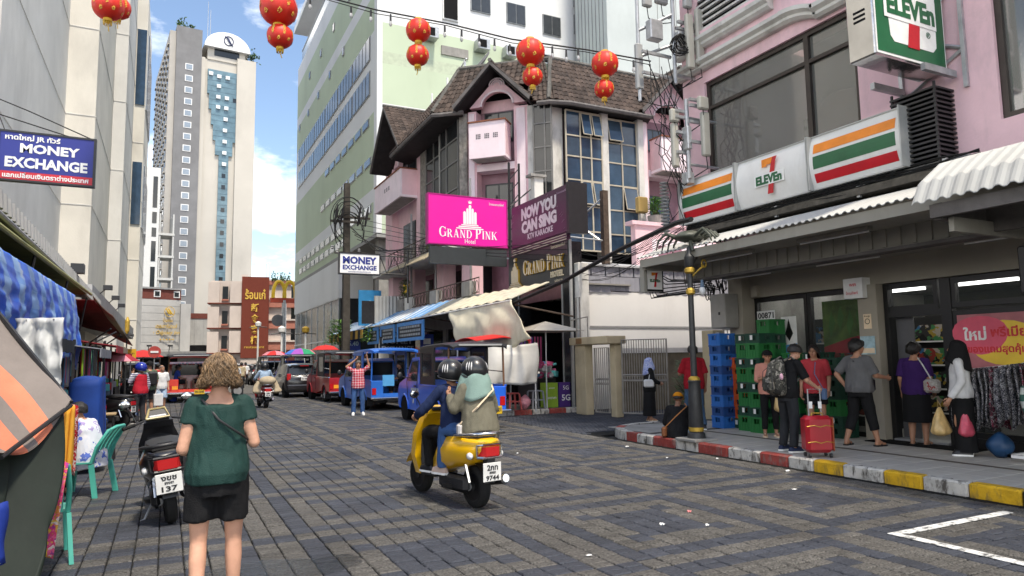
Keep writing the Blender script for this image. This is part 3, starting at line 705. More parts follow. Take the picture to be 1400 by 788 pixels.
def tiles(b,e0,e1,t0,t1,pw=0.26,ph=0.27):
 """courses of clay tiles on the slope eave e0-e1, top t0-t1"""
 W=max((e1-e0).length,(t1-t0).length);H=((t0+t1)/2-(e0+e1)/2).length
 nc=max(2,round(W/pw));nr=max(2,round(H/ph));up_=((t0+t1)/2-(e0+e1)/2).normalized();nm=(e1-e0).cross(up_).normalized()
 if nm.z<0:nm=-nm
 b.add([e0,e1,t1,t0],[(0,1,2,3)])
 q=lambda u,v:e0 .lerp(e1,u).lerp(t0 .lerp(t1,u),v)
 for r in range(nr):
  v0,v1=r/nr,min(1.0,(r+1.12)/nr)
  for c in range(nc):
   u0,u1=c/nc,(c+1)/nc;um=u0+(u1-u0)*0.42;j=rnd.uniform(-0.006,0.008)
   lo,hi=0.045+j,0.012
   vs=[q(u0,v0)+nm*(lo*0.35),q(um,v0)+nm*(lo+0.035),q(u1,v0)+nm*(lo*0.35),q(u0,v1)+nm*0.005,q(um,v1)+nm*(hi+0.035),q(u1,v1)+nm*0.005,q(u0,v0),q(u1,v0)]
   b.add(vs,[(0,1,4,3),(1,2,5,4),(6,7,2,1,0)])
# mansard slopes
def slope(e0,e1,t0,t1):
 b=B();tiles(b,Vector(e0),Vector(e1),Vector(t0),Vector(t1));part('roof_tiles',b,tile_m,hot,True,kind='stuff')
E0=(10.75,27.05,12.15);E1=(13.75,23.55,12.05);T0=(11.55,27.15,14.55);T1=(14.35,24.75,14.45)
def chp(s_,d,z):v=CH@Vector((s_,z,d));return(v.x,v.y,v.z)
slope(chp(-1.5,0.45,12.2),chp(-0.25,0.45,12.15),chp(-0.75,-0.9,14.55),chp(-0.25,-0.9,14.55))
slope(chp(-0.25,-0.1,13.15),chp(2.75,-0.1,13.15),chp(-0.25,-0.9,14.55),chp(2.75,-0.9,14.55))
slope(chp(2.75,0.45,12.15),chp(3.95,0.45,12.1),chp(2.75,-0.9,14.55),chp(3.2,-0.9,14.5))
slope((13.75,23.45,12.1),(18.3,23.4,12.1),(14.35,24.9,14.5),(18.3,24.9,14.5))
slope((18.3,24.05,13.1),(22,24.05,13.1),(18.3,24.9,14.5),(22,24.9,14.5))
slope((10.1,34.2,12.3),(9.95,27.35,12.22),(11.55,34.2,14.2),(11.4,27.8,14.5))
for pts,r in(([(13.6,23.6,12.14),(14.45,24.9,14.54)],0.10),([(9.95,27.35,12.26),(11.4,27.8,14.6)],0.10),([(11.4,27.8,14.62),(14.45,24.9,14.52),(22,24.9,14.52)],0.11)):
 part('ridge',B().tube(pts,r,6),ridge_m,hot,True)
for pts in([(10.1,34,12.14),(9.97,27.3,12.12),(10.2,27.05,12.08),(10.95,26.3,12.05)],[(13.25,23.95,12.0),(13.6,23.55,11.98),(14.4,23.32,11.98),(18.6,23.3,11.98)]):
 part('eave_gutter',B().tube(pts,0.10,6),bargeg,hot,True)
 part('eave_soffit',B().prism([(p[0],p[1])for p in pts]+[(pts[-1][0]+0.5,pts[-1][1]+1.2),(pts[0][0]+1.2,pts[0][1]+0.6)],11.98,12.06),barge,hot,True)
part('roof_deck',B().prism([(11.7,34.5),(11.75,27.6),(14.45,24.9),(22.5,24.9),(22.5,39),(11.7,39)],12.3,13.7),barge,hot,True)
part('rooftop_lean_to',B().add([(12.1,28.2,14.7),(12.1,35,13.9),(14.5,35,16.4),(13.1,28.2,16.0),(12.1,28.2,14.55),(12.1,35,13.75),(14.5,35,16.25),(13.1,28.2,15.85)],[(0,1,2,3),(7,6,5,4),(0,3,7,4),(1,0,4,5),(2,1,5,6),(3,2,6,7)]),mat('grey_sheet',(0.16,0.16,0.165),0.6,0.1),hot,True)
for y in(28.2,30.4,32.6):part('roof_post',B().cyl((11.85,y,13.6),(11.85,y,15.3),0.05),white,hot,True)
part('roof_rail',B().tube([(11.85,28.0,15.3),(11.85,33.6,14.0)],0.035,5).tube([(11.8,28,14.9),(11.8,34,13.8)],0.02,5),white,hot,True)
# chamfer: gable, niche, balcony
def niche_front(fr,x0,x1,tag_,back=-0.62,zb=6.4):
 hbox('pilaster',fr,pink,x0,zb,-0.7,x0+0.38,12.2,0.0);hbox('pilaster_face',fr,pinkw,x0+0.05,zb,0.0,x0+0.30,12.1,0.05)
 hbox('pilaster',fr,pink,x1-0.62,zb,-0.7,x1,12.2,0.0);hbox('pilaster_face',fr,pinkw,x1-0.5,zb,0.0,x1-0.12,12.1,0.05)
 hbox('niche_wall',fr,pink,x0+0.38,zb,-0.75,x1-0.62,12.8,back)
 hbox('floor_slab',fr,pinkw,x0+0.38,9.55,back,x1-0.62,9.85,-0.02)
def hwin(fr,x0,z0,x1,z1,d,n=2,fm=None,gm=None):
 f=B();fbox(f,fr,x0,z0,d,x1,z1,d+0.05);o=part('window',f,fm or blackm,hot,True)
 w_=(x1-x0-0.06)/n
 for k in range(n):part('pane',fbox(B(),fr,x0+0.06+k*w_,z0+0.07,d+0.05,x0+k*w_+w_,z1-0.07,d+0.056),gm or glass_d,o,True)
def hbalcony(fr,x0,x1,z0,z1,out_):
 b=B();fbox(b,fr,x0,z0,0.0,x1,z0+0.12,out_)
 o=part('balcony',b,pinkw,hot,True)
 f=B();fbox(f,fr,x0,z0+0.12,out_-0.1,x1,z1,out_);part('parapet',f,pinkw,o,True)
 for xa in(x0,x1-0.1):part('parapet_side',fbox(B(),fr,xa,z0+0.12,0,xa+0.1,z1,out_-0.1),pink,o,True)
 part('coping',fbox(fbox(fbox(B(),fr,x0-0.04,z1,out_-0.14,x1+0.04,z1+0.06,out_+0.05),fr,x0-0.04,z1,0,x0+0.1,z1+0.06,out_-0.14),fr,x1-0.1,z1,0,x1+0.04,z1+0.06,out_-0.14),mat('terracotta_coping',(0.22,0.085,0.05),0.8,0.2),o,True)
 part('soffit_panel',fbox(B(),fr,x0+0.12,z0-0.03,0.1,x1-0.12,z0,out_-0.1),concrete,o,True)
 cx=(x0+x1)/2
 for k in(-1,0,1):
  v=B()
  for i in range(3):
   for j in range(3):fbox(v,fr,cx+k*0.38-0.1+i*0.075,(z0+z1)/2+0.05+j*0.075,out_,cx+k*0.38-0.1+i*0.075+0.055,(z0+z1)/2+0.05+j*0.075+0.055,out_+0.006)
  part('vent_block',v,mat('vent_grey',(0.16,0.15,0.155),0.9),o,True)
niche_front(CH,0.0,2.7,'a');gable(CH,1.34,1.32,12.5,13.8,-1.4,0.85,1)
hwin(CH,0.55,10.9,1.85,12.25,-0.62,2);hwin(CH,0.55,7.5,1.8,9.1,-0.62,2);hbalcony(CH,0.34,1.92,9.9,11.42,0.75)
hbox('column',CH,oldw,2.7,6.0,-0.3,3.02,12.1,0.12)
hbox('column',CH,stonec,-0.35,6.0,-0.3,0.0,12.1,0.16)
# glass bays: every pane a piece of its own
def glass_bay(fr,xs,zs,d,gm,mm,open_=()):
 b=B();fbox(b,fr,xs[0],zs[0],d-0.12,xs[-1],zs[-1],d-0.03);bay=part('glass_bay',b,dark,hot,True)
 for i in range(len(xs)-1):
  for j in range(len(zs)-1):
   p_=B()
   if(i,j)in open_:
    q=0.22;x0,x1,z0,z1=xs[i]+0.05,xs[i+1]-0.05,zs[j]+0.05,zs[j+1]-0.05
    vs=[fr@Vector(v)for v in((x0,z0,d+q),(x1,z0,d+q),(x1,z1,d+0.02),(x0,z1,d+0.02),(x0,z0,d+q-0.02),(x1,z0,d+q-0.02),(x1,z1,d),(x0,z1,d))]
    p_.add(vs,[(0,1,2,3),(7,6,5,4),(0,4,5,1),(1,5,6,2),(2,6,7,3),(3,7,4,0)])
    fr_b=B()
    for a,c in((0,1),(1,2),(2,3),(3,0)):fr_b.tube([vs[a],vs[c]],0.025,4)
    part('sash',fr_b,mullc,bay,True)
   else:fbox(p_,fr,xs[i]+0.02,zs[j]+0.02,d-0.03,xs[i+1]-0.02,zs[j+1]-0.02,d-0.01)
   part('pane',p_,gm[(i+j)%len(gm)],bay,True)
 for x in xs:part('mullion',fbox(B(),fr,x-0.03,zs[0],d-0.03,x+0.03,zs[-1],d+0.03),mm,bay,True)
 for z in zs:part('transom',fbox(B(),fr,xs[0],z-0.028,d-0.03,xs[-1],z+0.028,d+0.025),mm,bay,True)
gb2=mat('blue_glass2',(0.04,0.065,0.095),0.09,0.3,1.2);gb3=mat('pale_glass',(0.16,0.20,0.22),0.2,0.2)
dg2=mat('smoke_glass',(0.018,0.02,0.022),0.1,0.2)
glass_bay(CH,[3.02,3.5,3.78],[6.4,7.2,8.1,9.2,10.2,11.2,12.0],0.32,[dg2],mull)
zr=[6.0,6.8,7.85,8.93,9.92,10.8,11.85]
glass_bay(RF,[14.45,15.15,15.68,16.21],zr,0.25,[glass_b,gb2,glass_b],mullc,((1,5),(2,5),(1,2),(2,2)))
glass_bay(RF,[16.6,17.38,18.17],zr,0.05,[glass_b,gb2,gb2],mullc,((0,5),(1,2)))
glass_bay(LF,[-34.6+2.9,-30.6,-29.5],[6.6,7.8,9.0,10.2,11.2,12.1],0.1,[dg2],mull)
glass_bay(LF,[-29.2,-28.4,-27.0],[6.6,7.8,9.0,10.2,11.2,12.15],0.3,[dg2],mull)
hbox('pier',RF,oldw,16.21,5.5,-0.3,16.6,12.0,0.2);hbox('pier',RF,oldw,18.17,5.5,-0.3,18.45,12.0,0.2);hbox('pier',LF,oldw,-29.5,6.4,-0.3,-29.2,12.1,0.25)
hbox('bay_return',RF,oldw,13.6,6.0,-0.3,14.45,12.0,0.0)
# right-hand gable on the south front
niche_front(RF,18.45,21.9,'b');gable(RF,20.2,1.8,12.5,14.3,-1.4,0.8,1)
hwin(RF,19.06,10.9,20.1,11.95,-0.62,2,gm=glass_b);hwin(RF,18.95,7.4,20.4,8.85,-0.62,3,gm=glass_b);hbalcony(RF,18.95,20.9,9.65,11.15,0.8)
# left wing gable with arch and balcony
hbox('pilaster',LF,stonec,-32.6,6.4,-0.3,-31.7,12.0,0.1)
part('wing_wall',B().box(11.6,32.5,6.4,12.2,39,12.2),pink,hot,True)
gable(LF,-35.3,2.3,12.6,15.1,-1.2,1.25,1)
hbox('pilaster',LF,pink,-38.9,6.4,-0.3,-37.6,12.5,0.05);hbox('pilaster',LF,pink,-33.3,6.4,-0.3,-32.6,12.5,0.05)
hwin(LF,-36.4,11.2,-34.2,12.4,-0.28,2);hbalcony(LF,-38.0,-33.2,9.9,11.35,0.95)
hwin(LF,-36.4,7.0,-34.4,9.0,-0.28,2)
# terraces with columns on the first floor
part('terrace_slab',B().box(10.1,22.9,3.78,13.2,39,4.0),concrete,hot,True);part('terrace_slab',B().box(10.5,27.0,6.3,13.2,39,6.5),oldw,hot,True)
for y in(27.1,30.2,34.4,38.2):
 part('column',B().box(11.35,y-0.45,4.0,11.95,y+0.45,6.3),pink,hot,True)
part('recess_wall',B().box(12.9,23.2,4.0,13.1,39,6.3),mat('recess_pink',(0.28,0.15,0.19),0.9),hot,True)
for y in(24.5,28.6,32.2,36.2):hbox('terrace_door',frame((12.9,0,0),RS),glass_d,-y-0.8,4.0,0,-y+0.8,6.0,0.03)
part('wing_face',B().box(11.5,27.2,6.5,11.9,39,6.9),pink,hot,True)
def railing(x,y0,y1,z,h,m,n,swirl=True):
 b=B();b.tube([(x,y0,z+h),(x,y1,z+h)],0.025,5);b.tube([(x,y0,z+0.08),(x,y1,z+0.08)],0.02,5)
 for k in range(n+1):
  y=y0+(y1-y0)*k/n;b.tube([(x,y,z),(x,y,z+h)],0.012,4)
  if swirl and k<n:
   w_=(y1-y0)/n/2;b.tube([(x,y+w_+w_*0.7*math.cos(a),z+h*0.5+h*0.35*math.sin(a))for a in[2*PI*i/8 for i in range(9)]],0.012,4)
 part('railing',b,m,hot,True)
rustm=mat('rusty_iron',(0.09,0.065,0.05),0.8,0.35,8)
railing(10.15,23.0,36.8,4.0,0.62,rustm,34);railing(10.55,28,36,6.5,0.75,rustm,14)
for k,(y,c)in enumerate(((24.0,concrete),(27.6,concrete),(31.1,oldw),(32.4,concrete),(35.3,oldw))):part('balustrade_block',B().box(10.03,y-0.4,4.0,10.3,y+0.4,4.55),c,hot,True)
part('rusty_awning',B().add([(10.4,27.5,6.45),(10.4,34,6.45),(9.6,34,5.95),(9.6,27.5,5.9),(10.4,27.5,6.4),(10.4,34,6.4),(9.6,34,5.9),(9.6,27.5,5.85)],[(0,3,2,1),(4,5,6,7),(3,7,6,2),(0,4,7,3),(1,2,6,5)]),mat('rusty_awning',(0.34,0.29,0.20),0.9,0.3,3,dirt=0.6),hot,True)
for y in(25.5,29.6,33.1):part('pipe',B().tube([(10.9,y,4),(10.9,y,9)],0.05,6),greyp,hot,True)
for k in range(6):
 y=24.2+2.9*k
 part('shop_opening',B().box(11.5,y,0.14,11.62,y+2.5,3.0),glass_d,hot,True);part('shop_pier',B().box(11.38,y-0.38,0.14,11.7,y-0.02,3.78),[pink,oldw,greyp][k%3],hot,True)
part('shop_lintel',B().box(11.36,23,3.0,11.6,42,3.78),greyp,hot,True)
# front block with the black portal
portal=thing('hotel_portal','black marble hotel entrance portal below stacked dark sign boards','entrance',(11.3,20.4,0))
marb=mat('black_marble',(0.020,0.021,0.023),0.25,0.3,2,dirt=0.15,dcol=(0.06,0.06,0.06))
def pp(name,m,*a,**k):return part(name,B().box(*a,**k),m,portal,True)
pp('jamb',marb,11.25,18.45,0.128,11.7,18.95,5.3);pp('jamb',marb,11.25,21.95,0.128,11.7,22.65,5.3)
pp('lintel',marb,11.26,18.951,4.0,11.7,21.949,5.3)
pp('header_board',mat('dusty_pink_board',(0.20,0.10,0.10),0.7,0.2,dirt=0.4),11.30,18.95,3.55,11.4,21.95,4.0)
pp('jamb_edge',MATS['alu_frame2'],11.22,18.38,0.128,11.3,18.45,5.35);pp('jamb_edge',MATS['alu_frame2'],11.22,18.9,0.128,11.28,18.95,4.0);pp('jamb_edge',MATS['alu_frame2'],11.22,21.95,0.128,11.28,22.0,4.0)
pp('inner_wall',mat('lobby_wall',(0.045,0.043,0.042),0.8),13.6,18.85,0.13,13.8,23,4.0);pp('ceiling',mat('lobby_ceiling',(0.25,0.24,0.22),0.8),11.7,18.46,3.95,13.6,22.6,3.999)
pp('side_wall',marb,11.752,18.7,0.13,13.6,18.8,3.95)
b=B();fr=frame((13.55,20.9,2.9),RS);fbox(b,fr,-0.75,-0.42,0,0.75,0.42,0.04);o=part('notice_board',b,mat('notice_grey',(0.30,0.29,0.28),0.7),portal,True)
b=B();text(b,'OCUS',fr,0,-0.1,w=1.25,h=0.4,z=0.041);part('lettering',b,black,o,True)
# stacked sign boards over the portal
purple=mat('purple_board',(0.062,0.018,0.045),0.35,0.15,2)
kt=thing('karaoke_sign','dark purple karaoke board in silver block letters above the portal','sign',(11.2,20.4,5.6))
b=B().box(11.1,18.25,5.58,11.27,22.15,7.08);part('board',b,purple,kt,True)
part('board_end',B().box(11.06,18.1,5.5,11.75,18.249,7.12),black,kt,True)
fr=frame((11.099,20.3,6.33),RS);b=B()
text(b,'NOW YOU',fr,0.15,0.35,w=2.45,h=0.44,bold=0.06,spacing=0.95);text(b,'CAN SING',fr,0.15,-0.13,w=2.45,h=0.44,bold=0.06,spacing=0.95);text(b,'KTV KARAOKE',fr,0.25,-0.50,w=1.75,h=0.2,bold=0.02)
part('lettering',b,mat('silver_letters',(0.62,0.60,0.62),0.4,metal=0.2),kt,True)
b=B();text(b,'โรงแรมแกรนด์พิ้งค์',fr,1.75,0.58,w=0.7,ext=0.004)
for k in range(26):
 x=rnd.uniform(-2.0,2.1);y=rnd.uniform(-0.68,0.66);l_=rnd.uniform(0.03,0.16);b.tube([fr@Vector((x,y,0.003)),fr@Vector((x+l_,y+l_*0.5,0.003))],0.006,3)
part('print',b,mat('print_lilac',(0.35,0.25,0.33),0.6),kt,True)
st=thing('striped_fascia','thin maroon fascia with three cream lines between two sign boards','fascia',(11.2,20.4,5.3))
part('board',B().box(11.14,18.4,5.32,11.28,22.2,5.578),purple,st,True)
for z in(5.34,5.42,5.5):part('cream_line',B().box(11.125,18.4,z,11.14,22.2,z+0.028),mullc,st,True)
gs=thing('hotel_sign','black hotel board with gilt letters and crowned tower emblem','sign',(11.2,20.4,4.1))
part('board',B().box(11.17,18.42,4.03,11.259,22.6,5.315),mat('charcoal_board',(0.032,0.034,0.034),0.3,0.2),gs,True)
fr=frame((11.165,20.5,4.68),RS);b=B();edge_=B()
def serif(b,word,fr,cx,cy,w,h,mi=0,ext=0.03,cap=1.25,z=0.0):
 T,t=0.20,0.075
 def bar(x0,y0,x1,y1,w0):return[(x0-w0/2,y0),(x0+w0/2,y0),(x1+w0/2,y1),(x1-w0/2,y1)]
 def arc_(cx_,cy_,rx,ry,a0,a1,to,n=10):
  o_,i_=[],[]
  for k in range(n+1):
   a=a0+(a1-a0)*k/n;tt=t+(to-t)*abs(math.cos(a))
   o_.append((cx_+rx*math.cos(a),cy_+ry*math.sin(a)));i_.append((cx_+(rx-tt)*math.cos(a),cy_+(ry-t)*math.sin(a)))
  return[[o_[k],o_[k+1],i_[k+1],i_[k]]for k in range(n)]
 def ser(x,y,w_=0.34):return[(x-w_/2,y-0.03 if y>0.5 else y),(x+w_/2,y-0.03 if y>0.5 else y),(x+w_/2,y if y>0.5 else y+0.03),(x-w_/2,y if y>0.5 else y+0.03)]
 G_={'G':(0.92,arc_(0.46,0.5,0.45,0.51,R(45),R(318),T)+[bar(0.78,0.08,0.78,0.42,T*0.8),ser(0.78,0.45,0.34),bar(0.76,0.72,0.80,0.95,0.06)]),'R':(0.92,[bar(0.2,0,0.2,1,T),ser(0.2,0),ser(0.15,1,0.3)]+arc_(0.36,0.735,0.36,0.265,R(-90),R(90),T)+[bar(0.42,0.5,0.78,0,T),ser(0.82,0,0.24),[(0.2,0.93),(0.37,0.93),(0.37,1),(0.2,1)],[(0.2,0.47),(0.37,0.47),(0.37,0.54),(0.2,0.54)]]),'A':(0.95,[bar(0.17,0,0.47,1,t),bar(0.75,0,0.47,1,T),ser(0.15,0,0.3),ser(0.77,0,0.36),[(0.26,0.3),(0.66,0.3),(0.66,0.36),(0.26,0.36)]]),'N':(1.0,[bar(0.2,0,0.2,1,t),bar(0.8,0,0.8,1,t),bar(0.78,0,0.2,1,T),ser(0.2,0,0.3),ser(0.8,1,0.32),ser(0.12,1,0.24)]),'D':(0.98,[bar(0.2,0,0.2,1,T),ser(0.15,0,0.3),ser(0.15,1,0.3)]+arc_(0.42,0.5,0.48,0.5,R(-90),R(90),T)+[[(0.2,0),(0.43,0),(0.43,0.07),(0.2,0.07)],[(0.2,0.93),(0.43,0.93),(0.43,1),(0.2,1)]]),'P':(0.82,[bar(0.2,0,0.2,1,T),ser(0.2,0),ser(0.15,1,0.3)]+arc_(0.36,0.72,0.38,0.28,R(-90),R(90),T)+[[(0.2,0.93),(0.37,0.93),(0.37,1),(0.2,1)],[(0.2,0.44),(0.37,0.44),(0.37,0.51),(0.2,0.51)]]),'I':(0.42,[bar(0.21,0,0.21,1,T),ser(0.21,0),ser(0.21,1)]),'K':(0.95,[bar(0.2,0,0.2,1,T),ser(0.2,0),ser(0.2,1),bar(0.3,0.42,0.78,1,t),bar(0.44,0.55,0.80,0,T),ser(0.82,0,0.3),ser(0.8,1,0.28)]),' ':(0.35,[])}
 x=0;out_=[];first=True
 for ch in word:
  aw,polys=G_[ch];sc=cap if first else 1.0;first=ch==' '
  for p in polys:out_.append([(x+q[0]*sc,q[1]*sc)for q in p])
  x+=(aw+0.06)*sc
 k=w/x;ky=h/cap
 for i,p in enumerate(out_):b.prism([(cx-w/2+q[0]*k,cy-h/2+q[1]*ky)for q in p],z,z+ext+0.0002*(i%5),fr,mi)
 return b
def emblem(b,fr,cx,cy,s,mi=0,z=0.0,ext=0.02):
 """crowned tower: five stepped shafts on a plinth"""
 for k,(x0,x1,h)in enumerate(((-0.34,-0.20,0.62),(-0.18,-0.07,0.78),(-0.055,0.075,0.95),(0.09,0.20,0.78),(0.22,0.35,0.62))):
  b.prism([(cx+x0*s,cy),(cx+x1*s,cy),(cx+x1*s,cy+(h-0.05)*s),(cx+(x0+x1)/2*s,cy+h*s),(cx+x0*s,cy+(h-0.05)*s)],z,z+ext,fr,mi)
 b.prism([(cx-0.06*s,cy+1.0*s),(cx+0.08*s,cy+1.0*s),(cx+0.11*s,cy+1.14*s),(cx+0.05*s,cy+1.07*s),(cx+0.01*s,cy+1.17*s),(cx-0.03*s,cy+1.07*s),(cx-0.09*s,cy+1.14*s)],z,z+ext,fr,mi)
 for k,wd in enumerate((0.44,0.58,0.70)):b.prism([(cx-wd*s,cy-(0.075+0.085*k)*s),(cx+wd*s,cy-(0.075+0.085*k)*s),(cx+wd*s,cy-(0.02+0.085*k)*s),(cx-wd*s,cy-(0.02+0.085*k)*s)],z,z+ext,fr,mi)
 return b
giltl=mat('cream_face',(0.62,0.54,0.38),0.4);giltd=mat('gilt_edge',(0.55,0.33,0.04),0.35,metal=0.5)
serif(edge_,'GRAND PINK',fr,0.56,0.08,2.75,0.52,0,0.05);serif(b,'GRAND PINK',fr,0.54,0.09,2.75,0.52,0,0.015,z=0.052)
text(b,'HOTEL',fr,1.45,-0.35,w=0.78,h=0.2,bold=0.02,ext=0.05)
emblem(edge_,fr,-1.48,-0.36,0.78,ext=0.05);emblem(b,fr,-1.51,-0.35,0.76,z=0.052,ext=0.012)
part('letter_edge',edge_,giltd,gs,True);part('lettering',b,giltl,gs,True)
b=B();text(b,'since',fr,1.5,-0.56,w=0.5,h=0.1);text(b,'โรงแรมแกรนด์พิ้งค์',fr,1.5,0.56,w=0.9,h=0.12);part('print',b,giltl,gs,True)
bb=thing('billboard','bright magenta hotel billboard with white crowned tower and lettering','billboard',(10.2,23.4,5.3))
mag=mat('magenta',(0.70,0.004,0.30),0.45,0.03,1)
part('panel',B().box(8.36,23.4,5.86,11.50,23.62,7.66),mag,bb,True)
part('frame',B().box(8.32,23.385,5.82,8.36,23.64,7.7).box(11.50,23.385,5.82,11.54,23.64,7.7).box(8.36,23.385,7.66,11.50,23.64,7.70).box(8.36,23.385,5.82,11.50,23.64,5.86),mat('magenta_dark',(0.35,0.002,0.15),0.5),bb,True)
fr=frame((9.93,23.399,6.76),RX);b=B()
emblem(b,fr,0.05,-0.12,0.78,ext=0.006);serif(b,'GRAND PINK',fr,0,-0.46,2.35,0.38,0,0.006);text(b,'Hotel',fr,0.05,-0.77,w=0.42,h=0.16);text(b,'โรงแรมแกรนด์พิ้งค์',fr,1.15,0.72,w=0.62,h=0.1)
part('lettering',b,white,bb,True)
part('lower_panel',B().box(8.42,23.42,5.12,11.5,23.6,5.74),mat('grey_panel',(0.025,0.03,0.032),0.5),bb,True)
fb=B()
for x in(11.62,12.05):fb.box(x,23.4,4.6,x+0.07,23.47,9.2)
for k in range(8):fb.tube([(11.65,23.43,5+0.5*k),(12.08,23.43,5.5+0.5*k)],0.02,4)
fb.tube([(11.5,23.5,7.3),(13.2,24.2,8.6)],0.03,4);fb.tube([(11.5,23.5,6.2),(12.6,24.2,6.2)],0.03,4)
part('lattice_frame',fb,blackm,bb,True,kind='stuff')
part('post',B().box(12.75,23.4,6.0,13.15,23.7,8.75),oldw,bb,True);part('post_cap',B().box(12.55,23.3,8.75,13.25,23.75,8.85),concrete,bb,True)
# walled yard between the hotel and the store
yard=thing('yard_wall_building','white walled low building with grey metal sheets along its top','building',(13,18.6,0))
ww_=mat('white_wall',(0.72,0.715,0.69),0.8,0.04,0.8,0.1,10,dirt=0.15,dcol=(0.36,0.33,0.28),dscale=0.8)
part('wall',B().box(11.75,18.6,2.62,21,18.69,3.75).box(11.75,18.62,0,21,18.69,2.6).box(13.95,18.69,0,21,22.9,4.5),ww_,yard,True)
part('wall_seam',B().box(11.75,18.585,2.58,21,18.61,2.64),greyp,yard,True)
sheet=mat('grey_sheet_metal',(0.27,0.275,0.31),0.55,0.12,1.5,dirt=0.35,dcol=(0.14,0.13,0.12),dscale=1.5)
x=11.7
for k in range(8):
 wd=1.15;b=B();nr=6
 b.loft([[Vector((x+wd*i/nr,18.55+(0.03 if i%2 else 0)+0.02*(k%2),z))for i in range(nr+1)]+[Vector((x+wd,18.7,z)),Vector((x,18.7,z))]for z in(3.72+(0.06 if k%3 else 0),4.24)],0)
 part('metal_sheet',b,sheet,yard,True);x+=wd+0.02
x=11.6
for k in range(12):
 b=B();b.loft([[Vector((x+0.5*i/4,18.58+(0.025 if i%2 else 0),z))for i in range(5)]+[Vector((x+0.5,18.7,z)),Vector((x,18.7,z))]for z in(4.26,4.62+0.02*(k%3))],0)
 part('metal_sheet',b,sheet,yard,True);x+=0.56
part('roof',B().add([(11.5,18.5,4.62),(21,18.5,4.62),(21,23.6,5.5),(11.5,23.6,5.5),(11.5,18.5,4.56),(21,18.5,4.56),(21,23.6,5.44),(11.5,23.6,5.44)],[(0,1,2,3),(7,6,5,4),(0,4,5,1),(1,5,6,2),(2,6,7,3),(3,7,4,0)]),mat('pale_roof_sheet',(0.45,0.46,0.47),0.6,0.15,2,dirt=0.3),yard,True)
part('terrace_wall',B().box(16.8,22.4,5.3,22,22.7,6.95).box(16.6,22.3,6.95,22,22.8,7.1),pink,yard,True)
part('terrace_opening',B().box(17.6,22.36,5.6,19.4,22.42,6.4).box(19.8,22.36,5.6,21.6,22.42,6.4),pinkw,yard,True)
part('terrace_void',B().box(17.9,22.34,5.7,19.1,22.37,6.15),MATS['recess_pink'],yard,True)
pl=thing('concrete_post','stained concrete post with steel braces between portal and white wall','post',(11.65,18.45,0))
part('shaft',B().box(11.42,18.2,0.1,11.8,18.5,4.6,0,0.02),oldw,pl,True)
part('upper_shaft',B().box(12.9,18.9,4.6,13.1,19.1,7.2),rustm,pl,True)
part('brace',B().tube([(11.6,20.5,5.4),(13.0,19,7.0)],0.035,5).tube([(11.6,20.5,7.0),(13.0,19,5.4)],0.035,5).tube([(11.5,19.0,5.55),(13.0,19,5.5)],0.03,5),steel,pl,True)
beige=mat('beige_post',(0.46,0.385,0.255),0.85,0.12,2,0.2,30,dirt=0.45,dcol=(0.2,0.16,0.11),dscale=1.5)
gt=thing('yard_gate','beige pillared gate with grey vertical bars closing off the yard','gate',(11.2,16,0))
part('pillar',B().box(10.78,16.95,0,11.05,17.5,2.02,0,0.015),beige,gt,True)
part('pillar',B().box(11.02,15.8,0,11.26,16.06,2.0,0,0.015),beige,gt,True)
part('lintel',B().box(10.68,15.68,2.0,11.32,17.65,2.22,0,0.02),beige,gt,True);part('lintel_plate',B().box(10.665,16.95,2.03,10.68,17.25,2.19),mat('brown_plate',(0.2,0.11,0.05),0.7),gt,True)
barm=mat('gate_bar',(0.27,0.25,0.22),0.55,0.2,5,metal=0.2)
def bar_gate(p0,p1,z0,z1,n,par,name='gate_leaf'):
 p0=Vector((*p0,0));p1=Vector((*p1,0));q=lambda u,z:(p0 .x+(p1 .x-p0 .x)*u,p0 .y+(p1 .y-p0 .y)*u,z)
 lf=part(name,B().tube([q(0,z0),q(1,z0),q(1,z1),q(0,z1),q(0,z0)],0.028,6).tube([q(0,z0+(z1-z0)*0.52),q(1,z0+(z1-z0)*0.52)],0.022,5).tube([q(0,z0+(z1-z0)*0.44),q(1,z0+(z1-z0)*0.44)],0.022,5),barm,par,True)
 for k in range(1,n):part('bar',B().cyl(q(k/n,z0),q(k/n,z1),0.012,n=5),barm,lf,True)
 rg=B()
 for k in range(n):rg.tube([Vector(q((k+0.5)/n,z0+(z1-z0)*0.48))+(p1-p0).normalized()*0.045*math.cos(a)+Vector((0,0,0.045*math.sin(a)))for a in[2*PI*i/8 for i in range(9)]],0.008,4)
 part('ring_row',rg,barm,lf,True,kind='stuff')
bar_gate((10.95,16.7),(11.05,16.15),0.1,1.9,7,gt);bar_gate((11.15,15.66),(11.95,14.75),0.12,2.1,18,gt)
part('rail_stub',B().tube([(10.8,17.4,2.2),(10.8,17.4,3.4),(10.8,17.2,3.4),(10.8,17.2,2.2)],0.025,5).tube([(10.8,17.7,2.75),(10.8,16.8,2.8),(10.8,16.8,2.2)],0.02,5),barm,gt,True)
g2=thing('yard_gate','open barred gate leaf and beige post behind the blue crates','gate',(12,13,0))
part('pillar',B().box(11.75,12.75,0.1,12.1,13.15,2.25,0,0.015),beige,g2,True);part('hinge_post',B().box(11.72,12.5,0.1,11.8,12.62,2.2),greyp,g2,True)
bar_gate((11.85,12.5),(12.3,11.4),0.2,2.25,12,g2)
yw=thing('yard_back_wall','low mossy concrete wall at the back of the yard','wall',(15,17.5,0))
part('wall',B().box(12.2,17.3,0,20,17.5,1.75),mat('mossy_concrete',(0.16,0.14,0.10),0.95,0.3,1.5,0.4,20,dirt=0.6),yw,True)
part('coping',B().box(12.1,17.25,1.75,20,17.55,1.9),oldw,yw,True)
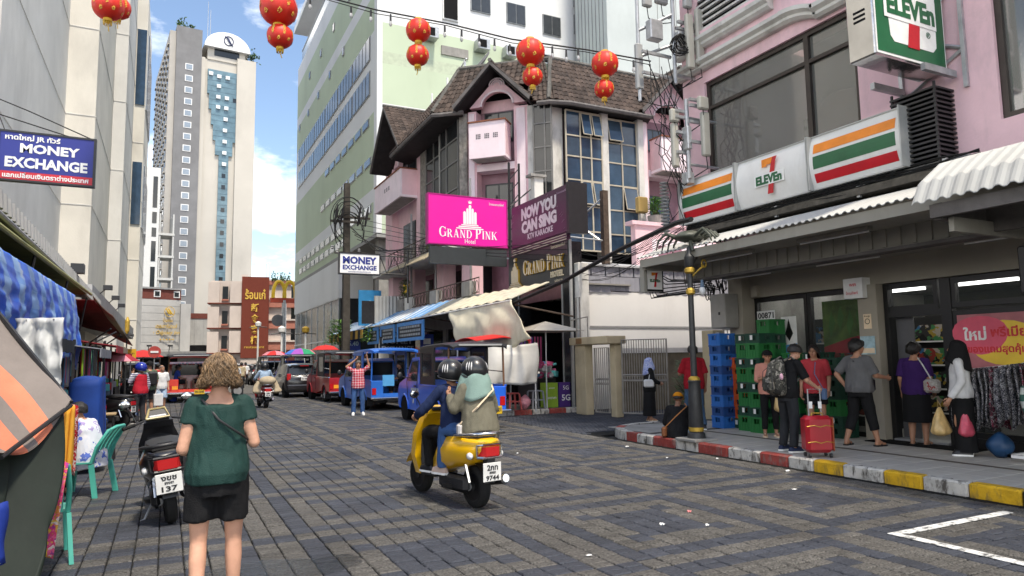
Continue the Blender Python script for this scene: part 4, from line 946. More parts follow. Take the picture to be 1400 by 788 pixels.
def bush(name,label,x,y,z,rx,rz,n,sz,col,seed,group=None,cat='shrub',pot=None):
 rr=random.Random(seed);t=thing(name,label,cat,(x,y,z),0,group);f=B();st_=B()
 for k in range(7):
  a=rr.uniform(0,6.28);st_.tube([(0,0,0),(rx*0.3*math.cos(a),rx*0.3*math.sin(a),rz*0.6),(rx*0.7*math.cos(a),rx*0.7*math.sin(a),rz*rr.uniform(0.9,1.5))],[0.02,0.014,0.006],5)
 for _ in range(n):
  a=rr.uniform(0,6.28);q=rr.random()**0.5;h=rr.uniform(0.15,1.9)
  c=Vector((rx*q*math.cos(a)*(1.1-0.25*h),rx*q*math.sin(a)*(1.1-0.25*h),rz*h));d=Vector((math.cos(a),math.sin(a),rr.uniform(-0.4,1.0))).normalized()*sz*rr.uniform(0.6,1.2);s=d.cross(Vector((0,0,1))).normalized()*sz*0.32
  m_=Vector((0,0,sz*0.12));f.add([c-d,c-s+m_*0,c+d-m_,c+s,c+m_],[(0,1,4),(1,2,4),(2,3,4),(3,0,4)])
 lm=mat('leaf_'+name+str(seed),col,0.55,0.4,6);island_tint(lm,0.5,1.6)
 part('stem',st_,mat('stem',(0.09,0.075,0.04),0.9),t);part('foliage',f,lm,t)
 if pot:part('pot',B().lathe(pot,14),concrete,t,smooth=40)
 return t
bush('garden_shrub','leafy green shrub behind the yard gate by the hijab woman',13.2,15.2,0.1,0.7,0.75,520,0.10,(0.05,0.10,0.025),3)
bush('balcony_plant','bushy green plant in grey pot on the pink hotel ledge',18.55,23.3,7.6,0.42,0.42,300,0.11,(0.07,0.17,0.03),4,cat='plant',pot=[(0.22,-1.0),(0.32,-0.1),(0.34,0),(0.2,0)])
bush('terrace_plant','yellow green potted plant on the first floor terrace of the hotel',10.9,34.0,4.3,0.42,0.75,380,0.12,(0.11,0.16,0.03),6,cat='plant')
bush('terrace_plant','small straggly plant on the upper terrace beside the magenta billboard',10.6,28.8,6.5,0.5,0.35,220,0.1,(0.09,0.13,0.04),7,cat='plant')
bush('street_bush','bright green bush over the market umbrellas beyond the red truck',8.6,38.5,2.4,0.9,0.8,500,0.16,(0.09,0.20,0.03),8)
bush('street_bush','small bright green bush above the second blue truck',8.9,33,2.5,0.6,0.4,220,0.14,(0.09,0.19,0.03),9)
# CONVENIENCE STORE BUILDING
sto=thing('store_building','pink shop building with convenience store under a metal canopy','building',(11.3,11.2,0))
def sp(name,m,*a,bev=0.0):return part(name,B().box(*a,0,bev),m,sto,True)
XU=10.4
for a in((XU,11.2,4.2,24,11.9,16),(XU,7.5,7.6,11.0,11.2,16),(XU,7.5,4.2,11.0,11.2,5.48),(XU,5.35,4.2,11.0,7.5,16),(XU,-4,4.2,11.0,5.35,4.88),(XU,-4,8.4,11.0,5.35,16)):sp('wall',pink,*a)
def cornice(y0,y1,z,hs):
 prof=[(0,0),(-0.10,0.0),(-0.16,0.06),(-0.16,0.13),(-0.24,0.2),(-0.24,0.3),(0,0.34)]
 part('cornice',B().loft([[Vector((XU+p[0],y,z+p[1]*hs))for p in prof]for y in(y0,y1)]),oldw,sto,True)
cornice(8.9,11.95,7.86,0.75);cornice(-4,7.4,7.62,1.0);cornice(9.2,11.95,8.35,0.8)
part('cornice',B().loft([[Vector((XU+p[0],8.9-0.75*u,7.86-0.2*u*u+p[1]*0.8))for p in[(0,0),(-0.10,0.0),(-0.16,0.06),(-0.16,0.13),(-0.24,0.2),(-0.24,0.3),(0,0.34)]]for u in(0,0.25,0.5,0.75,1.0)]),oldw,sto,True)
cornice(7.3,8.2,7.66,0.8)
lv=part('louvre_window',B().tube([(XU-0.08,10.25+1.25*math.cos(a),8.65+1.6*math.sin(a))for a in[PI*k/16 for k in range(17)]]+[(XU-0.08,11.5,8.65)],0.1,6),pink,sto,True)
part('louvre_back',B().prism([(-10.25+1.2*math.cos(a),8.65+1.55*math.sin(a))for a in[PI*k/16 for k in range(17)]],0.005,0.02,frame((XU,0,0),RS)),dark,lv,True)
for k in range(11):
 z=8.75+0.14*k;hw=1.15*math.sqrt(max(0.02,1-((z-8.65)/1.56)**2));part('slat',B().box(XU-0.09,10.25-hw,z,XU-0.02,10.25+hw,z+0.045),oldw,lv,True)
bronze=mat('bronze_frame',(0.05,0.04,0.034),0.4,0.2,metal=0.4)
tint=mat('tinted_pane',(0.20,0.205,0.185),0.05,0.15,0.6,alpha=0.5)
tint.node_tree.nodes['Principled BSDF'].inputs['IOR'].default_value=2.3
def big_window(y0,y1,z0,z1,ys,zs,nm):
 w_=part('shop_window',B().box(XU+0.06,y0,z0,XU+0.2,y0+0.09,z1).box(XU+0.06,y1-0.09,z0,XU+0.2,y1,z1).box(XU+0.06,y0+0.09,z0,XU+0.2,y1-0.09,z0+0.09).box(XU+0.06,y0+0.09,z1-0.09,XU+0.2,y1-0.09,z1),bronze,sto,True)
 e=[y0]+ys+[y1];f=[z0]+zs+[z1]
 for y in ys:part('mullion',B().box(XU+0.05,y-0.05,z0+0.09,XU+0.19,y+0.05,z1-0.09),bronze,w_,True)
 for z in zs:part('transom',B().box(XU+0.055,y0+0.09,z-0.035,XU+0.185,y1-0.09,z+0.035),bronze,w_,True)
 for i in range(len(e)-1):
  for j in range(len(f)-1):part('pane',B().box(XU+0.12,e[i]+0.05,f[j]+0.04,XU+0.128,e[i+1]-0.05,f[j+1]-0.04),tint,w_,True)
big_window(7.5,11.2,5.48,7.6,[8.56],[7.02],'a');big_window(2.0,5.35,4.88,8.4,[],[],'b')
mos=spots('reflected_mosaic',(0.30,0.29,0.24),[(0.36,0.33,0.26),(0.08,0.16,0.12),(0.42,0.40,0.34),(0.14,0.12,0.09),(0.06,0.15,0.09)],7,2)  # reflection of a mosaic front, painted on panels behind the panes
sp('room_back',mat('room_wall',(0.32,0.30,0.25),0.9,0.2,0.7),13.5,-4,4.3,13.7,11.1,9);sp('mosaic_reflection',mos,13.2,4,5.6,13.49,11.0,7.1);sp('mosaic_reflection',mos,13.2,-2,7.0,13.49,3.9,8.3)
sp('room_floor',MATS['room_wall'],11,-4,4.3,13.5,11.1,4.4);sp('room_ceiling',MATS['room_wall'],11,-4,8.9,13.5,11.1,9.0)
part('drum',B().lathe([(0.55,5.0),(0.75,5.4),(0.78,6.4),(0.6,6.75)],20,0,(12.2,8.9,0)),mat('drum_red',(0.16,0.05,0.035),0.6,0.3),sto,True,smooth=40)
part('table',B().box(11.6,6.5,5.2,12.6,8.3,5.9),mat('table_wood',(0.25,0.13,0.06),0.6,0.2),sto,True)
part('lamp_globe',B().ell((12.0,7.6,6.1),(0.25,0.35,0.22)),mat('orange_globe',(0.5,0.2,0.05),0.5),sto,True,smooth=180)
vg=thing('condenser_cage','black slatted condenser cage fixed on the pink wall','vent cage',(10.2,6.3,4.4))
part('cage_back',B().box(10.05,6.0,4.38,10.38,6.62,5.55),dark,vg,True)
for k in range(16):part('slat',B().box(9.93,5.95,4.42+0.072*k,10.39,6.66,4.45+0.072*k),black,vg,True)
part('cage_post',B().box(9.94,5.96,4.36,9.97,5.99,5.6),blackm,vg,True);part('cage_post',B().box(9.94,6.62,4.36,9.97,6.65,5.6),blackm,vg,True)
bge=mat('store_beige',(0.33,0.30,0.245),0.85,0.06,1,0.15,30,dirt=0.2,dcol=(0.2,0.18,0.15))
sp('beam',bge,11.2,-4,2.85,11.6,11.3,3.9);sp('pillar',bge,11.1,7.95,0.14,11.5,8.32,2.85);sp('corner_pillar',bge,10.95,10.95,0.14,11.5,11.35,3.5)
sp('side_wall',oldw,11.5,11.2,0,24,11.6,4.2)
bf=mat('black_frame',(0.012,0.012,0.012),0.35)
shopg=mat('shop_pane',(0.06,0.07,0.07),0.04,0.1,alpha=0.30)
def shopwin(y0,y1,z0,z1,x=11.3):
 w_=part('shop_window',B().box(x,y0,z0,x+0.1,y0+0.07,z1).box(x,y1-0.07,z0,x+0.1,y1,z1).box(x,y0+0.07,z0,x+0.1,y1-0.07,z0+0.09).box(x,y0+0.07,z1-0.09,x+0.1,y1-0.07,z1),bf,sto,True)
 part('pane',B().box(x+0.05,y0+0.07,z0+0.09,x+0.056,y1-0.07,z1-0.09),shopg,w_,True);return w_
shopwin(9.6,10.95,0.14,2.84);shopwin(8.34,9.58,0.14,2.84);shopwin(7.0,7.94,2.35,2.84);shopwin(2.0,6.78,2.35,2.84);shopwin(2.0,6.78,0.3,2.3)
sp('door_jamb',bf,11.28,6.78,0.14,11.42,6.95,2.84);sp('door_jamb',bf,11.28,7.86,0.14,11.42,7.945,2.84);sp('door_head',bf,11.28,6.95,2.25,11.42,7.86,2.35)
sp('door_leaf',mat('door_grey',(0.10,0.10,0.105),0.4),11.46,7.55,0.16,11.49,7.86,2.25)
sp('door_sill',steel,11.2,6.95,0.14,11.6,7.86,0.19)
sp('plinth',bf,11.27,2,0.14,11.45,6.78,0.3)
mt=B();mt.box(10.75,6.35,0.143,11.22,8.1,0.158);solo('door_mat',mt,mat('mat_black',(0.012,0.012,0.012),0.95,0.3,30,0.5,200),'black rubber door mat in front of the store entrance','mat',(11,7.2,0.143))
sp('interior_floor',mat('store_floor',(0.25,0.25,0.24),0.35),11.5,1,0.12,19,11.2,0.145);sp('interior_back',mat('store_back',(0.09,0.09,0.09),0.8),17.5,1,0.14,17.7,11.2,3.2);sp('interior_ceiling',mat('store_ceiling',(0.45,0.45,0.45),0.8),11.6,1,3.1,19,11.2,3.2);sp('interior_side',MATS['store_back'],11.6,1,0.14,17.5,1.2,3.1)
tube_m=mat('lit_tube',(0.95,0.98,1.0),0.5,0.0,emit=2.2)
for k in range(3):
 for j in range(5):part('ceiling_lamp',B().box(12.4+1.3*k,2.0+1.9*j,3.03,12.5+1.3*k,3.5+1.9*j,3.09),tube_m,sto,True)
goods=spots('shelf_goods',(0.04,0.04,0.04),[(0.3,0.05,0.04),(0.4,0.35,0.3),(0.05,0.15,0.3),(0.35,0.25,0.05),(0.06,0.2,0.08),(0.02,0.02,0.02)],9,2)
for x,y0,y1 in((13.0,7.4,7.9),(14.6,2.5,6.2),(14.6,8.4,10.8),(12.9,9.0,10.9)):
 sh=part('shelf',B().box(x,y0,0.145,x+0.5,y1,2.4),bf,sto,True)
 for z in(0.35,0.85,1.35,1.85):part('shelf_board',B().box(x-0.06,y0,z,x,y1,z+0.03),white,sh,True);part('goods',B().box(x-0.05,y0+0.04,z+0.03,x,y1-0.04,z+0.03+0.34),goods,sh,True)
def poster(name,label,x,yc,zc,w_,h_,m,fn=None,tilt=0):
 fr=frame((x,yc,zc),RS);t=solo(name,fbox(B(),fr,-w_/2,-h_/2,-0.004,w_/2,h_/2,0.004),m,label,'poster',(x,yc,zc))
 if fn:
  for mm,fns in fn:
   b=B();fns(b,frame((x-0.0045,yc,zc),RS));part('print',b,mm,t,True)
 return t
pinkp=mat('poster_pink',(0.50,0.17,0.19),0.5,0.25,2);yel=mat('print_yellow',(0.80,0.55,0.06),0.5);redp=mat('print_red',(0.62,0.03,0.04),0.5);wht=mat('print_white',(0.78,0.78,0.76),0.6);grn=mat('print_green',(0.12,0.32,0.05),0.5,0.3,2)  # poster pink darkened; shade behind the glass put into the colour
crm=mat('print_cream',(0.75,0.6,0.42),0.6)
poster('window_poster','pink promotional poster with heart shape and round snack pictures in store window',11.27,6.02,1.47,1.35,1.5,pinkp,[(yel,lambda b,f:b.prism([(0.0+0.5*math.cos(a),0.30+0.34*math.sin(a))for a in[2*PI*k/20 for k in range(20)]],0,0.003,f)),(mat('print_rose',(0.70,0.10,0.16),0.5),lambda b,f:b.prism([(-0.35+0.34*math.cos(a)*(1.2+0.2*math.sin(a)),0.42+0.30*math.sin(a))for a in[2*PI*k/20 for k in range(20)]],0.003,0.005,f)),(wht,lambda b,f:(text(b,'ใหม่',f,-0.42,0.45,w=0.34,bold=0.03,z=0.005,ext=0.002),b.prism([(-0.1,-0.02),(0.55,-0.02),(0.55,0.05),(-0.1,0.05)],0,0.002,f),text(b,'ของใหม่ทุกวัน',f,0.2,-0.12,w=0.6,z=0.001,ext=0.002))),(redp,lambda b,f:(text(b,'พรีเมียม',f,0.12,0.47,w=0.62,bold=0.03,z=0.006,ext=0.002),text(b,'ของแถมสุดคุ้ม',f,-0.12,0.2,w=0.85,bold=0.03,z=0.006,ext=0.002))),(crm,lambda b,f:[b.prism([(cx+r_*math.cos(a),cz+r_*math.sin(a))for a in[2*PI*k/16 for k in range(16)]],0,0.003,f)for cx,cz,r_ in((-0.15,-0.33,0.13),(0.2,-0.3,0.16),(-0.45,-0.4,0.12))])])
poster('window_banner','lime green banner with reversed lettering along the top of store window',11.36,5.2,2.05,3.0,0.5,mat('banner_lime',(0.32,0.45,0.04),0.5,0.2,2),[(bf,lambda b,f:(text(b,'TAX REFUND FOR TOURIST',f@Matrix.Diagonal((-1,1,1,1)),-0.1,0.11,w=2.5,h=0.15,bold=0.02,ext=0.003),text(b,'AVAILABLE HERE!',f@Matrix.Diagonal((-1,1,1,1)),-0.3,-0.12,w=1.7,h=0.15,bold=0.02,ext=0.003)))])
poster('window_poster','green and red poster with leaf shapes in the middle store window',11.40,8.85,2.15,0.95,1.0,mat('poster_green',(0.16,0.28,0.04),0.5,0.5,4),[(redp,lambda b,f:b.prism([(-0.47,-0.5),(0.47,-0.5),(0.47,-0.15),(0.1,-0.22),(-0.47,-0.38)],0,0.003,f)),(grn,lambda b,f:[b.prism([(x,z),(x+0.10,z+0.28),(x+0.03,z+0.5),(x-0.05,z+0.22)],0,0.003,f)for x,z in((-0.3,-0.2),(-0.1,-0.1),(0.1,-0.2),(0.3,-0.05))]),(wht,lambda b,f:text(b,'all café',f,0.25,-0.38,w=0.4,bold=0.02,z=0.003,ext=0.003))])
poster('window_poster','white poster with blue foot and dark bulb drawing in the first store window',11.285,10.05,1.98,0.38,0.85,wht,[(mat('print_sky',(0.10,0.38,0.70),0.5),lambda b,f:b.prism([(-0.19,-0.42),(0.19,-0.42),(0.19,-0.12),(-0.19,-0.16)],0,0.003,f)),(bf,lambda b,f:b.prism([(0.0,0.38),(0.05,0.2),(0.10,0.08),(0.0,-0.07),(-0.10,0.08),(-0.05,0.2)],0,0.003,f))])
poster('number_plate','white number plate reading 00871 at the store window corner',11.27,10.62,2.46,0.48,0.2,wht,[(bf,lambda b,f:text(b,'00871',f,0,0,w=0.42,h=0.13,bold=0.02,ext=0.004))])
poster('notice','small cream no smoking notice on the store pillar',11.09,8.14,2.2,0.15,0.26,crm,[(bf,lambda b,f:(b.tube([f@Vector((0.045*math.cos(a),0.0+0.045*math.sin(a),0.002))for a in[2*PI*k/14 for k in range(15)]],0.006,4),text(b,'ห้ามสูบ',f,0,0.09,w=0.11,ext=0.003)))])
poster('notice','pale blue notice sheet lower on the store pillar',11.085,8.16,1.78,0.28,0.32,mat('notice_pale',(0.35,0.5,0.55),0.6,0.3,8),[(crm,lambda b,f:b.prism([(-0.13,-0.14),(0.13,-0.14),(0.13,-0.05),(-0.13,-0.05)],0,0.003,f))])
bx=thing('wall_box_sign','small white box sign with red print over the store pillar','sign',(11.0,8.3,2.7));part('case',B().box(10.98,8.12,2.62,11.2,8.5,2.98),wht,bx,True)
b=B();f=frame((10.978,8.31,2.8),RS);text(b,'WiFi',f,0,0.06,w=0.14,ext=0.003,bold=0.02);text(b,'โทรศัพท์',f,-0.02,-0.08,w=0.24,ext=0.003);part('lettering',b,redp,bx,True)
# canopy
can=thing('store_canopy','beige metal canopy with corrugated sheet edge over the store front','canopy',(8.6,8,3.5))
cbg=mat('canopy_beige',(0.30,0.285,0.245),0.7,0.1,1,dirt=0.35,dcol=(0.12,0.11,0.09),dscale=1.5)
galv=mat('galv_roof',(0.42,0.42,0.40),0.5,0.1,1.5,dirt=0.3,dcol=(0.25,0.24,0.22),dscale=2)
def corrugated(b,prof,y0,y1,pitch=0.13,amp=0.013,th=0.012):
 n=int((y1-y0)/pitch*4);rr_=[]
 for k in range(n+1):
  y=y0+(y1-y0)*k/n;d=amp if(k%4)in(0,1)else-amp
  rr_.append([Vector((x,y,z+d))for x,z in prof]+[Vector((x,y,z+d-th))for x,z in prof[::-1]])
 return b.loft(rr_)
part('roof_sheet',corrugated(B(),[(8.55,3.64),(9.3,3.92),(10.38,4.2)],5.2,11.4),galv,can,True)
part('fascia',B().box(8.6,-3,3.44,8.68,11.35,3.6),cbg,can,True);part('end_fascia',B().box(8.68,11.27,3.4,11.3,11.35,3.6),cbg,can,True)
part('soffit',B().box(8.68,-3,3.52,11.2,11.27,3.55),cbg,can,True)
part('drop_beam',B().box(9.75,-3,3.22,9.95,11.3,3.519),cbg,can,True)
part('lower_soffit',B().box(9.95,-3,3.3,11.2,11.27,3.33),cbg,can,True)
for k in range(60):part('rib',B().box(9.715,-2.9+0.235*k,3.24,9.749,-2.84+0.235*k,3.515),cbg,can,True)
part('drop_edge',B().box(9.70,-3,3.17,9.97,11.32,3.22),MATS['grey_bargeboard'],can,True)
for x,y,z in((9.2,7.3,3.46),(10.4,8.0,3.24),(10.4,10.3,3.24),(9.2,9.6,3.46),(10.4,5.4,3.24)):
 o=part('light_fitting',B().box(x,y-0.65,z,x+0.12,y+0.65,z+0.05),cbg,can,True);part('tube',B().cyl((x+0.06,y-0.62,z-0.02),(x+0.06,y+0.62,z-0.02),0.014,n=6),wht,o,True)
part('gutter',B().box(9.9,5.2,4.18,10.38,11.4,4.3),mat('mossy_gutter',(0.10,0.09,0.075),0.95,0.4,5,0.4,30,dirt=0.8),can,True)
rail=thing('sign_rail','grey steel rail with tangled cables carrying the striped store signs','rail',(10,8.5,4.3))
part('rail',B().box(9.98,5.6,4.34,10.06,11.5,4.41),greyp,rail,True)
for y in(10.6,9.0,7.3,5.9):part('bracket',B().box(9.93,y-0.03,4.15,9.98,y+0.03,4.42),steel,rail,True)
cb_=B()
for k in range(7):
 z0=4.28+0.02*k;cb_.tube([(9.9+0.03*rnd.random(),5.4+0.6*i,z0+0.05*math.sin(i*1.3+k*2)+rnd.uniform(-0.02,0.02))for i in range(11)],0.014,4)
part('cable_bundle',cb_,cable,rail,True,kind='stuff')
c2=thing('bowed_awning','white bowed corrugated awning over the right end of the store','awning',(8.2,4.5,3.3))
part('roof_sheet',corrugated(B(),[(7.95,3.42),(8.1,3.68),(8.5,3.95),(9.1,4.12),(10.38,4.25)],1.0,5.15,0.15,0.015),mat('white_roof',(0.42,0.42,0.40),0.6,0.08,1,dirt=0.6,dcol=(0.35,0.34,0.31),dscale=2),c2,True)
part('underframe',B().box(8.05,1.0,3.22,8.12,5.0,3.38).box(8.12,4.9,3.2,9.4,5.0,3.4).box(9.0,1,3.1,9.1,4.9,3.4),MATS['grey_bargeboard'],c2,True)
part('valance',B().box(8.2,4.82,3.05,9.9,4.88,3.22),cbg,c2,True)
bxs=thing('hanging_box','black hanging box under the bowed awning at frame edge','box',(9.6,4.75,2.3));part('case',B().box(9.5,4.55,2.35,9.75,4.85,2.95,0,0.02),black,bxs,True)
# store signs
sign_w=mat('sign_acrylic',(0.72,0.72,0.70),0.25,0.05,2,dirt=0.4,dcol=(0.5,0.48,0.42),dscale=3);so=mat('sign_orange',(0.80,0.24,0.02),0.35);sg=mat('sign_green',(0.012,0.115,0.045),0.35);sr=mat('sign_red',(0.50,0.012,0.02),0.35)
def seven(b3,fr,cx,cy,s,z=0.0,ext=0.012):
 """numeral: orange bar on top, red curved stem"""
 o,r_=b3
 o.prism([(cx-0.52*s,cy+0.62*s),(cx+0.5*s,cy+0.95*s),(cx+0.5*s,cy+1.0*s)if False else(cx+0.28*s,cy+0.62*s+0.02*s),(cx-0.18*s,cy+0.40*s),(cx-0.18*s,cy+0.55*s),(cx-0.52*s,cy+0.34*s)][:0]or[(cx-0.52*s,cy+1.0*s),(cx+0.25*s,cy+1.0*s),(cx+0.14*s,cy+0.66*s),(cx-0.20*s,cy+0.66*s),(cx-0.20*s,cy+0.56*s),(cx-0.52*s,cy+0.56*s)],z,z+ext,fr)
 L_=[];R_=[]
 for k in range(11):
  u=k/10;y=1.0-2.0*u
  L_.append((cx+s*(0.14-0.32*(u**0.8)),cy+s*(0.66-1.66*u)));R_.append((cx+s*(0.55-0.37*(u**0.55)),cy+s*y))
 r_.prism([(cx+0.26*s,cy+1.0*s)]+R_+L_[::-1],z,z+ext*1.05,fr)
for k,(y0,y1,kind)in enumerate(((9.82,11.42,'s'),(8.12,9.77,'7'),(6.42,8.07,'s'))):
 lab=['striped orange, green and red store sign nearest the phone antennas','white store sign with the big seven numeral in the middle','striped orange, green and red store sign nearest the slatted cage'][k]
 t=thing('store_sign',lab,'sign',(10.0,(y0+y1)/2,4.45),0,'store light signs');W_=y1-y0;z0,z1=4.44,5.34
 xc=lambda z:9.86-0.10*math.sin(PI*(z-z0)/(z1-z0))
 n=10;zz=[z0+(z1-z0)*i/n for i in range(n+1)]
 b=B();b.loft([[Vector((xc(z),y,z))for z in zz]+[Vector((10.0,y,z1)),Vector((10.0,y,z0))]for y in(y1,y0)]);part('lightbox',b,sign_w,t,True,smooth=30)
 part('end_cap',B().box(9.74,y0-0.02,z0-0.02,10.02,y0-0.001,z1+0.02),MATS['alu_frame2'],t,True);part('end_cap',B().box(9.74,y1+0.001,z0-0.02,10.02,y1+0.02,z1+0.02),MATS['alu_frame2'],t,True)
 part('rim',B().box(9.84,y0,z1,10.02,y1,z1+0.02).box(9.84,y0,z0-0.02,10.02,y1,z0),MATS['alu_frame2'],t,True)
 if kind=='s':
  for a,c,m in((0.66,0.84,so),(0.36,0.60,sg),(0.10,0.27,sr)):
   za,zb=z0+a*(z1-z0),z0+c*(z1-z0);zs=[za+(zb-za)*i/3 for i in range(4)]
   b=B();b.loft([[Vector((xc(z)-0.006,y,z))for z in zs]+[Vector((xc(z)+0.004,y,z))for z in zs[::-1]]for y in(y1-0.08,y0+0.08)]);part('stripe',b,m,t,True)
 else:
  fr=frame((9.752,(y0+y1)/2,4.89),RS);o,r_=B(),B();seven((o,r_),fr,0.02,0.0,0.33,0.0,0.012);part('numeral_bar',o,so,t,True);part('numeral_stem',r_,sr,t,True)
  b=B();text(b,'ELEVEn',fr,0.0,-0.05,w=0.60,h=0.17,bold=0.05,z=0.014,ext=0.006);w2=B();fbox(w2,fr,-0.34,-0.155,0.002,0.34,0.055,0.013);part('letter_ground',w2,wht,t,True);part('lettering',b,sg,t,True)
ps=thing('projecting_sign','large green bordered box sign with red numeral jutting out from the pink wall','sign',(9.5,6.3,5.8))
part('case',B().box(8.72,6.0,5.8,10.32,6.42,7.75,0,0.02),mat('polished_steel',(0.50,0.49,0.48),0.12,0.2,1.5,0.2,4,metal=0.95),ps,True)
fr=frame((9.52,5.995,6.78),RX);part('face',fbox(B(),fr,-0.79,-0.96,0,0.79,0.96,0.015),wht,ps,True);part('border',fbox(B(),fr,-0.765,-0.925,0.015,0.765,0.925,0.02),sg,ps,True)
part('field',B().prism([(-0.62,0.80),(0.62,0.80),(0.56,-0.66),(0.48,-0.74),(-0.40,-0.74),(-0.48,-0.66)],0.02,0.025,fr),wht,ps,True)
o,r_=B(),B();seven((o,r_),fr,0.02,-0.05,0.72,0.025,0.006);part('numeral_bar',o,so,ps,True);part('numeral_stem',r_,sr,ps,True)
w2=B();fbox(w2,fr,-0.60,-0.40,0.028,0.58,0.04,0.033);part('letter_ground',w2,wht,ps,True)
b=B();text(b,'ELEVEn',fr,0,-0.18,w=1.08,h=0.32,bold=0.045,z=0.033,ext=0.006);text(b,'®',fr,0.38,-0.5,w=0.1,z=0.026,ext=0.004);part('lettering',b,sg,ps,True)
for k in range(3):part('vent_slot',B().box(8.712,6.12,6.35+0.07*k,8.719,6.3,6.38+0.07*k),dark,ps,True)
br=thing('sign_bracket','pale steel lattice bracket holding the projecting sign','bracket',(10.36,6.4,5.7))
b=B()
for x in(10.34,10.9):b.box(x-0.0,5.72,5.55,x+0.05,5.78,8.2)
part('upright',B().box(10.34,5.72,5.5,10.39,5.78,8.3),steel,br,True);part('upright',B().box(10.34,6.7,5.5,10.39,6.76,8.3),steel,br,True)
for k in range(5):
 a=k%2;part('brace',B().tube([(10.365,5.75 if a else 6.73,5.6+0.5*k),(10.365,6.73 if a else 5.75,6.1+0.5*k)],0.028,4),steel,br,True)
part('arm',B().box(9.6,5.86,5.68,10.34,5.93,5.78),steel,br,True);part('arm',B().box(9.6,6.66,5.68,10.34,6.73,5.78),steel,br,True)
sm=thing('small_sign','small square store lightbox hanging at the end of the canopy','sign',(9.4,11.4,3.2))
x0=PYx=9.0
b=B().box(8.78,11.42,2.98,9.24,11.55,3.46);part('case',b,bf,sm,True);fr=frame((9.01,11.415,3.22),RX)
part('face',fbox(B(),fr,-0.19,-0.2,0,0.19,0.2,0.008),wht,sm,True);o,r_=B(),B();seven((o,r_),fr,0,0,0.15,0.008,0.004);part('numeral_bar',o,so,sm,True);part('numeral_stem',r_,sr,sm,True);b=B();text(b,'ELEVEn',fr,0,-0.02,w=0.26,h=0.06,bold=0.04,z=0.013,ext=0.003);part('lettering',b,sg,sm,True)
part('hanger',B().box(8.7,11.36,2.95,8.77,11.5,3.5),cbg,sm,True)
eb=thing('meter_box','grey meter box high on the store corner pillar','electric box',(10.9,11.2,2.5));part('case',B().box(10.55,11.05,2.22,10.94,11.5,2.95,0,0.02),mat('meter_grey',(0.30,0.29,0.27),0.7,0.1),eb,True);part('latch',B().box(10.535,11.2,2.5,10.549,11.24,2.56),black,eb,True)
eb=thing('junction_box','small beige junction box below the canopy on store beam','electric box',(11.1,10.75,2.95));part('case',B().box(11.08,10.66,2.86,11.19,10.84,3.1,0,0.01),bge,eb,True)
kb=B()
for k in range(16):
 c=Vector((10.7+rnd.uniform(-0.3,0.3),11.45+rnd.uniform(-0.1,0.3),3.15+rnd.uniform(-0.18,0.15)));r0=rnd.uniform(0.1,0.22);a0=rnd.uniform(0,6)
 kb.tube([c+Vector((r0*math.cos(a0+t)*0.8,r0*math.cos(a0+t)*0.5,r0*math.sin(t)))for t in[5.5*i/12 for i in range(13)]],0.012,4)
for k in range(8):kb.tube([(10.5+0.05*k,11.5,3.3-0.03*k),(9.6,11.6+0.1*k,3.25-0.05*k+0.04*math.sin(k)),(8.7,11.4,3.5)],0.012,4)
solo('cable_knot',kb,cable,'tangled knot of black cables at the store canopy corner','cables',(10.7,11.5,3.15))
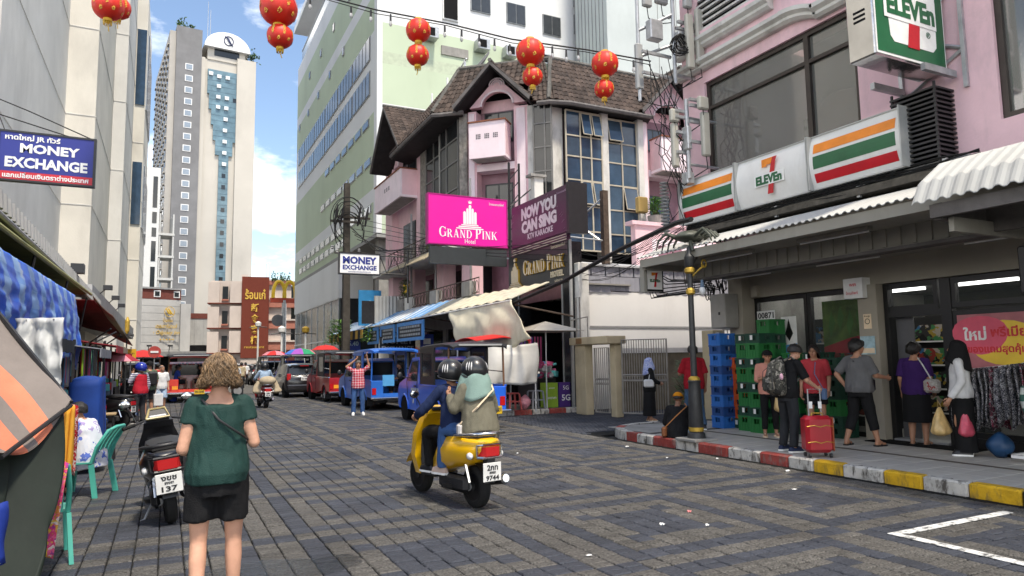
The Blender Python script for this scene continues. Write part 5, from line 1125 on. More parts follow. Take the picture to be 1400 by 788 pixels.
# hanging lanterns and bulb string
lred=mat('lantern_silk',(0.66,0.022,0.008),0.5,0.12,6)
n,l,b_=M_(lred);b_.inputs['Transmission Weight'].default_value=0.0;b_.inputs['Subsurface Weight'].default_value=0.15;b_.inputs['Subsurface Radius'].default_value=(0.1,0.02,0.01)
lgold=mat('lantern_gold',(0.66,0.40,0.03),0.5,0.2,12);lgoldp=mat('lantern_gold_print',(0.62,0.36,0.06),0.6,0.3,20)
def PDw(px,py,t):
 r=_f+(px-700)/FPX*_rc+(394-py)/FPX*_uc;return Vector((r.x*t,r.y*t,CAM_H+r.z*t))
def lantern(c,rx,rz,label,seed):
 t=thing('lantern',label,'lantern',c,seed*0.7,'red paper lanterns on the wire');rr=random.Random(seed)
 rings=[];N=36
 for j in range(13):
  a=-PI/2+PI*(0.07+0.86*j/12);rings.append([(rx*math.cos(a)**0.85*(1-0.035*(k%3==0))*math.cos(2*PI*k/N),rx*math.cos(a)**0.85*(1-0.035*(k%3==0))*math.sin(2*PI*k/N),rz*math.sin(a))for k in range(N)])
 part('shell',B().loft(rings),lred,t,smooth=50)
 pr=B()
 for k in range(7):
  th=2*PI*k/7+0.2
  for kind in range(3):
   z=[0.45,0.05,-0.5][kind]*rz+rr.uniform(-.05,.05)*rz;h=[0.16,0.26,0.12][kind]*rz*2;wd=[0.2,0.15,0.22][kind];tt=th+(kind==2)*0.45;nb=7
   for i in range(nb):
    a=2*PI*i/nb;dz=h*0.5*math.sin(a)*rr.uniform(0.5,1);da=wd*0.5*math.cos(a)*rr.uniform(0.5,1)
    zz=z+dz;q=math.sqrt(max(0.02,1-(zz/rz)**2))**0.85*rx*1.012;zz2=z+dz*0.2;q2=math.sqrt(max(0.02,1-(zz2/rz)**2))**0.85*rx*1.014;s=0.06
    P=[(q*math.cos(tt+da-s),q*math.sin(tt+da-s),zz-0.012),(q*math.cos(tt+da+s),q*math.sin(tt+da+s),zz),(q*math.cos(tt+da),q*math.sin(tt+da),zz+0.02)]
    pr.add(P,[(0,1,2)])
 part('gold_print',pr,lgoldp,t,kind='stuff')
 part('cap',B().lathe([(rx*0.30,rz*0.96),(rx*0.30,rz*1.1),(rx*0.05,rz*1.12)],14),lgold,t,smooth=40);part('collar',B().lathe([(rx*0.22,-rz*1.22),(rx*0.30,-rz*1.18),(rx*0.28,-rz*0.95),(rx*0.2,-rz*0.93)],14),lgold,t,smooth=40)
 fr_=B()
 for k in range(14):
  a=2*PI*k/14;fr_.tube([(rx*0.26*math.cos(a),rx*0.26*math.sin(a),-rz*1.18),(rx*0.24*math.cos(a+.2),rx*0.24*math.sin(a+.2),-rz*1.45)],0.006,3)
 fr_.tube([(0,0,-rz*1.2),(0.01,0,-rz*1.6),(0.02,0.01,-rz*1.9)],0.006,4)
 part('tassel',fr_,lgold,t,kind='stuff')
 return t
defs=[(572,42,10.3,17,'upper red lantern over the striped block beside the hotel roof'),(571,76,10.3,15.5,'lower red lantern under the one over the striped block'),(725,72,10.3,20,'upper red lantern of the pair over the hotel roof hip'),(728,105,10.3,14,'lower small red lantern hanging over the hotel roof hip'),(827,88,10.3,18.5,'upper red lantern over the long tiled roof near the antennas'),(826,122,10.3,13.5,'lower red lantern over the long tiled roof near the antennas'),(381,12,7.6,25,'largest red lantern high over the street, cut by the top edge'),(383,50,7.6,17.5,'red lantern hung beneath the largest lantern, against blue sky'),(148,9,9.0,20,'red lantern before the cream building, left of the pair'),(161,11,9.6,16.5,'red lantern before the cream building, half behind its neighbour')]
for i,(px,py,d,rp,lab)in enumerate(defs):
 c=PDw(px,py,d);rx=rp*d/FPX;lantern(tuple(c),rx,rx*0.92,lab,i+1)
wire=thing('bulb_wire','sagging black wire with small clear bulbs strung across the street','wire',(4,9,6.5))
wp=[(120,-70),(250,-45),(430,-8),(515,14),(610,32),(700,54),(800,68),(890,84)]
part('wire',B().tube([PDw(x,y,10.35)for x,y in wp],0.012,5).tube([PDw(x,y+3+2*(i%2),10.4)for i,(x,y)in enumerate(wp)],0.007,4),cable,wire,True)
bulbm=mat('clear_bulb',(0.55,0.56,0.56),0.1,0.05,alpha=0.7)
for x,y in((424,-4),(480,8),(507,13),(534,19),(608,34),(631,40),(655,47),(676,53),(697,60),(755,63),(774,68),(866,82),(790,66)):
 p=PDw(x,y,10.35);o=part('bulb_socket',B().cyl((p.x,p.y,p.z-0.01),(p.x,p.y,p.z-0.12),0.014,0.018,6),black,wire,True);part('bulb',B().ell((p.x,p.y,p.z-0.155),(0.026,0.026,0.045),8,6),bulbm,o,True,smooth=180)
w2=thing('bulb_wire','thin black wire with lanterns crossing above the left pavement','wire',(0,8,6))
part('wire',B().tube([PDw(60,-30,9.4),PDw(148,-14,9.1),PDw(381,-18,7.6),PDw(560,-40,7.0)],0.01,4),cable,w2,True)
# phone antennas on the store corner
ant_m=mat('antenna_grey',(0.34,0.345,0.34),0.5,0.08);ant_d=mat('antenna_beige',(0.40,0.39,0.34),0.5,0.08)
def mast(name,lab,x,y,z0,z1,panels,boxes):
 t=thing(name,lab,'antenna mast',(x,y,z0));part('pole',B().cyl((x,y,z0),(x,y,z1),0.045,n=10),steel,t,True)
 for dx,dy,z,h,wd,m in panels:
  o=part('antenna_panel',B().box(x+dx-wd/2,y+dy-0.06,z,x+dx+wd/2,y+dy+0.06,z+h,0,0.03),m,t,True)
  part('panel_bracket',B().box(x+dx*0.5-abs(dx)*0.5-0.02,y+dy*0.5-0.03,z+h*0.3,x+dx*0.5+abs(dx)*0.5+0.02,y+dy*0.5+0.03,z+h*0.3+0.06),steel,o,True)
  part('panel_bracket',B().box(x+dx*0.5-abs(dx)*0.5-0.02,y+dy*0.5-0.03,z+h*0.75,x+dx*0.5+abs(dx)*0.5+0.02,y+dy*0.5+0.03,z+h*0.75+0.06),steel,o,True)
  part('jumper_cable',B().tube([(x+dx,y+dy,z),(x+dx+0.03,y+dy,z-0.25),(x+dx*0.5,y+0.04,z-0.4),(x+0.05,y+0.05,z-0.3)],0.014,4),cable,o,True)
 for dx,dy,z,h,wd in boxes:part('radio_unit',B().box(x+dx-wd/2,y+dy-0.1,z,x+dx+wd/2,y+dy+0.1,z+h,0,0.02),steel,t,True)
 return t
mast('antenna_mast','upper phone mast with grey panels at the top of the store corner',9.85,11.5,7.6,10.4,[(0.18,-0.3,7.85,1.25,0.20,ant_d),(0.42,-0.35,7.95,1.3,0.20,ant_d),(-0.75,0.3,7.45,1.05,0.18,ant_m),(-0.55,0.2,9.35,1.0,0.24,ant_m),(-0.15,0.2,9.5,0.9,0.34,ant_m),(0.25,-0.2,9.3,1.2,0.22,ant_m)],[(-0.45,0.1,8.55,0.45,0.34),(0.1,-0.1,8.4,0.35,0.25)])
am=part('outrigger',B().tube([(9.85,11.5,9.2),(9.1,11.8,8.8)],0.035,6).tube([(9.85,11.5,8.5),(9.1,11.8,8.2)],0.035,6).cyl((9.1,11.8,7.2),(9.1,11.8,10.2),0.04,n=8).tube([(9.85,11.5,8.9),(10.5,11.5,8.9)],0.04,6).tube([(9.85,11.5,7.8),(10.5,11.5,7.8)],0.04,6),steel,bpy.data.objects['antenna_mast'],True)
mast('antenna_mast','lower phone mast with two pale panels beside the tinted store window',9.6,10.9,5.3,7.0,[(-0.22,0.15,5.55,0.95,0.16,ant_d),(0.3,-0.2,5.75,0.95,0.2,ant_d),(0.22,-0.25,6.72,0.28,0.26,ant_d),(-0.25,0.1,6.5,0.28,0.22,ant_d)],[(-0.02,0,5.9,0.5,0.12),(0.05,0.1,5.2,0.25,0.2)])
part('outrigger',B().tube([(9.6,10.9,6.6),(10.4,10.9,6.6)],0.03,6).tube([(9.6,10.9,5.6),(10.4,10.9,5.6)],0.03,6),steel,bpy.data.objects['antenna_mast.001'],True)
tb_=thing('junction_box','small ochre junction box on wires by the hotel balcony','electric box',(9.2,12,4.9));part('case',B().box(9.05,11.9,4.75,9.3,12.05,5.1,0,0.02),mat('ochre_box',(0.42,0.28,0.10),0.6),tb_,True)
ins=B()
for k in range(16):ins.lathe([(0.03,0),(0.09,0.02),(0.10,0.04),(0.03,0.06)],10,0,(9.5,11.6,4.2+0.075*k))
solo('insulator_stack',ins,steel,'stack of ribbed grey insulators beside the striped store sign','insulators',(9.5,11.6,4.1),smooth=40)
rnd_c=random.Random(21);cb_=B()
for k in range(14):
 p=Vector((9.3+rnd_c.uniform(-.3,.5),11.5,7.6+rnd_c.uniform(-.3,.6)));q=Vector((9.6+rnd_c.uniform(-.3,.6),11.3,4.6+rnd_c.uniform(-.3,.8)))
 cb_.tube([p.lerp(q,u)+Vector((0.22*math.sin(u*PI)*rnd_c.uniform(-1,1),0,0.12*math.sin(u*7+k)))for u in[i/10 for i in range(11)]],0.012,4)
for k in range(9):
 c=Vector((9.75+rnd_c.uniform(-.15,.15),11.2,8.35+rnd_c.uniform(-.1,.1)));r0=rnd_c.uniform(0.12,0.24);cb_.tube([c+Vector((r0*math.cos(a),0.05*math.sin(a*2),r0*math.sin(a)))for a in[2*PI*i/12 for i in range(13)]],0.013,4)
solo('antenna_cables',cb_,cable,'loose black cables drooping between the two phone masts','cables',(9.5,11.4,6))
sc=B();sc.tube([PDw(700,425,20)+Vector((0,0,0.2)),PDw(770,385,18),PDw(850,340,15.5),PDw(925,305,13.2),PDw(945,300,12.6)],0.05,6)
solo('service_cable',sc,cable,'thick black service cable sloping from the portal to the store corner','cable',(9,14,5))
tw=B()
for k in range(11):
 a=Vector((9.7+0.1*k,11.8,4.4+0.12*(k%5)));q=Vector((11.7,18.4+0.1*k,4.2+0.3*(k%4)));tw.tube([a.lerp(q,u)-Vector((0,0,(0.1+0.06*(k%5))*math.sin(u*PI)*2))for u in[i/10 for i in range(11)]],0.008,4)
for k in range(4):tw.tube([(11.1,18.3,4.6+0.2*k),(10.6,24,5.6+0.1*k),(8.6,35.5,8.2+0.3*k)],0.012,4)
solo('overhead_wires',tw,cable,'thin dark telephone wires fanning over the white yard wall','wires',(10.5,15,4.6))
# street lamp with the crab on top
lamp=thing('street_lamp','black cast iron street lamp post with gilt collars and hanging bulb','street lamp',(8.5,9.75,0.14))
iron=mat('cast_iron',(0.028,0.029,0.030),0.5,0.3,8,0.2,60);gilt=mat('gilt_paint',(0.50,0.32,0.05),0.45,0.25,8,metal=0.4)
lamp.scale=(0.78,0.78,1)
part('base_plate',B().box(-0.34,-0.34,0,0.34,0.34,0.05,0,0.01),concrete,lamp)
part('base',B().lathe([(0.21,0.05),(0.19,0.13),(0.15,0.16),(0.15,0.22),(0.17,0.27),(0.14,0.9),(0.13,1.0),(0.15,1.05),(0.09,1.1)],16),iron,lamp,smooth=35)
part('shaft',B().lathe([(0.075,1.1),(0.062,3.1)],14),iron,lamp,smooth=40)
for z,r in((0.2,0.17),(1.07,0.13),(2.66,0.105),(3.05,0.12)):part('collar',B().lathe([(r*0.6,z-0.06),(r,z-0.03),(r,z+0.03),(r*0.6,z+0.07)],14),gilt,lamp,smooth=40)
part('finial',B().lathe([(0.075,3.1),(0.11,3.14),(0.12,3.3),(0.06,3.36),(0.05,3.46),(0.02,3.5)],12),iron,lamp,smooth=40)
arm_=part('arm',B().tube([(0,0,2.9),(0.2,-0.05,3.05),(0.35,-0.1,3.15)],0.02,6).tube([(0.35+0.07*math.cos(a),-0.1,3.18+0.07*math.sin(a))for a in[2*PI*k/10 for k in range(11)]],0.018,5),gilt,lamp)
part('bulb',B().ell((0.28,-0.09,2.68),(0.075,0.075,0.085),12,8),white,lamp,smooth=180);part('bulb_cap',B().cyl((0.28,-0.09,2.74),(0.28,-0.09,2.88),0.05,0.03,10),mat('cap_blue',(0.10,0.16,0.24),0.5),lamp)
part('lamp_cable',B().tube([(0.02,0,3.1),(0.3,-0.05,3.4),(0.55,0,3.55),(0.7,0.2,3.6)],0.022,5).tube([(-0.1,0,3.4),(-0.18,0,3.0),(-0.12,0.0,2.72),(-0.04,0,2.66)],0.009,4),cable,lamp)
crab=thing('crab_statue','grey green crab statue perched on top of the street lamp','statue',(8.62,9.85,3.8),R(25))
crm_=mat('crab_bronze',(0.055,0.062,0.045),0.5,0.4,6,0.3,30,dirt=0.3,dcol=(0.18,0.18,0.15),dscale=5)
rr_=[]
for j in range(13):
 u=j/12;a=-PI/2+PI*u;q=max(0.03,math.cos(a))
 rr_.append([(0.33*math.sin(a),0.26*q*math.cos(t),0.13*q*math.sin(t)*(1.0 if math.sin(t)>0 else 0.6)+0.02)for t in[2*PI*k/16 for k in range(16)]])
part('carapace',B().loft(rr_),crm_,crab,smooth=180)
for s in(-1,1):
 for k in range(4):
  x0=-0.18+0.13*k;o=part('leg',B().tube([(x0,s*0.18,0.0),(x0-0.05+0.05*k,s*0.36,0.12),(x0-0.09+0.09*k,s*0.50,-0.02),(x0-0.1+0.1*k,s*0.55,-0.2)],[0.035,0.032,0.022,0.008],6),crm_,crab,smooth=180)
 part('claw',B().tube([(0.22,s*0.15,0.02),(0.42,s*0.26,0.14),(0.56,s*0.18,0.12)],[0.035,0.045,0.05],7).ell((0.64,s*0.12,0.11),(0.12,0.06,0.06),8,6).tube([(0.70,s*0.14,0.11),(0.80,s*0.08,0.13),(0.86,s*0.03,0.10)],[0.04,0.028,0.006],6).tube([(0.68,s*0.08,0.09),(0.76,s*0.02,0.07),(0.82,s*-0.01,0.08)],[0.03,0.02,0.005],6),crm_,crab,smooth=180)
 part('eye',B().tube([(0.30,s*0.06,0.08),(0.36,s*0.07,0.15)],[0.015,0.022],6),crm_,crab,smooth=180)
part('support',B().cyl((-0.1,-0.05,-0.05),(-0.12,-0.1,-0.25),0.04,n=8),crm_,crab)
# utility pole, money exchange boards
up_=thing('utility_pole','dark square concrete utility pole with crossarms and looping cables','utility pole',(8.3,36,0))
dkc=mat('dark_concrete',(0.065,0.058,0.05),0.95,0.3,4,0.3,30,dirt=0.4)
part('shaft',B().loft([[(8.3+a*w_,36+c*w_,z)for a,c in((-1,-1),(1,-1),(1,1),(-1,1))]for z,w_ in((0,0.2),(11,0.14))]),dkc,up_,True)
for z,dx in((9.1,0.8),(8.85,-0.2),(7.2,0.5)):part('crossarm',B().box(8.3-0.8+dx*0.3,35.78,z,8.3+0.8+dx*0.5,35.86,z+0.12),dkc,up_,True)
for x in(7.6,7.9,8.8,9.2):part('fuse_cutout',B().tube([(x,35.7,8.7),(x+0.1,35.65,9.4),(x+0.15,35.6,9.75)],[0.05,0.07,0.03],7),black,up_,True)
for x,z in((7.5,7.4),(7.75,7.2),(8.9,7.3)):part('insulator',B().lathe([(0.03,0),(0.1,0.05),(0.05,0.1),(0.1,0.15),(0.03,0.2)],8,0,(x,35.7,z)),ant_m,up_,True)
lc=B();rc_=random.Random(5)
for k in range(9):
 r0=rc_.uniform(0.6,1.3);cz=rc_.uniform(8.2,9.2);a0=rc_.uniform(-0.6,0.5);lc.tube([(8.3+0.75*r0*math.cos(a0+t),35.6-0.1*k*0.3,cz+r0*math.sin(a0+t))for t in[4.2*i/14 for i in range(15)]],0.02,4)
for k in range(5):lc.tube([(8.3+0.12*k,35.7,8.8-0.2*k),(9.2+0.2*k,34,7.2),(10.4,32-k,6.6)],0.018,4)
part('cable_loops',lc,cable,up_,True,kind='stuff')
mx_=thing('exchange_sign','white money exchange board with navy letters on a black bracket','sign',(7.5,30,5.4))
part('panel',B().box(6.63,29.95,5.46,8.37,30.12,6.31),wht,mx_,True);part('frame',B().box(6.58,29.93,5.41,6.63,30.14,6.36).box(8.37,29.93,5.41,8.42,30.14,6.36).box(6.63,29.93,6.31,8.37,30.14,6.36).box(6.63,29.93,5.41,8.37,30.14,5.46),black,mx_,True)
fr=frame((7.5,29.948,5.885),RX);b=B();text(b,'MONEY',fr,0,0.15,w=1.5,h=0.34,bold=0.045);text(b,'EXCHANGE',fr,0,-0.17,w=1.5,h=0.21,bold=0.04);text(b,'แลกเปลี่ยนเงินตราต่างประเทศ',fr,0,-0.35,w=1.0,h=0.07)
part('lettering',b,mat('navy_print',(0.012,0.025,0.20),0.5),mx_,True)
bk=B()
for z in(5.5,6.3):bk.tube([(8.42,30.03,z),(9.75,30.03,z)],0.03,5)
for k in range(4):bk.tube([(8.42+0.33*k,30.03,5.5 if k%2 else 6.3),(8.75+0.33*k,30.03,6.3 if k%2 else 5.5)],0.018,4)
bk.tube([(9.72,30.03,4.2),(9.72,30.03,6.6)],0.04,6);part('bracket',bk,blackm,mx_,True)
m1=thing('exchange_sign','blue and red money exchange board hanging over the left stalls','sign',(-1.6,11,4.1))
navy=mat('sign_navy',(0.012,0.022,0.22),0.45,0.05);sred=mat('sign_scarlet',(0.52,0.012,0.03),0.45,0.05)
part('panel',B().box(-2.14,11.0,4.235,-1.07,11.08,4.765),navy,m1,True);part('lower_band',B().box(-2.14,11.0,4.125,-1.07,11.08,4.233),sred,m1,True)
part('frame',B().box(-2.17,10.99,4.10,-2.14,11.09,4.79).box(-1.07,10.99,4.10,-1.04,11.09,4.79).box(-2.14,10.99,4.765,-1.07,11.09,4.79).box(-2.14,10.99,4.10,-1.07,11.09,4.125),black,m1,True)
fr=frame((-1.605,10.998,4.45),RX);b=B();text(b,'หาดใหญ่ JR ทัวร์',fr,-0.17,0.245,w=0.62,h=0.1,bold=0.03,ext=0.004);text(b,'MONEY',fr,0.03,0.11,w=0.68,h=0.13,bold=0.04,ext=0.004);text(b,'EXCHANGE',fr,0.0,-0.09,w=0.94,h=0.145,bold=0.04,ext=0.004);text(b,'แลกเปลี่ยนเงินตราต่างประเทศ',fr,0,-0.265,w=0.98,h=0.075,bold=0.03,ext=0.004)
part('lettering',b,wht,m1,True);m1 .location.x+=0.075;part('stay_wire',B().tube([(-2.1,11.04,4.79),(-2.3,11.2,5.3)],0.008,4).tube([(-1.1,11.04,4.79),(-1.9,11.4,5.2),(-2.6,11.6,5.5)],0.008,4).tube([(-1.35,11.04,4.79),(-2.6,11.2,5.15)],0.008,4),cable,m1,True)
# awnings along the hotel
aw=thing('striped_awning','long blue and cream striped sheet awning sloping over the hotel shops','awning',(9,29,3.3))
am_b=stripes('awning_blue_stripe',[(0.13,0.30,0.55),(0.55,0.56,0.55)],1,0.42,0.7,0.15);am_c=stripes('awning_cream_stripe',[(0.55,0.50,0.36),(0.48,0.45,0.36)],1,0.42,0.75,0.2);am_d=stripes('awning_ochre_stripe',[(0.42,0.25,0.05),(0.03,0.03,0.03)],1,0.5,0.8,0.2)
def sheet(p0,p1,q0,q1,sag=0.0,th=0.02,nu=24,nv=4,wav=0.0):
 p0,p1,q0,q1=map(Vector,(p0,p1,q0,q1));b=B()
 return b.grid(lambda u,v:p0 .lerp(p1,u).lerp(q0 .lerp(q1,u),v)+Vector((0,0,-sag*math.sin(v*PI)*(1+0.3*math.sin(u*9))+wav*math.sin(u*nu*1.57))),nu,nv,0,th)
part('sheet',sheet((8.8,25.2,3.30),(8.8,34.0,3.28),(10.08,25.2,3.98),(10.08,34.0,3.98),wav=0.02,nu=48),am_b,aw,True);part('sheet',sheet((8.8,17.7,3.34),(8.8,25.18,3.31),(10.6,18.6,3.98),(10.08,25.18,3.98),wav=0.02,nu=40),am_c,aw,True)
part('sheet',sheet((8.7,34.1,3.2),(8.6,41.5,3.15),(10.08,34.1,3.9),(10.08,41.5,3.9),nu=30),am_b,aw,True);part('valance',sheet((8.7,34.1,2.75),(8.6,41.5,2.7),(8.72,34.1,3.2),(8.62,41.5,3.15),nu=30,nv=1),am_d,aw,True)
for y in(18.2,21.5,25.2,29.6,34,38):part('strut',B().tube([(8.82,y,3.28),(11.2,y,2.9)],0.03,5),MATS['rusty_iron'],aw,True)
part('edge_tube',B().tube([(8.8,17.7,3.3),(8.8,34,3.26)],0.03,6),oldw,aw,True)
dkprint=mat('dark_banner',(0.022,0.025,0.03),0.6,0.4,4);bluef=mat('banner_blue',(0.06,0.24,0.55),0.55)
for k,(y0,y1)in enumerate(((25.4,28.8),(29.2,31.4),(31.8,33.6))):
 t=thing('banner_panel',['nearest dark printed banner framed in blue under the striped awning','middle dark printed banner framed in blue under the striped awning','farthest dark printed banner framed in blue under the striped awning'][k],'banner',(8.85,y0,2.6),0,'blue framed banners under the awning')
 part('panel',B().box(8.84,y0+0.16,2.55,8.87,y1-0.16,3.05),dkprint,t,True);part('frame',B().box(8.82,y0,2.42,8.89,y0+0.16,3.2).box(8.82,y1-0.16,2.42,8.89,y1,3.2).box(8.825,y0+0.16,2.42,8.885,y1-0.16,2.55).box(8.825,y0+0.16,3.05,8.885,y1-0.16,3.2),bluef,t,True)
 b=B();fr=frame((8.838,(y0+y1)/2,2.8),RS)
 for r_ in range(3):
  x=-(y1-y0)/2+0.4
  while x<(y1-y0)/2-0.5:w_=rnd.uniform(0.08,0.3);fbox(b,fr,x,0.14-0.16*r_,0,x+w_,0.14-0.16*r_+0.09,0.003);x+=w_+0.05
 part('print',b,mat('banner_print',(0.30,0.32,0.33),0.6),t,True,kind='stuff')
t=thing('shop_sign','dark money exchange board under the awning behind the second blue truck','sign',(9.6,31,2.3));part('panel',B().box(8.7,31.0,1.98,10.4,31.06,2.72),dkprint,t,True);b=B();fr=frame((9.55,30.998,2.35),RX);text(b,'MONEY',fr,0,0.17,w=1.5,h=0.27,bold=0.03);text(b,'EXCHANGE',fr,0,-0.17,w=1.5,h=0.22,bold=0.03);part('lettering',b,mat('sign_silver',(0.40,0.41,0.42),0.5),t,True)
t=thing('shop_sign','small blue hanging sign with white bus mark under the awning','sign',(9.9,28,2.2));part('panel',B().box(9.62,28.0,2.05,10.2,28.05,2.72),mat('sign_royal',(0.02,0.05,0.30),0.5),t,True);b=B();fr=frame((9.91,27.998,2.38),RX);fbox(b,fr,-0.16,-0.08,0,0.16,0.16,0.004);text(b,'TAXI',fr,0,-0.2,w=0.34,h=0.1,bold=0.03);part('lettering',b,wht,t,True)
t=thing('shop_sign','tall blue vertical shop board with pale marks beside the utility pole','sign',(9.2,35,4));part('panel',B().box(8.6,34.5,3.4,9.75,34.6,5.2),mat('sign_cyan',(0.02,0.20,0.42),0.5,0.15),t,True);b=B();fr=frame((9.17,34.498,4.3),RX);b.tube([fr@Vector((0.32*math.cos(a),0.32*math.sin(a),0.004))for a in[2*PI*k/16 for k in range(17)]],0.05,4);text(b,'S',fr,0,0.0,h=0.36,bold=0.03);text(b,'30',fr,0.0,-0.62,w=0.5,bold=0.03);part('lettering',b,mat('sign_sky',(0.45,0.62,0.72),0.5),t,True)
t=thing('shop_sign','small dark blue sign with pale digits at the far awning end','sign',(8.9,36.5,2.5));part('panel',B().box(8.3,36.5,2.2,9.2,36.56,2.9),mat('sign_royal',(0.02,0.05,0.30),0.5),t,True);b=B();text(b,'45.40',frame((8.75,36.498,2.55),RX),0,0,w=0.7,h=0.25,bold=0.02);part('lettering',b,mat('sign_sky',(0.45,0.62,0.72),0.5),t,True)
t=thing('folded_shutter','white corrugated sheet propped upright on the striped awning','shutter',(9.3,32.5,3.4))
b=B();b.loft([[Vector((8.9+1.55*i/18,32.6+(0.07 if i%2 else 0),z))for i in range(19)]+[Vector((10.45,32.75,z)),Vector((8.9,32.75,z))]for z in(3.42,4.75)]);part('sheet',b,galv,t,True);part('side_frame',B().box(8.3,32.7,3.4,8.9,32.75,4.5),blackm,t,True)
t=thing('wall_lettering','gold shop lettering on the dark wall behind the utility pole','lettering',(12,48.3,6.5));b=B();fr=frame((16.3,48.45,7.0),RX);text(b,'MUANG THAI',fr,0.2,1.1,w=4.2,h=1.0,bold=0.03,ext=0.08);text(b,'HOTEL',fr,-0.6,-0.2,w=2.4,h=0.7,bold=0.03,ext=0.08);part('letters',b,gold,t,True)
for k in range(5):
 x=14.5+0.9*k;z0=8.6;t=thing('flag_pole',['leftmost white flag pole','second white flag pole from the left','middle white flag pole','fourth white flag pole from the left','rightmost white flag pole'][k]+' on the striped block terrace','flag',(x,46,z0),0,'flag poles on the block terrace');part('pole',B().cyl((x,46,z0),(x,46,z0+3.2),0.035,n=6),white,t,True)
 fm_=[mat('flag_red',(0.5,0.05,0.08),0.8),mat('flag_cream',(0.55,0.5,0.45),0.8)][k%2];part('flag',B().grid(lambda u,v:(x+0.05+0.35*u,46+0.06*math.sin(u*6),z0+3.1-0.5*v-0.25*u),4,3,0,0.01),fm_,t,True)
canv=mat('stained_canvas',(0.60,0.55,0.42),0.95,0.10,2,0.15,30,dirt=0.7,dcol=(0.34,0.22,0.07),dscale=0.8)
cs=B();P=[Vector(p)for p in((8.82,22.6,3.30),(8.82,17.7,3.33),(8.62,21.2,2.22),(8.74,16.2,2.10))]
cs.grid(lambda u,v:P[0].lerp(P[1],u).lerp(P[2].lerp(P[3],u),v)+Vector((-0.10*math.sin(v*PI*0.9)+(0.03+0.05*v)*math.sin(u*13+v*5)*math.sin(v*2.4)+0.05*noise.noise(Vector((u*7,v*3,2))),0.05*math.sin(v*7),0.10*math.sin(u*7)*v*v-0.14*v*math.sin(u*PI)+0.04*noise.noise(Vector((u*12,v*6,5))))),40,14,0,0.01)
solo('canvas_sheet',cs,canv,'stained cream canvas sheet sagging from the awning edge','canvas',(8.6,19.5,2.8),smooth=180)
st_=thing('market_stall','corner market stall with red top, dark counter and piled goods','market stall',(9.5,18.6,0.13))
part('red_top',B().grid(lambda u,v:(7.62+1.75*u,17.55+1.6*v,2.15+0.10*math.sin(v*PI)+0.10*(1-abs(2*u-1))),12,6,0,0.02),mat('red_tarp',(0.48,0.018,0.014),0.6,0.12),st_,True,smooth=60)
wcl=mat('white_cloth',(0.60,0.59,0.56),0.9,0.08,2,0.2,10,dirt=0.2,dcol=(0.4,0.38,0.34))
part('hung_cloth',B().grid(lambda u,v:(7.86+1.7*u+0.04*math.sin(v*4),17.55-0.07*math.sin(u*PI)*math.sin(v*PI*0.8)*1.6+0.05*math.sin(u*11+v*4)*v+0.03*math.sin(u*25)*v,2.08-1.17*v-0.02*math.cos(u*9)*v-(0.06*math.sin(u*PI)if v<0.2 else 0)),36,16,0,0.008),wcl,st_,True,smooth=180)
for x,y in((7.75,17.6),(9.5,17.6),(7.75,19.2),(9.5,19.2)):part('stall_leg',B().cyl((x,y,0.13),(x,y,2.1),0.025,n=6),steel,st_,True)
part('counter',B().box(10.45,19.2,0.13,11.1,20.6,1.0),bf,st_,True);part('back_rack',B().box(10.3,20.8,0.13,11.25,21.0,2.5),dark,st_,True)
rg=random.Random(8)
gm_=[mat('goods_'+nme,c,0.6,0.1)for nme,c in(('white',(0.6,0.6,0.62)),('pink',(0.6,0.1,0.25)),('blue',(0.1,0.25,0.5)),('black',(0.02,0.02,0.02)),('grey',(0.3,0.3,0.33)),('lime',(0.25,0.4,0.04)),('purple',(0.07,0.03,0.18)),('red',(0.45,0.03,0.03)),('teal',(0.08,0.35,0.38)))]
for k in range(90):
 x=rg.uniform(10.3,11.15);y=rg.uniform(19.2,20.4);z=1.0+rg.random()**1.6*0.42;s=rg.uniform(0.05,0.13)
 b=B();b.box(-s,-s*0.6,0,s,s*0.6,s*rg.uniform(0.7,1.6),0,0.01)
 o=part('packet',b,gm_[rg.choice([0,0,0,4,4,1,2,8])],st_);o.matrix_local=Matrix.Translation((x-9.5,y-18.6,z-0.13))@Euler((rg.uniform(-.4,.4),rg.uniform(-.4,.4),rg.uniform(0,3))).to_matrix().to_4x4()
for k in range(16):
 x=10.4+0.055*k;part('hung_shirt',B().box(x,20.3,1.5+rg.uniform(0,.2),x+0.05,20.75,2.35,0,0.01),gm_[rg.choice([3,3,1,7,3,6])],st_,True)
for nm,lab,x,y,c,txt in(('goods_box','lime green printed box on the ground by the stall counter',10.6,18.75,5,'ลดราคา'),('goods_box','dark purple box with white five gee print beside the lime box',11.1,18.75,6,'5G')):
 t=thing(nm,lab,'box',(x,y,0.13));part('carton',B().box(x-0.24,y-0.15,0.13,x+0.22,y+0.15,0.88,0,0.01),gm_[c],t,True);b=B();text(b,txt,frame((x,y-0.151,0.42),RX),0,0,w=0.3,bold=0.02,ext=0.004);text(b,txt,frame((x,y-0.151,0.72),RX),0,0,w=0.2,ext=0.004);part('print',b,wht,t,True)
def stool(x,y,z,h,w_,m,label):
 t=thing('plastic_stool',label,'stool',(x,y,z));part('seat',B().box(-w_/2,-w_/2,h-0.04,w_/2,w_/2,h,0,0.012),m,t)
 for a in(-1,1):
  for c in(-1,1):part('leg',B().loft([[(a*(w_/2-0.01+0.05*(1-zz/h))+dx,c*(w_/2-0.01+0.05*(1-zz/h))+dy,zz)for dx,dy in((-0.022,-0.022),(0.022,-0.022),(0.022,0.022),(-0.022,0.022))]for zz in(0,h-0.03)]),m,t)
 for a in(-1,1):part('stretcher',B().box(-w_/2,a*w_/2-0.01,h*0.45,w_/2,a*w_/2+0.01,h*0.52),m,t)
 return t
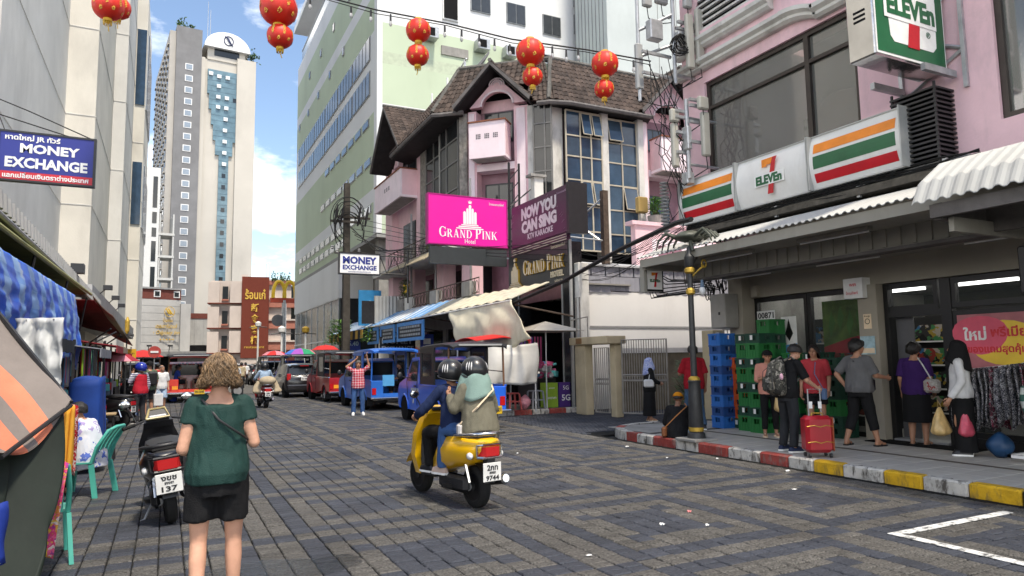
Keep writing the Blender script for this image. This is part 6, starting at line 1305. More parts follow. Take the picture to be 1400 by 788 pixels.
stool(9.25,18.6,0.13,0.5,0.32,mat('stool_coral',(0.60,0.12,0.12),0.5),'coral pink plastic stool in front of the white hung cloth');stool(10.0,18.55,0.13,0.55,0.34,mat('stool_grey',(0.28,0.30,0.33),0.5),'grey plastic stool right of the coral stool at the stall')
bagp=mat('pink_bag',(0.65,0.28,0.36),0.4,0.3,12);b=B();b.grid(lambda u,v:(9.62+0.2*math.cos(u*6.283)*math.sin(0.15+v*2.9)*(1+.1*math.sin(u*19)),18.5+0.15*math.sin(u*6.283)*math.sin(0.15+v*2.9),0.13+0.42*v+0.02*math.sin(u*15)),16,8,0,0.004);solo('plastic_bag',b,bagp,'pink and white plastic bag lying between the two stools','bag',(9.62,18.5,0.13),smooth=180)
um=thing('market_umbrella','square off white market umbrella over the stall corner','umbrella',(10.2,18.0,0.13));part('pole',B().cyl((10.2,18.2,0.13),(10.2,18.2,2.7),0.022,n=8),steel,um,True)
uc=Vector((10.2,18.2,2.74));cn=[Vector((10.2+a*0.86,18.2+c*0.8,2.44))for a,c in((-1,-1),(1,-1),(1,1),(-1,1))]
for k in range(4):part('canopy_panel',B().add([uc,cn[k],cn[(k+1)%4],uc-Vector((0,0,.012)),cn[k]-Vector((0,0,.012)),cn[(k+1)%4]-Vector((0,0,.012))],[(0,1,2),(5,4,3),(1,4,5,2)]),mat('umbrella_cloth',(0.50,0.46,0.39),0.9,0.1),um,True);part('rib',B().tube([uc-Vector((0,0,.03)),cn[k]-Vector((0,0,.02))],0.01,4),steel,um,True)
def brolly(name,label,x,y,z,r,cols,group=None):
 t=thing(name,label,'umbrella',(x,y,0),0,group);part('pole',B().cyl((0,0,0),(0,0,z),0.025,n=6),steel,t);N=8
 for k in range(N):
  a,c=2*PI*k/N,2*PI*(k+1)/N;top=Vector((0,0,z+r*0.38));mid=lambda q:Vector((r*0.6*math.cos(q),r*0.6*math.sin(q),z+r*0.27));ed=lambda q:Vector((r*math.cos(q),r*math.sin(q),z))
  P_=[top,mid(a),mid(c),ed(a),ed(c)];part('canopy_panel',B().add(P_+[p-Vector((0,0,0.012))for p in P_],[(0,1,2),(1,3,4,2),(7,6,5),(7,9,8,6),(3,8,9,4)]),mat('brolly_%s'%cols[k%len(cols)],{'r':(0.5,0.03,0.03),'b':(0.05,0.15,0.5),'g':(0.02,0.25,0.12),'p':(0.3,0.08,0.4),'y':(0.6,0.4,0.03),'m':(0.30,0.02,0.035),'k':(0.55,0.2,0.25),'d':(0.02,0.02,0.02)}[cols[k%len(cols)]],0.8),t)
 return t
brolly('street_umbrella','rainbow coloured umbrella above the black car roof',7.4,44,2.1,1.0,'bpgrbpgk');brolly('street_umbrella','red umbrella behind the red truck under the bush',8.9,44,2.35,0.85,'r');brolly('street_umbrella','pink umbrella left of the rainbow umbrella, far down the street',6.4,48,2.1,0.8,'kr')
ms=thing('burger_sign','yellow double arch burger sign on tall grey pole over red board','sign',(12.3,85,0));part('pole',B().cyl((12.3,85,0),(12.3,85,8.9),0.3,0.26,10),steel,ms,True);part('red_board',B().box(10.7,84.8,8.6,13.9,85.2,9.15),mat('board_red',(0.42,0.05,0.02),0.5),ms,True)
fr=frame((12.3,84.9,9.15),RX);b=B()
for s in(-1,1):b.tube([fr@Vector((s*0.62+0.66*math.cos(a),1.95*abs(math.sin(a))**0.75,0))for a in[PI*k/16 for k in range(17)]],0.22,8)
part('arches',b,mat('arch_yellow',(0.72,0.46,0.02),0.4),ms,True,smooth=60);part('round_plate',B().cyl((11.6,84.8,6.5),(11.6,84.9,6.5),0.7,n=18),mat('plate_grey',(0.12,0.12,0.13),0.5),ms,True);part('pole_collar',B().lathe([(0.3,2.0),(0.7,2.2),(0.75,2.5),(0.3,2.7)],10,0,(12.3,85,0)),black,ms,True)
def far_lamp(x,y,h,label,gold_=True,wh=True):
 t=thing('street_lamp',label,'street lamp',(x,y,0));part('pole',B().cyl((0,0,0),(0,0,h),0.11,0.08,8),white if wh else iron,t);part('lamp_head',B().lathe([(0.08,h),(0.3,h+0.1),(0.32,h+0.45),(0.1,h+0.6)],10),gilt if gold_ else white,t)
 part('arm',B().tube([(-0.9,0,h-0.1),(0,0,h),(0.9,0,h-0.05)],0.05,5),iron,t);return t
far_lamp(10.8,62,4.1,'white street lamp with gilt head before the striped block podium');far_lamp(9.1,64,4.2,'plain white street lamp left of the gilt one',False);far_lamp(8.9,80,5.5,'slim white lamp post before the restaurant block',False)
fl_=far_lamp(-1.25,27.6,2.7,'black lamp post with gilt head over the left stalls',True,False);fl_.scale=(0.24,0.24,1)
# LEFT MARKET
lr=thing('stall_roof','long market roof with pale corrugated fascia along the left side','roof',(-2.2,15,4))
b=B();n_=300;b.loft([[Vector((-2.2+(0.025 if(k%4)in(0,1)else-0.025)-0.02*j,4+25*k/n_,[4.02,4.30,4.30,4.02][j]-0.013*25*k/n_))for j in range(4)]for k in range(n_+1)]);part('fascia',b,galv,lr,True)
part('roof_sheet',sheet((-2.25,4,4.32),(-2.25,29,4.0),(-6.8,4,4.9),(-6.8,29,4.6),nu=6,nv=2),greyp,lr,True);part('back_wall',B().box(-6.9,4,0,-6.7,30,4.6),mat('stall_back',(0.05,0.047,0.043),0.9,0.3),lr,True)
for y in(6,12,18,24):part('post',B().box(-3.7,y,0,-3.55,y+0.15,4.3),greyp,lr,True)
part('eave_box',B().box(-2.6,27,3.55,-2.3,60,4.35).box(-7,29.1,3.8,-2.6,60,4.3),mat('canopy_concrete',(0.36,0.36,0.355),0.85,0.1,dirt=0.3),lr,True)
for y in(30,34.5,39):part('floodlight',B().tube([(-2.3,y,4.3),(-2.1,y,4.5)],0.02,5).box(-2.2,y-0.15,4.45,-1.9,y+0.15,4.62),black,lr,True)
part('floodlight',B().box(-2.35,21.5,4.1,-2.05,21.9,4.35),black,lr,True)
olive=mat('olive_tube',(0.30,0.30,0.10),0.5,0.15)
fa=thing('stall_awning','olive and maroon cloth stall awning on pale tubes above the blue tarp','awning',(-1.9,14,3.4))
part('cloth',sheet((-1.9,7,3.32),(-1.9,21,3.5),(-3.6,7,3.75),(-3.6,21,3.8),0.12,nu=20),mat('olive_cloth',(0.16,0.17,0.06),0.85,0.2),fa,True);part('cloth',sheet((-1.75,21.1,3.35),(-1.4,27,2.7),(-3.4,21.1,3.8),(-3.4,27,3.4),0.15),mat('maroon_cloth',(0.14,0.03,0.03),0.85,0.2),fa,True);part('cloth',sheet((-1.35,22,3.0),(-1.15,30,2.35),(-1.8,21.5,3.5),(-2.2,30,3.0),0.05),mat('beige_cloth',(0.36,0.32,0.24),0.9,0.2),fa,True)
for p,q in(((-1.85,6.5,3.28),(-1.85,21.5,3.52)),((-1.95,6,3.6),(-1.95,19,3.55))):part('tube',B().tube([p,q],0.035,8),olive if p[0]>-1.9 else steel,fa,True)
for y in(9,13,17,21):part('frame_leg',B().tube([(-1.9,y,3.4),(-2.4,y,0)],0.025,6),blackm,fa,True)
for y,s in((19,1),(21,-1),(23,1)):part('brace',B().tube([(-1.2,y,2.5),(-2.4,y+1.5*s,1.7)],0.02,5),blackm,fa,True)
tp=mat('blue_tarp',(0.02,0.10,0.55),0.45,0.15,2);n,l,b_=M_(tp)
tc=n.new('ShaderNodeTexCoord');sx=n.new('ShaderNodeSeparateXYZ');l(tc.outputs['Object'],sx.inputs[0])
def wave_mask(sock,per,duty):
 d=n.new('ShaderNodeMath');d.operation='DIVIDE';d.inputs[1].default_value=per;l(sock,d.inputs[0]);f_=n.new('ShaderNodeMath');f_.operation='FRACT';l(d.outputs[0],f_.inputs[0]);g_=n.new('ShaderNodeMath');g_.operation='LESS_THAN';g_.inputs[1].default_value=duty;l(f_.outputs[0],g_.inputs[0]);return g_.outputs[0]
ma=wave_mask(sx.outputs['Y'],0.95,0.42);mb=wave_mask(sx.outputs['Z'],0.42,0.4)
m1_=n.new('ShaderNodeMix');m1_.data_type='RGBA';l(ma,m1_.inputs['Factor']);m1_.inputs['A'].default_value=(0.008,0.10,0.55,1);m1_.inputs['B'].default_value=(0.19,0.34,0.62,1)
m2_=n.new('ShaderNodeMix');m2_.data_type='RGBA';m2_.blend_type='MULTIPLY';l(mb,m2_.inputs['Factor']);l(m1_.outputs['Result'],m2_.inputs['A']);m2_.inputs['B'].default_value=(0.5,0.66,0.85,1)
nz=n.new('ShaderNodeTexNoise');nz.inputs['Scale'].default_value=2.2;nz.inputs['Detail'].default_value=8;l(tc.outputs['Object'],nz.inputs['Vector']);rz_=n.new('ShaderNodeMapRange');rz_.inputs['From Min'].default_value=0.62;rz_.inputs['From Max'].default_value=0.72;l(nz.outputs['Fac'],rz_.inputs['Value'])
m3_=n.new('ShaderNodeMix');m3_.data_type='RGBA';l(rz_.outputs[0],m3_.inputs['Factor']);l(m2_.outputs['Result'],m3_.inputs['A']);m3_.inputs['B'].default_value=(0.35,0.42,0.55,1);l(m3_.outputs['Result'],b_.inputs['Base Color'])
tpb=B()
def tarp_f(u,v):
 y=8.2+9.2*u;zt=3.02+0.12*u;zb=2.25-0.42*math.sin(min(1,u*1.6)*PI*0.5)+0.05*math.sin(u*23)-0.25*max(0,(u-.8)/.2)
 w_=noise.noise(Vector((u*9,v*5,1.3)))*0.05+noise.noise(Vector((u*26,v*9,4.3)))*0.045+noise.noise(Vector((u*70,v*22,7.3)))*0.025
 return(-1.80+0.12*math.sin(v*PI*0.8)+w_*(0.3+v),y,zt+(zb-zt)*v)
tpb.grid(tarp_f,110,26,0,0.006);solo('blue_tarpaulin',tpb,tp,'crumpled blue checked tarpaulin hanging below the left awning','tarpaulin',(-1.7,12.5,2.7),smooth=180)
wcb=B();wcb.grid(lambda u,v:(-1.58+0.5*u+0.05*noise.noise(Vector((u*6,v*6,3))),9.75-0.25*u+0.10*noise.noise(Vector((u*5,v*5,9)))+0.05*noise.noise(Vector((u*14,v*14,2))),2.2-0.95*v-0.15*u*v),24,18,0,0.008);solo('white_sheet',wcb,mat('white_tarp',(0.50,0.51,0.51),0.6,0.15,3),'crumpled white plastic sheet below the blue tarpaulin','sheet',(-1.3,9.6,1.8),smooth=180)
om=mat('orange_canvas',(0.60,0.19,0.11),0.8,0.12,3,0.2,40);bm_=mat('brown_canvas',(0.19,0.165,0.15),0.8,0.12,3,0.2,40)
A0,A1,Bq0,Bq1=PDw(-70,345,6.4),PDw(97,551,5.8),PDw(-160,560,4.5),PDw(2,622,4.9)
cy=B();rowm=[1,1,1,1,0,0,0,1,1,0,0,0,1,1]
NV,NU=28,30;P_=[]
for j in range(NV+1):
 for i in range(NU+1):
  u,v=i/NU,j/NV;p=A0 .lerp(A1,u).lerp(Bq0 .lerp(Bq1,u),v);p.z+=-0.10*math.sin(v*PI)*u+0.03*math.sin(u*8+v*5);P_.append(p)
W_=NU+1
for j in range(NV):
 fs_=[(j*W_+i,j*W_+i+1,(j+1)*W_+i+1,(j+1)*W_+i)for i in range(NU)]
 vs_=P_[j*W_:(j+2)*W_];cy.add(vs_,[(i,W_+i,W_+i+1,i+1)for i in range(NU)],1-rowm[min(13,j//2)]if False else(0 if rowm[min(13,j//2)]==0 else 1));cy.add([v-Vector((0,0,0.012))for v in vs_],[(i+1,W_+i+1,W_+i,i)for i in range(NU)],(0 if rowm[min(13,j//2)]==0 else 1))
ct=thing('striped_canopy','faded orange and brown striped stall canopy nearest the camera','canopy',tuple(A1 .lerp(Bq1,0.5)-Vector((0,0,1.1))))
part('cloth',cy,[om,bm_],ct,True,smooth=60);part('edge_tube',B().tube([A1+Vector((0,0,-.02)),Bq1+Vector((0,0,-.02))],0.018,6),blackm,ct,True);part('spine_tube',B().tube([A0,A1],0.022,6),blackm,ct,True)
part('rib',B().tube([A1,A1+Vector((-1.3,0.3,-0.75))],0.02,6),blackm,ct,True)
dgm=mat('dark_green_tarp',(0.010,0.016,0.012),0.62,0.25,2,0.15,10)
tb2=B();q0,q1=A1+Vector((-0.05,-0.02,-0.03)),PDw(-120,640,4.6);w0,w1=PDw(40,838,4.7),PDw(-200,840,4.0)
def gt_f(u,v):
 p=q0 .lerp(q1,u);bot=w0 .lerp(w1,u);bot.z=0.02;q=p.lerp(bot,v);k=(0.05+0.07*v)*math.sin(u*15+1.2*math.sin(v*4))+0.03*math.sin(u*34+v*6)*v
 return(q.x+k*0.9,q.y+k*0.4,q.z)
tb2 .grid(gt_f,60,24,0,0.006);solo('green_tarpaulin',tb2,dgm,'dark green plastic tarpaulin draped down under the striped canopy','tarpaulin',tuple(q0 .lerp(q1,0.5)),smooth=180)
bt=B();c0=PDw(-9,735,4.35)
bt.grid(lambda u,v:tuple(c0+Vector((0.06*math.sin(u*6.28)*(1+.15*math.sin(v*7)),-0.06*math.cos(u*6.28),0.20-0.38*v+.02*math.sin(u*9)))*1.0),14,8,0,0.006);solo('blue_bag',bt,mat('royal_cloth',(0.012,0.035,0.24),0.7,0.2),'royal blue cloth bag at the foot of the green tarpaulin','bag',tuple(c0),smooth=180)
chm=mat('green_plastic',(0.055,0.36,0.29),0.4,0.06)
def garden_chair(label,loc,rz,sc=1.0):
 t=thing('plastic_chair',label,'chair',loc,rz);w_=0.25
 part('seat',B().grid(lambda u,v:(-w_+2*w_*u,-0.22+0.44*v,0.42-0.02*math.sin(u*PI)*math.sin(v*PI)-0.015*v),6,6,0,-0.018),chm,t,smooth=60)
 bk_=B()
 for k in range(5):
  x=-0.20+0.10*k;bk_.grid(lambda u,v:(x-0.033+0.066*u,-0.22-0.02-0.20*v*v,0.42+0.42*v),1,6,0,0.014)
 bb_=part('backrest',B().tube([(-w_+0.02,-0.22,0.42),(-w_+0.02,-0.28,0.62),(-w_+0.05,-0.40,0.82),(-0.1,-0.45,0.86),(0.1,-0.45,0.86),(w_-0.05,-0.40,0.82),(w_-0.02,-0.28,0.62),(w_-0.02,-0.22,0.42)],0.022,7),chm,t,smooth=60)
 for k in range(4):
  x=-0.17+0.105*k;part('slat',B().grid(lambda u,v:(x-0.028+0.075*u,-0.235-0.19*v*v,0.42+0.42*v),1,6,0,0.013),chm,bb_)
 for a in(-1,1):
  for y0,y1 in((0.20,0.25),(-0.22,-0.30)):part('leg',B().loft([[(a*(w_-0.02+0.03*(1-z/0.42))+dx,y0+(y1-y0)*(1-z/0.42)+dy,z)for dx,dy in((-0.012,-0.03),(0.022*a if a>0 else 0.012,-0.03),(0.012,0.03),(-0.012,0.03))]for z in(0,0.2,0.41)]),chm,t)
 return t
ch1=garden_chair('turquoise green plastic chair with the flowery shirted vendor sitting on it',(-0.92,10.55,0),R(68))
ch2=garden_chair('turquoise green plastic chair with floral cloth hung over it',(-0.97,7.25,0),R(10))
fl=spots('floral_cloth',(0.60,0.05,0.16),[(0.62,0.42,0.05),(0.65,0.55,0.52),(0.30,0.05,0.25),(0.55,0.2,0.05),(0.7,0.12,0.25)],22,2)
fc=B();fc.grid(lambda u,v:(-0.93+0.25*u-0.07*v,6.78-0.05*u-0.07*(1-(1-v)**2)+0.015*math.sin(u*9+v*4),0.87-0.72*v-0.02*math.sin(u*7)),12,14,0,0.01);solo('floral_cloth',fc,fl,'pink floral cloth draped over the nearest turquoise chair','cloth',(-0.85,6.75,0.5),smooth=180)
tw_m=spots('towel_red',(0.33,0.012,0.02),[(0.55,0.45,0.42),(0.40,0.02,0.03),(0.5,0.3,0.28)],26,3);orm=mat('towel_orange',(0.62,0.30,0.04),0.9)
for k,(dx,m,lab)in enumerate(((0,tw_m,'red and white printed towel hanging under the striped canopy'),(0.13,orm,'orange fringed towel hanging beside the red printed towel'))):
 b=B();b.grid(lambda u,v:(-1.18+dx+(0.26-0.16*k)*u,9.75+0.03*math.sin(u*12+v*3)-0.05*k,1.16-0.82*v-0.03*math.sin(u*6)),14,12,0,0.012);solo('hanging_towel',b,m,lab,'towel',(-1.1,9.7,0.8),smooth=180)
b=B();b.grid(lambda u,v:(-1.10+0.22*math.copysign(abs(math.cos(u*6.283))**.35,math.cos(u*6.283))*(1+0.15*v+0.14*math.sin(u*25+v*2)*v),12.9+0.36*math.copysign(abs(math.sin(u*6.283))**.35,math.sin(u*6.283))*(1+0.1*v),1.42-1.34*v+0.05*math.cos(u*6.283)),40,12,0,0.006);b.ell((-1.10,12.9,1.4),(0.22,0.36,0.08),20,8);solo('covered_cart',b,mat('royal_cover',(0.012,0.05,0.24),0.65,0.2,3),'tall cart under a royal blue cover among the left stalls','cart',(-1.12,12.9,0),smooth=180)
ws=thing('wooden_stool','high stool with pale wooden top and black legs by the blue cart','stool',(-0.95,14.1,0));part('seat',B().box(-0.2,-0.15,0.77,0.2,0.15,0.81,0,0.01),mat('stool_wood',(0.33,0.23,0.12),0.6,0.2,4,stretch=(1,8,1)),ws)
for a in(-1,1):
 for c in(-1,1):part('leg',B().tube([(a*0.15,c*0.11,0.77),(a*0.19,c*0.14,0)],0.018,6),blackm,ws)
def market_stall(label,x,y,seed,can,tcol,L_=2.6):
 rr=random.Random(seed);t=thing('market_stall',label,'market stall',(x,y,0))
 part('counter',B().box(-0.9,0,0,0.0,L_,0.85),mat('stall_counter_%d'%(seed%3),[(0.10,0.09,0.08),(0.16,0.03,0.03),(0.05,0.10,0.16)][seed%3],0.8),t)
 for a in(0.0,L_-0.05):part('post',B().box(-0.05,a,0,0.0,a+0.05,can),blackm,t)
 part('canopy',sheet((0.45,-0.15,can-0.18),(0.45,L_+0.1,can-0.18),(-1.6,-0.15,can+0.3),(-1.6,L_+0.1,can+0.3),0.06,nu=8),mat('stall_cloth_%d'%seed,tcol,0.85,0.15),t)
 part('valance',sheet((0.45,-0.15,can-0.36),(0.45,L_+0.1,can-0.36),(0.45,-0.15,can-0.18),(0.45,L_+0.1,can-0.18),nu=16,nv=1,wav=0.01),MATS['stall_cloth_%d'%seed],t)
 part('back_panel',B().box(-1.5,0,0,-1.45,L_,can),dark,t)
 for k in range(26):
  s=rr.uniform(0.06,0.16);xx=rr.uniform(-0.8,-0.05);yy=rr.uniform(0.05,L_-0.1);b=B();b.box(-s,-s*0.7,0,s,s*0.7,s*rr.uniform(0.8,2.2),0,0.012)
  o=part('packet',b,rr.choice(list(gm_)),t);o.matrix_local=Matrix.Translation((xx,yy,0.85))@Matrix.Rotation(rr.uniform(0,3),4,'Z')
 for k in range(14):part('hung_bag',B().box(-0.35+rr.uniform(-.1,.1),0.1+L_*k/14,can-0.75-rr.uniform(0,.35),-0.28,0.1+L_*k/14+0.12,can-0.12,0,0.015),rr.choice(list(gm_)),t)
 return t
market_stall('market stall with grey canopy behind the blue covered cart',-1.6,16.0,3,2.15,(0.22,0.23,0.25));market_stall('market stall with maroon canopy beyond the grey one',-1.55,20.0,4,2.3,(0.30,0.04,0.05));market_stall('market stall with beige canopy near the red vested man',-1.6,23.6,5,2.35,(0.35,0.30,0.22));market_stall('far market stall with red canopy under the yellow sign',-1.6,28.5,6,2.2,(0.36,0.03,0.04));market_stall('dark market stall of hanging goods beside the white sheet',-1.75,10.6,7,2.2,(0.04,0.045,0.05),2.2)
brolly('street_umbrella','maroon market umbrella over the left stalls before the yellow sign',-1.5,25.4,1.75,0.75,'km');brolly('street_umbrella','red market umbrella farther along the left stalls',-0.9,34,1.95,0.8,'r')
ys=thing('yellow_sign','small yellow sign board on a pole over the left stalls','sign',(-1.2,29.8,0));part('pole',B().cyl((-1.2,29.85,0),(-1.2,29.85,2.3),0.025,n=6),steel,ys,True);part('panel',B().box(-1.42,29.78,1.86,-1.02,29.82,2.22),mat('sign_amber',(0.62,0.36,0.01),0.5),ys,True);b=B();text(b,'ตลาดสด',frame((-1.22,29.778,2.05),RX),0,0,w=0.3,ext=0.004);part('lettering',b,black,ys,True)
rs=thing('round_sign','round red road sign on a thin pole beyond the stalls','sign',(-0.5,33,0));part('pole',B().cyl((-0.45,33,0),(-0.45,33,2.2),0.025,n=6),steel,rs,True);part('disc',B().cyl((-0.45,32.95,2.15),(-0.45,32.98,2.15),0.25,n=18),mat('disc_red',(0.4,0.06,0.05),0.6),rs,True);part('bar',B().box(-0.6,32.93,2.11,-0.3,32.949,2.19),wht,rs,True)
for k,(x,y,h)in enumerate(((-0.95,22.9,0.55),(-0.75,24.4,0.5))):
 stool(x,y,0,h,0.3,gm_[7]if k else mat('stool_green',(0.05,0.25,0.15),0.5),['green plastic stool at the left stalls','red plastic stool beyond the green one at the left stalls'][k])
blm=mat('lit_bulb',(1.0,0.80,0.45),0.5,0,emit=3.0)
for k,(x,y,z)in enumerate(((-1.9,17.2,1.95),(-2.0,18.2,1.9),(-1.95,20.8,2.05),(-1.9,22.2,1.9))):solo('stall_bulb',B().ell((x,y,z),(0.05,0.12,0.04),8,6),blm,'small warm lit lamp '+['at the near end of the grey canopy stall','at the far end of the grey canopy stall','at the near end of the maroon canopy stall','at the far end of the maroon canopy stall'][k],'lamp',(x,y,z),'lit lamps in the left stalls')
pg_=mat('plastic_bin',(0.015,0.015,0.016),0.5);sk=thing('speaker_box','upright black speaker box standing in the street beyond the woman','speaker',(3.0,34.6,0));part('case',B().box(2.75,34.5,0,3.25,34.9,0.95,0,0.03),black,sk,True);part('cone',B().cyl((3.0,34.46,0.35),(3.0,34.5,0.35),0.18,n=16),greyp,sk,True);part('cone',B().cyl((3.0,34.46,0.72),(3.0,34.5,0.72),0.1,n=14),greyp,sk,True)
# crates by the store
def crate_mesh(col,h=0.30,l_=0.42,w_=0.34):
 b=B();t=0.012
 b.box(-l_/2,-w_/2,0,l_/2,w_/2,0.015)
 for s in(-1,1):
  y0,y1=(w_/2-t,w_/2)if s>0 else(-w_/2,-w_/2+t);x0,x1=(l_/2-t,l_/2)if s>0 else(-l_/2,-l_/2+t)
  b.box(-l_/2-0.008,y0-(0.008 if s<0 else 0),h-0.035,l_/2+0.008,y1+(0.008 if s>0 else 0),h);b.box(-l_/2,y0,0.015,l_/2,y1,0.06)
  b.box(-l_/2,y0,0.06,-0.07,y1,h-0.035);b.box(0.07,y0,0.06,l_/2,y1,h-0.035);b.box(-0.07,y0,0.06,0.07,y1,h-0.12)
  b.box(x0-(0.008 if s<0 else 0),-w_/2+t,h-0.035,x1+(0.008 if s>0 else 0),w_/2-t,h);b.box(x0,-w_/2+t,0.015,x1,w_/2-t,0.06);b.box(x0,-w_/2+t,0.06,x1,-0.08,h-0.035);b.box(x0,0.08,0.06,x1,w_/2-t,h-0.035);b.box(x0,-0.08,0.06,x1,0.08,h-0.13)
  for k in range(5):
   b.box(-0.19+0.085*k,y0-(0.006 if s<0 else 0),0.03,-0.178+0.085*k,y1+(0.006 if s>0 else 0),h-0.04);b.box(x0-(0.006 if s<0 else 0),-0.15+0.07*k,0.03,x1+(0.006 if s>0 else 0),-0.14+0.07*k,h-0.04)
 return b
cm_={'g':mat('crate_green',(0.016,0.165,0.04),0.5,0.12,3),'d':mat('crate_dark_green',(0.01,0.055,0.035),0.5,0.15,3),'b':mat('crate_blue',(0.02,0.15,0.50),0.5,0.1,3),'n':mat('crate_navy',(0.015,0.07,0.24),0.5,0.1,3),'o':mat('crate_orange',(0.62,0.10,0.02),0.5,0.1,3)}
cme={k:crate_mesh(k,{'g':0.30,'d':0.20,'b':0.25,'n':0.20,'o':0.22}[k]).mesh('crate',m)for k,m in cm_.items()}
tagm=B().box(-0.03,-0.006,-0.045,0.03,0.0,0.045).mesh('tag_card',wht)
cname={'g':'green','d':'dark green','b':'blue','n':'navy blue','o':'orange'};ch_={'g':0.30,'d':0.20,'b':0.25,'n':0.20,'o':0.22}
ords=['bottom','second','third','fourth','fifth','sixth','seventh','eighth','ninth','tenth','eleventh']
def crates(x,y,rz,seq,where):
 z=0.143;rr=random.Random(int(x*100+y*10))
 for k,c in enumerate(seq):
  o=bpy.data.objects.new('crate',cme[c]);C.objects.link(o);o.location=(x+rr.uniform(-.012,.012),y+rr.uniform(-.012,.012),z);o.rotation_euler=(0,0,rz+rr.uniform(-.04,.04))
  WM[o.name]=Matrix.Translation(o.location)@Matrix.Rotation(o.rotation_euler.z,4,'Z')
  pos='bottom' if k==0 else('topmost' if k==len(seq)-1 else ords[k])
  tag(o,f'{cname[c]} crate, {pos} of stack {where}','crate','plastic crates stacked at the store')
  if c in 'dg' and(k%2==1 or c=='d'):piece('tag_card',tagm,o,Matrix.Translation((-0.225,0.02 if k%2 else 0.08,0.12))@Matrix.Rotation(-PI/2,4,'Z'))
  z+=ch_[c]-0.012
crates(10.52,11.15,0,'bnbnbnbnb','nearest the gate pillar');crates(10.95,11.6,0,'nbnbnbnb','of blue crates set back')
crates(10.82,10.84,0,'ddoooooo'[0:0]+'doooooo','of orange crates')
crates(10.55,10.42,0,'gdgdgdgd','left of the salmon shirted person');crates(10.45,10.02,0,'gdgdgdgd','right behind the salmon shirted person');crates(10.95,10.22,0,'gdgdgdgdg','tallest under the number plate')
crates(10.9,9.55,0,'ddgdddg','behind the man with the backpack');crates(10.95,9.1,0,'dgdddgd','left of the red shirted woman');crates(10.95,8.68,0,'ddgdddd','right of the red shirted woman')  # mostly dark crates here; shadow behind the people put into their colour
rk=thing('clothes_rack','white rolling clothes rack with patterned garments before the pink poster','rack',(10.6,5.7,0.14))
part('frame',B().tube([(10.75,6.5,0.2),(10.75,6.5,1.35),(10.75,5.1,1.5),(10.75,5.1,0.2)],0.018,6),white,rk,True);part('foot',B().box(10.3,5.55,0.2,11.0,5.6,0.24).box(10.3,4.9,0.2,10.36,5.6,0.24),white,rk,True)
gar=[spots('garment_dark',(0.02,0.02,0.025),[(0.35,0.35,0.36),(0.03,0.03,0.04),(0.12,0.12,0.14),(0.4,0.38,0.4)],34,2),spots('garment_red',(0.05,0.02,0.025),[(0.35,0.35,0.36),(0.2,0.03,0.06),(0.03,0.03,0.04)],30,2)]
for k in range(16):
 y=6.45-0.08*k;b=B();b.grid(lambda u,v:(10.55+0.4*u+0.03*math.sin(v*6+k),y+0.025*math.sin(u*9+k),1.30+0.01*k-(0.78+0.08*math.sin(k*2))*v+0.06*math.sin(u*PI)),6,8,0,0.02);part('garment',b,gar[1 if k%5==2 else 0],rk,True,smooth=180)
 part('hanger',B().tube([(10.75,y,1.38),(10.75,y,1.33),(10.58,y,1.28)],0.006,4),black,rk,True)
tee=stripes('tee_green_white',[(0.04,0.10,0.08),(0.42,0.45,0.42)],2,0.09,0.9,0.3);b=B();b.grid(lambda u,v:(10.1+0.45*u,5.25-0.06*math.sin(u*PI)+0.03*math.sin(v*7),1.18-0.75*v),10,8,0,0.04);solo('display_shirt',b,tee,'green and white patterned shirt hanging at the right frame edge','shirt',(10.3,5.25,0.8),smooth=180)
b=B();b.grid(lambda u,v:(10.62+0.15*math.cos(u*6.283)*math.sin(.1+v*2.7)*(1+.35*noise.noise(Vector((math.cos(u*6.283)*2,math.sin(u*6.283)*2,v*3)))),5.85+0.17*math.sin(u*6.283)*math.sin(.1+v*2.7),0.50-0.35*v),18,10,0,0.004);solo('blue_sack',b,mat('sack_blue',(0.012,0.06,0.15),0.5,0.3),'blue plastic sack on the ground under the clothes rack','sack',(10.6,5.85,0.14),smooth=180)
# VEHICLES
def paint(nm,col):return mat('paint_'+nm,col,0.28,0.06,2,coat=0.6,dirt=0.10,dcol=(0.12,0.11,0.10),dscale=3)
tyre_b={}
def wheel(t,x,y,r,w_,rim,side):
 tr=part('tyre',B().loft([[(x+side*(w_/2-dx),y+rr*math.cos(a),r+rr*math.sin(a))for a in[2*PI*k/22 for k in range(22)]]for dx,rr in((w_,r*0.62),(w_,r*0.92),(w_*0.85,r),(w_*0.15,r),(0,r*0.92),(0,r*0.62))],caps=False),rubber,t,smooth=40)
 b=B();b.lathe([(r*0.63,0),(r*0.60,0.015),(r*0.2,0.02)],18);R_=Matrix.Translation((x+side*(w_/2-0.03),y,r))@Matrix.Rotation(side*PI/2,4,'Y')
 b2=B();b2 .X=R_;b2 .lathe([(r*0.66,-0.08),(r*0.66,0.0),(r*0.58,0.006),(r*0.56,-0.03),(r*0.12,-0.035)],18,0)
 for k in range(6):
  a=2*PI*k/6;b2 .loft([[Vector((q*math.cos(a+d_),q*math.sin(a+d_),z))for q,d_,z in((r*0.12,-.5,-0.005),(r*0.12,.5,-0.005),(r*0.58,.13,0.0),(r*0.58,-.13,0.0))],[Vector((q*math.cos(a+d_),q*math.sin(a+d_),z))for q,d_,z in((r*0.12,-.5,-0.03),(r*0.12,.5,-0.03),(r*0.58,.13,-0.03),(r*0.58,-.13,-0.03))]])
 b2 .lathe([(r*0.16,-0.03),(r*0.15,0.012),(r*0.02,0.015)],10)
 part('rim',b2,rim,tr,smooth=30);return tr
